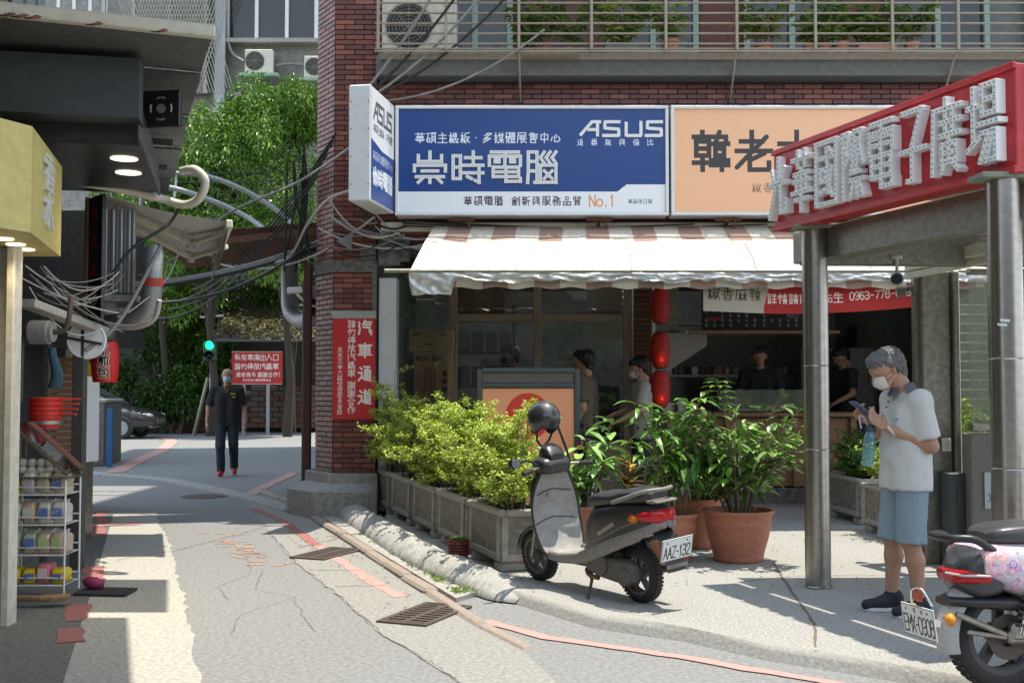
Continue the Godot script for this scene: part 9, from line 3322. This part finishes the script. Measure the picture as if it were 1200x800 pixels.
	person("customer in a cream shirt and mask beside the lowest lantern", V(1.45, 0.07, 12.75), -1.5, stand.call(1), {"cell": 0.018, "skin": skin, "top": grainy(Color(0.36, 0.34, 0.31), Color(0.44, 0.42, 0.385), 0.2, 0.9), "bottom": dark_tr, "shoe": bl, "hair": bl, "mask": msk, "pitch": 0.15})
	person("customer in an olive brown shirt seen before the shop window", V(0.82, 0.07, 12.6), -1.9, stand.call(0), {"cell": 0.018, "skin": skin, "top": grainy(Color(0.10, 0.08, 0.055), Color(0.145, 0.115, 0.08), 0.2, 0.9), "bottom": dark_tr, "shoe": bl, "hair": bl, "yaw": -0.3}).scale = Vector3.ONE * 1.05
	person("customer with dark hair and mask behind the left shop window", V(0.0, 0.25, 14.1), -1.2, stand.call(0), {"cell": 0.02, "skin": skin, "top": grainy(Color(0.22, 0.19, 0.13), Color(0.28, 0.25, 0.18), 0.2, 0.9), "bottom": dark_tr, "shoe": bl, "hair": bl, "mask": bl})
	person("second cook in black half hidden behind the steel pole", V(4.25, 0.25, 14.6), -1.2, stand.call(1), {"cell": 0.02, "skin": skin, "top": black, "bottom": dark_tr, "shoe": bl, "hair": bl, "pitch": 0.4})

func build_small_things() -> void:
	# steel poles that carry the red sign and the canopy
	for p in [[2.08, 7.78, 0.086, "polished steel pole rising in front of the kitchen, left of the reading man"], [2.58, 5.93, 0.086, "polished steel pole behind the flowered scooter at the right edge"]]:
		var t := thing("steel_pole", p[3], "pole", V(p[0], 0.07, p[1]), 0.0, "steel poles under the red sign")
		var mb := MB.new()
		mb.lathe([Vector2(p[2] + 0.004, 0.0), Vector2(p[2] + 0.004, 0.012), Vector2(p[2], 0.016), Vector2(p[2], 0.93), Vector2(p[2] - 0.002, 0.935), Vector2(p[2], 0.94), Vector2(p[2], 1.5), Vector2(p[2] - 0.002, 1.505), Vector2(p[2], 1.51), Vector2(p[2], 2.44)], Transform3D(), 48)
		part("shaft", mb, M.steel, t)
		mb = MB.new()
		mb.bx(Vector3(0, 2.455, 0), Vector3(0.3, 0.03, 0.2), 0.004)
		part("cap_plate", mb, grainy(Color(0.16, 0.19, 0.14), Color(0.26, 0.28, 0.22), 0.3, 0.7), t)
	# strip of paper labels on the right pole
	var mb := MB.new()
	for i in 2:
		var rows := []
		for r in 2:
			var row := []
			for k in 7:
				var a := 1.75 + k * 0.09 + i * 0.16
				row.append(V(2.58 + cos(a) * 0.088, 1.76 + r * 0.014 - i * 0.022 + k * 0.001, 5.93 - sin(a) * 0.088))
			rows.append(row)
		mb.sheet(rows)
	solo("torn_label", "torn white tape label stuck on the right steel pole", "label", mb, M.white_metal)

	# big red sign with raised bulb letters
	var far := V(1.862, 0, 8.03)
	var near := V(2.595, 0, 5.80)
	var dirn := (near - far).normalized()
	var outn := dirn.cross(Vector3.UP) * -1.0
	if outn.x > 0.0:
		outn = -outn
	var t := thing("mall_sign", "large red sign with raised white bulb lettering over the canopy", "sign", far + Vector3(0, 2.53, 0))
	var fb := Basis(dirn, Vector3.UP, outn)
	t.basis = fb
	var l := far.distance_to(near)
	var red := grainy(Color(0.40, 0.012, 0.018), Color(0.52, 0.028, 0.034), 0.8, 0.35, 0.015, 5)
	mb = MB.new()
	mb.bx(Vector3(l * 0.5, 0.285, -0.075), Vector3(l, 0.57, 0.15), 0.006)
	part("panel", mb, red, t)
	mb = MB.new()
	mb.bx(Vector3(l * 0.5, 0.556, 0.008), Vector3(l + 0.012, 0.035, 0.02), 0.003)
	mb.bx(Vector3(l * 0.5, 0.014, 0.008), Vector3(l + 0.012, 0.035, 0.02), 0.003)
	part("edging", mb, red, t)
	var wm := plain(Color(0.82, 0.82, 0.81), 0.45)
	var lampm := plain(Color(0.03, 0.13, 0.085), 0.25)
	var i := 0
	for ch in "光華國際電子廣場":
		letter(t, ch, Transform3D(Basis(), Vector3(0.035 + i * (l - 0.04) / 8.0, 0.085, 0.0)), Vector2(l / 8.0 - 0.07, 0.4), 0.031, 0.06, wm, lampm, 0.03)
		i += 1
	# return of the sign towards the right
	mb = MB.new()
	var n2 := near - outn * 0.075
	mb.bar(near + Vector3(0.005, 0.285, 0) - outn * 0.152, V(5.5, 0.285, 5.3), 0.14, 0.57, 0.006)
	mb.bar(near + Vector3(0.012, 0.556, 0.008) - outn * 0.152, V(5.5, 0.556, 5.292), 0.165, 0.03, 0.004)
	var ret := part("return_panel", mb, red, t)
	ret.transform = t.transform.affine_inverse() * Transform3D(Basis(), Vector3(0, 2.53, 0))

	# canopy frame and ceiling behind the sign
	t = thing("entrance_canopy", "stained steel canopy frame and ceiling behind the red sign", "canopy", V(3.4, 2.3, 7.0))
	t.position = Vector3.ZERO
	var f2 := far - outn * 0.26
	var e2 := near - outn * 0.26
	mb = MB.new()
	mb.bar(f2 + Vector3(0, 2.42, 0) - dirn * 0.05, e2 + Vector3(0, 2.42, 0), 0.16, 0.22, 0.006)
	part("beam", mb, M.dull_steel, t)
	mb = MB.new()
	mb.bar(V(2.1, 2.42, 8.2), V(5.4, 2.42, 8.35), 0.12, 0.22, 0.006)
	part("rear_beam", mb, M.dull_steel, t)
	for k in 6:
		mb = MB.new()
		var s := k / 6.0
		var a := f2.lerp(e2, s + 0.004)
		var b := f2.lerp(e2, s + 0.163)
		var w := Vector3(3.0, 0, 0)
		prism_up(mb, [Vector2(a.x + 0.05, -a.z), Vector2(a.x + 3.0, -a.z), Vector2(b.x + 3.0, -b.z), Vector2(b.x + 0.05, -b.z)], 2.535, 2.56)
		part("ceiling_panel", mb, M.dull_steel, t)
	mb = MB.new()
	prism_up(mb, [Vector2(f2.x, -f2.z + 0.2), Vector2(5.6, 8.35), Vector2(5.6, 5.3), Vector2(e2.x, -e2.z)], 2.8, 2.9)
	part("roof", mb, M.dull_steel, t)
	# cream cornice above the kiosk window
	mb = MB.new()
	mb.bar(V(3.12, 2.38, 8.9), V(3.5, 2.43, 7.6), 0.1, 0.1, 0.01)
	mb.bar(V(3.1, 2.3, 8.9), V(3.5, 2.34, 7.6), 0.05, 0.05, 0.006)
	solo("cornice", "cream metal cornice over the kiosk window under the canopy", "cornice", mb, M.cream_metal)

	# glazed kiosk of the stairway entrance
	t = thing("entrance_kiosk", "steel framed glass kiosk with a granite base behind the reading man", "kiosk", V(3.4, 0.07, 8.8))
	t.position = Vector3.ZERO
	mb = MB.new()
	mb.bx(V(3.29, 1.2, 8.85), Vector3(0.22, 2.26, 0.1), 0.008)
	mb.bx(V(3.43, 1.2, 8.80), Vector3(0.05, 2.26, 0.1), 0.008)
	mb.bx(V(3.17, 1.2, 8.9), Vector3(0.05, 2.26, 0.08), 0.006)
	part("column", mb, M.dull_steel, t)
	mb = MB.new()
	mb.bx(V(3.75, 1.13, 8.55), Vector3(0.62, 0.06, 0.08), 0.006)
	mb.bx(V(3.75, 2.3, 8.55), Vector3(0.62, 0.05, 0.08), 0.006)
	mb.bx(V(3.66, 1.7, 8.555), Vector3(0.03, 1.1, 0.06), 0.004)
	mb.bx(V(4.05, 1.7, 8.55), Vector3(0.04, 1.2, 0.08), 0.004)
	part("window_frame", mb, M.dull_steel, t)
	mb = MB.new()
	mb.bx(V(3.75, 1.7, 8.57), Vector3(0.6, 1.1, 0.01))
	part("pane", mb, pane(Color(0.62, 0.66, 0.56), 0.28, 0.02), t)
	mb = MB.new()
	mb.bx(V(4.1, 0.57, 8.6), Vector3(1.35, 1.03, 0.16), 0.01)
	part("granite_base", mb, M.granite, t)
	mb = MB.new()
	mb.bx(V(3.36, 0.42, 8.70), Vector3(0.13, 0.72, 0.16), 0.006)
	mb.bx(V(3.375, 0.6, 8.61), Vector3(0.03, 0.1, 0.01), 0.003)
	part("floor_box", mb, M.dark_panel, t)
	mb = MB.new()
	mb.bx(V(4.75, 1.3, 11.2), Vector3(1.4, 2.5, 0.1))
	part("rear_wall", mb, grainy(Color(0.10, 0.115, 0.07), Color(0.19, 0.20, 0.14), 0.8, 0.7, 0.02, 5), t)
	mb = MB.new()
	for k in 14:
		mb.bx(V(4.55, 1.05 + k * 0.09, 10.9), Vector3(0.9, 0.012, 0.03))
	part("rear_louvre", mb, M.dull_steel, t)
	# shrub seen through the kiosk pane
	var b := thing("shrub", "bright shrub seen through the kiosk pane behind the reading man", "shrub", V(3.95, 0.07, 9.6), 0.0)
	mb = MB.new()
	for k in 10:
		leaves_in(mb, Vector3(R.randf_range(-0.25, 0.4), R.randf_range(0.8, 1.18), R.randf_range(-0.15, 0.15)), Vector3(0.16, 0.14, 0.14), 150, 0.04, 0.08, Color(0.08, 0.18, 0.02), Color(0.34, 0.42, 0.07))
	part("leaves", mb, M.leaf_soft, b)
	mb = MB.new()
	for k in 7:
		mb.tube([Vector3(R.randf_range(-0.2, 0.2), 0, 0), Vector3(R.randf_range(-0.3, 0.4), 1.1, 0)], 0.01, 5)
	part("stems", mb, M.bark, b)
	# stickers on the granite
	var im := board_image(96, 230, Color(0.72, 0.76, 0.77))
	for q in [[48, 160, 15], [34, 148, 7], [64, 146, 7], [34, 176, 7], [66, 174, 7], [52, 140, 6]]:
		disc(im, q[0], q[1], q[2], Color(0.12, 0.5, 0.56))
	for q in [[48, 160, 22, 130], [48, 160, 78, 132], [48, 160, 20, 190], [48, 160, 76, 186]]:
		draw_line(im, Vector2(q[0], q[1]), Vector2(q[2], q[3]), 7, Color(0.12, 0.5, 0.56))
	mb = MB.new()
	mb.bx(V(3.575, 0.66, 8.512), Vector3(0.105, 0.27, 0.006), 0.001)
	var st := solo("paper_notice", "small white notice with a teal gecko shape on the granite base", "notice", mb, M.white_metal)
	mb = MB.new()
	mb.quad(V(3.524, 0.527, 8.507), V(3.626, 0.527, 8.507), V(3.626, 0.793, 8.507), V(3.524, 0.793, 8.507))
	part("print", mb, printed(im), st)
	mb = MB.new()
	mb.bx(V(3.68, 0.995, 8.512), Vector3(0.13, 0.085, 0.008), 0.001)
	solo("tan_label", "blank tan label at the top of the granite base", "label", mb, M.cream_concrete)
	mb = MB.new()
	mb.bx(V(3.33, 0.99, 8.74), Vector3(0.06, 0.1, 0.04), 0.004)
	solo("call_box", "small cream box on the kiosk column behind the reading man", "box", mb, M.cream_metal)
	# poster board at the right edge
	t = thing("poster_board", "upright poster board with coloured bands at the right edge behind the pole", "poster", V(3.42, 0.5, 7.2), -0.1)
	im = board_image(300, 512, Color(0.80, 0.86, 0.88))
	ink(im, "Si", 10, 90, 70, Color(0.1, 0.13, 0.2), 0.16)
	im.fill_rect(Rect2i(0, 10, 120, 60), Color(0.08, 0.09, 0.11))
	im.fill_rect(Rect2i(10, 24, 100, 32), Color(0.8, 0.85, 0.86))
	im.fill_rect(Rect2i(0, 196, 300, 26), Color(0.85, 0.75, 0.2))
	im.fill_rect(Rect2i(0, 222, 300, 6), Color(0.4, 0.1, 0.15))
	for k in 8:
		im.fill_rect(Rect2i(6, 240 + k * 32, 40, 18), [Color(0.1, 0.15, 0.4), Color(0.8, 0.35, 0.15), Color(0.12, 0.12, 0.14), Color(0.85, 0.75, 0.2)][k % 4])
	mb = MB.new()
	mb.bx(Vector3(0, 0.72, -0.02), Vector3(0.66, 1.42, 0.03), 0.004)
	mb.bx(Vector3(-0.25, -0.2, -0.02), Vector3(0.05, 0.45, 0.03), 0.004)
	mb.bx(Vector3(0.25, -0.2, -0.02), Vector3(0.05, 0.45, 0.03), 0.004)
	part("board", mb, M.white_metal, t)
	mb = MB.new()
	mb.quad(Vector3(-0.32, 0.02, 0), Vector3(0.32, 0.02, 0), Vector3(0.32, 1.42, 0), Vector3(-0.32, 1.42, 0))
	part("print", mb, printed(im), t)
	# dome camera under the canopy
	t = thing("security_camera", "round security camera hanging under the canopy beside the banner", "camera", V(2.77, 2.2, 8.15), -0.35)
	mb = MB.new()
	mb.cyl(Vector3(0, 0.17, 0), Vector3(0, 0.05, 0), 0.012, 0.012, 8)
	mb.cyl(Vector3(0, 0.17, 0), Vector3(0, 0.15, 0), 0.04, 0.04, 12)
	mb.cyl(Vector3(0, 0, -0.08), Vector3(0, 0, 0.06), 0.045, 0.048, 18)
	part("body", mb, M.cream_metal, t)
	mb = MB.new()
	mb.cyl(Vector3(0, 0, 0.06), Vector3(0, 0, 0.066), 0.04, 0.036, 18)
	part("lens", mb, plain(Color(0.03, 0.05, 0.10), 0.08), t)
	# loudspeaker horn and junction box by the pillar
	mb = MB.new()
	mb.lathe([Vector2(0.02, 0), Vector2(0.03, 0.06), Vector2(0.10, 0.17), Vector2(0.105, 0.175), Vector2(0.09, 0.165), Vector2(0.02, 0.06)], Transform3D(Basis(Vector3(0, 0, 1), 2.6), V(-1.74, 3.12, 12.35)), 18)
	solo("horn_speaker", "small dark horn loudspeaker on the brick pillar", "loudspeaker", mb, M.dark_cement)
	mb = MB.new()
	mb.bx(V(-1.36, 2.98, 12.58), Vector3(0.24, 0.4, 0.08), 0.006)
	mb.bx(V(-1.2, 2.95, 12.6), Vector3(0.12, 0.25, 0.06), 0.006)
	solo("junction_box", "grey cable junction box under the projecting sign", "box", mb, M.dark_cement)
	# speaker on the kiosk post
	mb = MB.new()
	mb.cyl(V(3.06, 2.2, 9.0), V(3.12, 2.2, 8.97), 0.06, 0.05, 14)
	mb.bar(V(3.12, 2.2, 8.97), V(3.17, 2.2, 8.92), 0.03, 0.03)
	solo("flood_lamp", "small round lamp on the kiosk column beside the banner", "lamp", mb, M.dark_cement)
	# notched post with stickers beside the kiosk
	mb = MB.new()
	mb.bx(V(3.70, 1.2, 10.3), Vector3(0.08, 2.3, 0.06), 0.004)
	var np := solo("slotted_post", "slotted steel post with bright stickers left of the kiosk", "post", mb, M.dull_steel)
	for k in 4:
		mb = MB.new()
		mb.bx(V(3.70, 1.2 + k * 0.07, 10.265), Vector3(0.07, 0.05, 0.004))
		part("sticker", mb, plain([Color(0.5, 0.35, 0.03), Color(0.03, 0.15, 0.35), Color(0.5, 0.48, 0.42), Color(0.4, 0.08, 0.04)][k], 0.5), np)

func build_cables() -> void:
	var lay := func(label: String, pts: Array, r: float, m: Material, group := "overhead cables"):
		var mb := MB.new()
		mb.tube(pts, r, 5)
		solo("cable", label, "cable", mb, m, group)
	# bundle from the pillar across the lane
	lay.call("thick pale cable swooping from the projecting sign down across the lane", smooth_path([V(-1.62, 4.05, 12.0), V(-2.3, 3.65, 12.2), V(-3.2, 3.4, 12.8), V(-3.9, 2.95, 13.2), V(-4.4, 2.75, 13.4)], 8), 0.014, M.cable_grey)
	for i in 5:
		lay.call("black cable of the bundle leaving the pillar above the lane", hang(V(-1.95 - i * 0.05, 4.25 - i * 0.12, 12.5), V(-4.6 - i * 0.3, 3.05 - i * 0.12, 17.0 + i * 0.4), 0.22 + i * 0.05), 0.012, M.cable_black, "black cables over the lane")
	for i in 4:
		lay.call("thin black cable crossing in front of the tree", hang(V(-6.5, 4.6 + i * 0.16, 19.0), V(-2.6, 4.55 + i * 0.14, 18.0), 0.08), 0.01, M.cable_black, "thin cables before the tree")
	for i in 3:
		lay.call("long grey cable running low across the lane to the rusty roof", hang(V(-4.9 - i * 0.1, 2.52 + i * 0.05, 13.0), V(-2.2, 3.15 + i * 0.04, 13.6), 0.12 + i * 0.03), 0.02, M.cable_grey if i else M.cable_black, "grey cables low over the lane")
	lay.call("black cable looping low across the lane near the folding awning", hang(V(-4.2, 2.35, 11.4), V(-2.35, 3.1, 13.2), 0.3), 0.018, M.cable_black)
	lay.call("pale cable curving around the pillar below the projecting sign", smooth_path([V(-1.55, 3.6, 12.2), V(-2.0, 3.5, 12.4), V(-2.3, 3.25, 12.7), V(-2.6, 2.95, 13.2), V(-3.1, 2.9, 13.8)], 8), 0.016, M.cable_white)
	lay.call("tan cable drooping left of the pillar to the rusty roof", hang(V(-1.5, 3.28, 12.3), V(-3.6, 2.95, 14.0), 0.25), 0.013, M.cable_white)
	# cables rising to the balcony
	for i in 4:
		lay.call("dark cable rising from the pillar to the balcony cage", hang(V(-1.75 + i * 0.05, 4.5 + i * 0.02, 12.3), V(-0.5 + i * 0.32, 6.2, 11.9), 0.12 + 0.04 * i), 0.016, M.cable_black if i % 2 else M.cable_grey, "cables rising to the balcony")
	lay.call("grey cable running along the slab edge from the pillar", hang(V(-1.6, 4.55, 12.3), V(0.35, 5.25, 12.0), 0.2), 0.012, M.cable_grey)
	# tangle beside and under the projecting sign
	for i in 14:
		var a := V(-1.95 + R.randf_range(-0.3, 0.5), 3.0 + R.randf_range(-0.1, 0.5), 12.5)
		var b := V(-1.3 + R.randf_range(-0.2, 0.4), 3.05 + R.randf_range(-0.2, 0.2), 12.45)
		lay.call("cable in the tangle under the projecting sign", hang(a, b, R.randf_range(0.02, 0.15), 8), R.randf_range(0.007, 0.012), [M.cable_white, M.cable_grey, M.cable_black][i % 3], "tangled cables under the projecting sign")
	for i in 9:
		var x := -2.35 - R.randf() * 0.25
		lay.call("cable hanging down the left side of the pillar", smooth_path([V(x, 4.3 - R.randf() * 0.6, 13.0), V(x - 0.06 + R.randf() * 0.1, 3.6, 13.1), V(x + R.randf_range(-0.2, 0.2), 3.0 - R.randf() * 0.3, 13.2)], 6), R.randf_range(0.008, 0.018), M.cable_black, "cables down the pillar side")
	for i in 3:
		lay.call("black cable along the top of the awning", hang(V(-1.2, 3.2 + i * 0.03, 12.42), V(2.0 + i * 0.8, 3.22, 12.42), 0.03 + i * 0.02), 0.009, M.cable_black, "cables along the awning")
	# left side: hose and clutter
	var mb := MB.new()
	mb.tube(smooth_path([V(-3.5, 3.02, 8.6), V(-3.1, 2.98, 8.8), V(-2.8, 2.93, 9.0), V(-2.62, 2.88, 9.0), V(-2.48, 2.92, 8.95), V(-2.42, 3.05, 8.9), V(-2.5, 3.14, 8.9), V(-2.62, 3.14, 8.95)], 8), 0.035, 8)
	solo("hose", "thick pale hose looping at the end of the sheet roof", "hose", mb, M.cream_metal)
	for i in 16:
		var a := V(-3.42 + R.randf_range(-0.1, 0.1), 2.2 + R.randf_range(-0.1, 0.16), 8.0 + R.randf() * 0.4)
		var b := V(-3.2 + R.randf_range(-0.15, 0.25), 2.1 + R.randf_range(-0.3, 0.25), 8.6 + R.randf() * 0.6)
		lay.call("loop in the grey cable tangle above the meter", hang(a, b, R.randf_range(0.03, 0.2), 9), R.randf_range(0.003, 0.007), [M.cable_white, M.cable_grey, M.cable_grey][i % 3], "tangled cables above the meter")
	lay.call("dark cable slanting past the lattice sign", smooth_path([V(-3.3, 2.05, 8.9), V(-3.05, 2.5, 9.0), V(-2.8, 2.75, 9.2), V(-2.68, 2.95, 9.2)], 6), 0.014, M.cable_black)
	lay.call("grey conduit slanting down past the duct to the round sign", smooth_path([V(-2.92, 2.6, 9.4), V(-3.1, 2.1, 9.2), V(-3.22, 1.85, 9.05), V(-3.36, 1.72, 8.95)], 6), 0.018, M.cable_grey)
	lay.call("white tube curving under the duct", smooth_path([V(-3.4, 1.95, 9.6), V(-3.15, 1.93, 9.5), V(-2.98, 2.0, 9.45), V(-2.92, 2.15, 9.4)], 6), 0.022, M.cable_white)
	lay.call("thin white wire hanging from the folding awning", smooth_path([V(-2.95, 2.85, 10.2), V(-3.0, 2.4, 9.9), V(-3.15, 2.1, 9.5), V(-3.2, 2.0, 9.2)], 6), 0.006, M.cable_white)
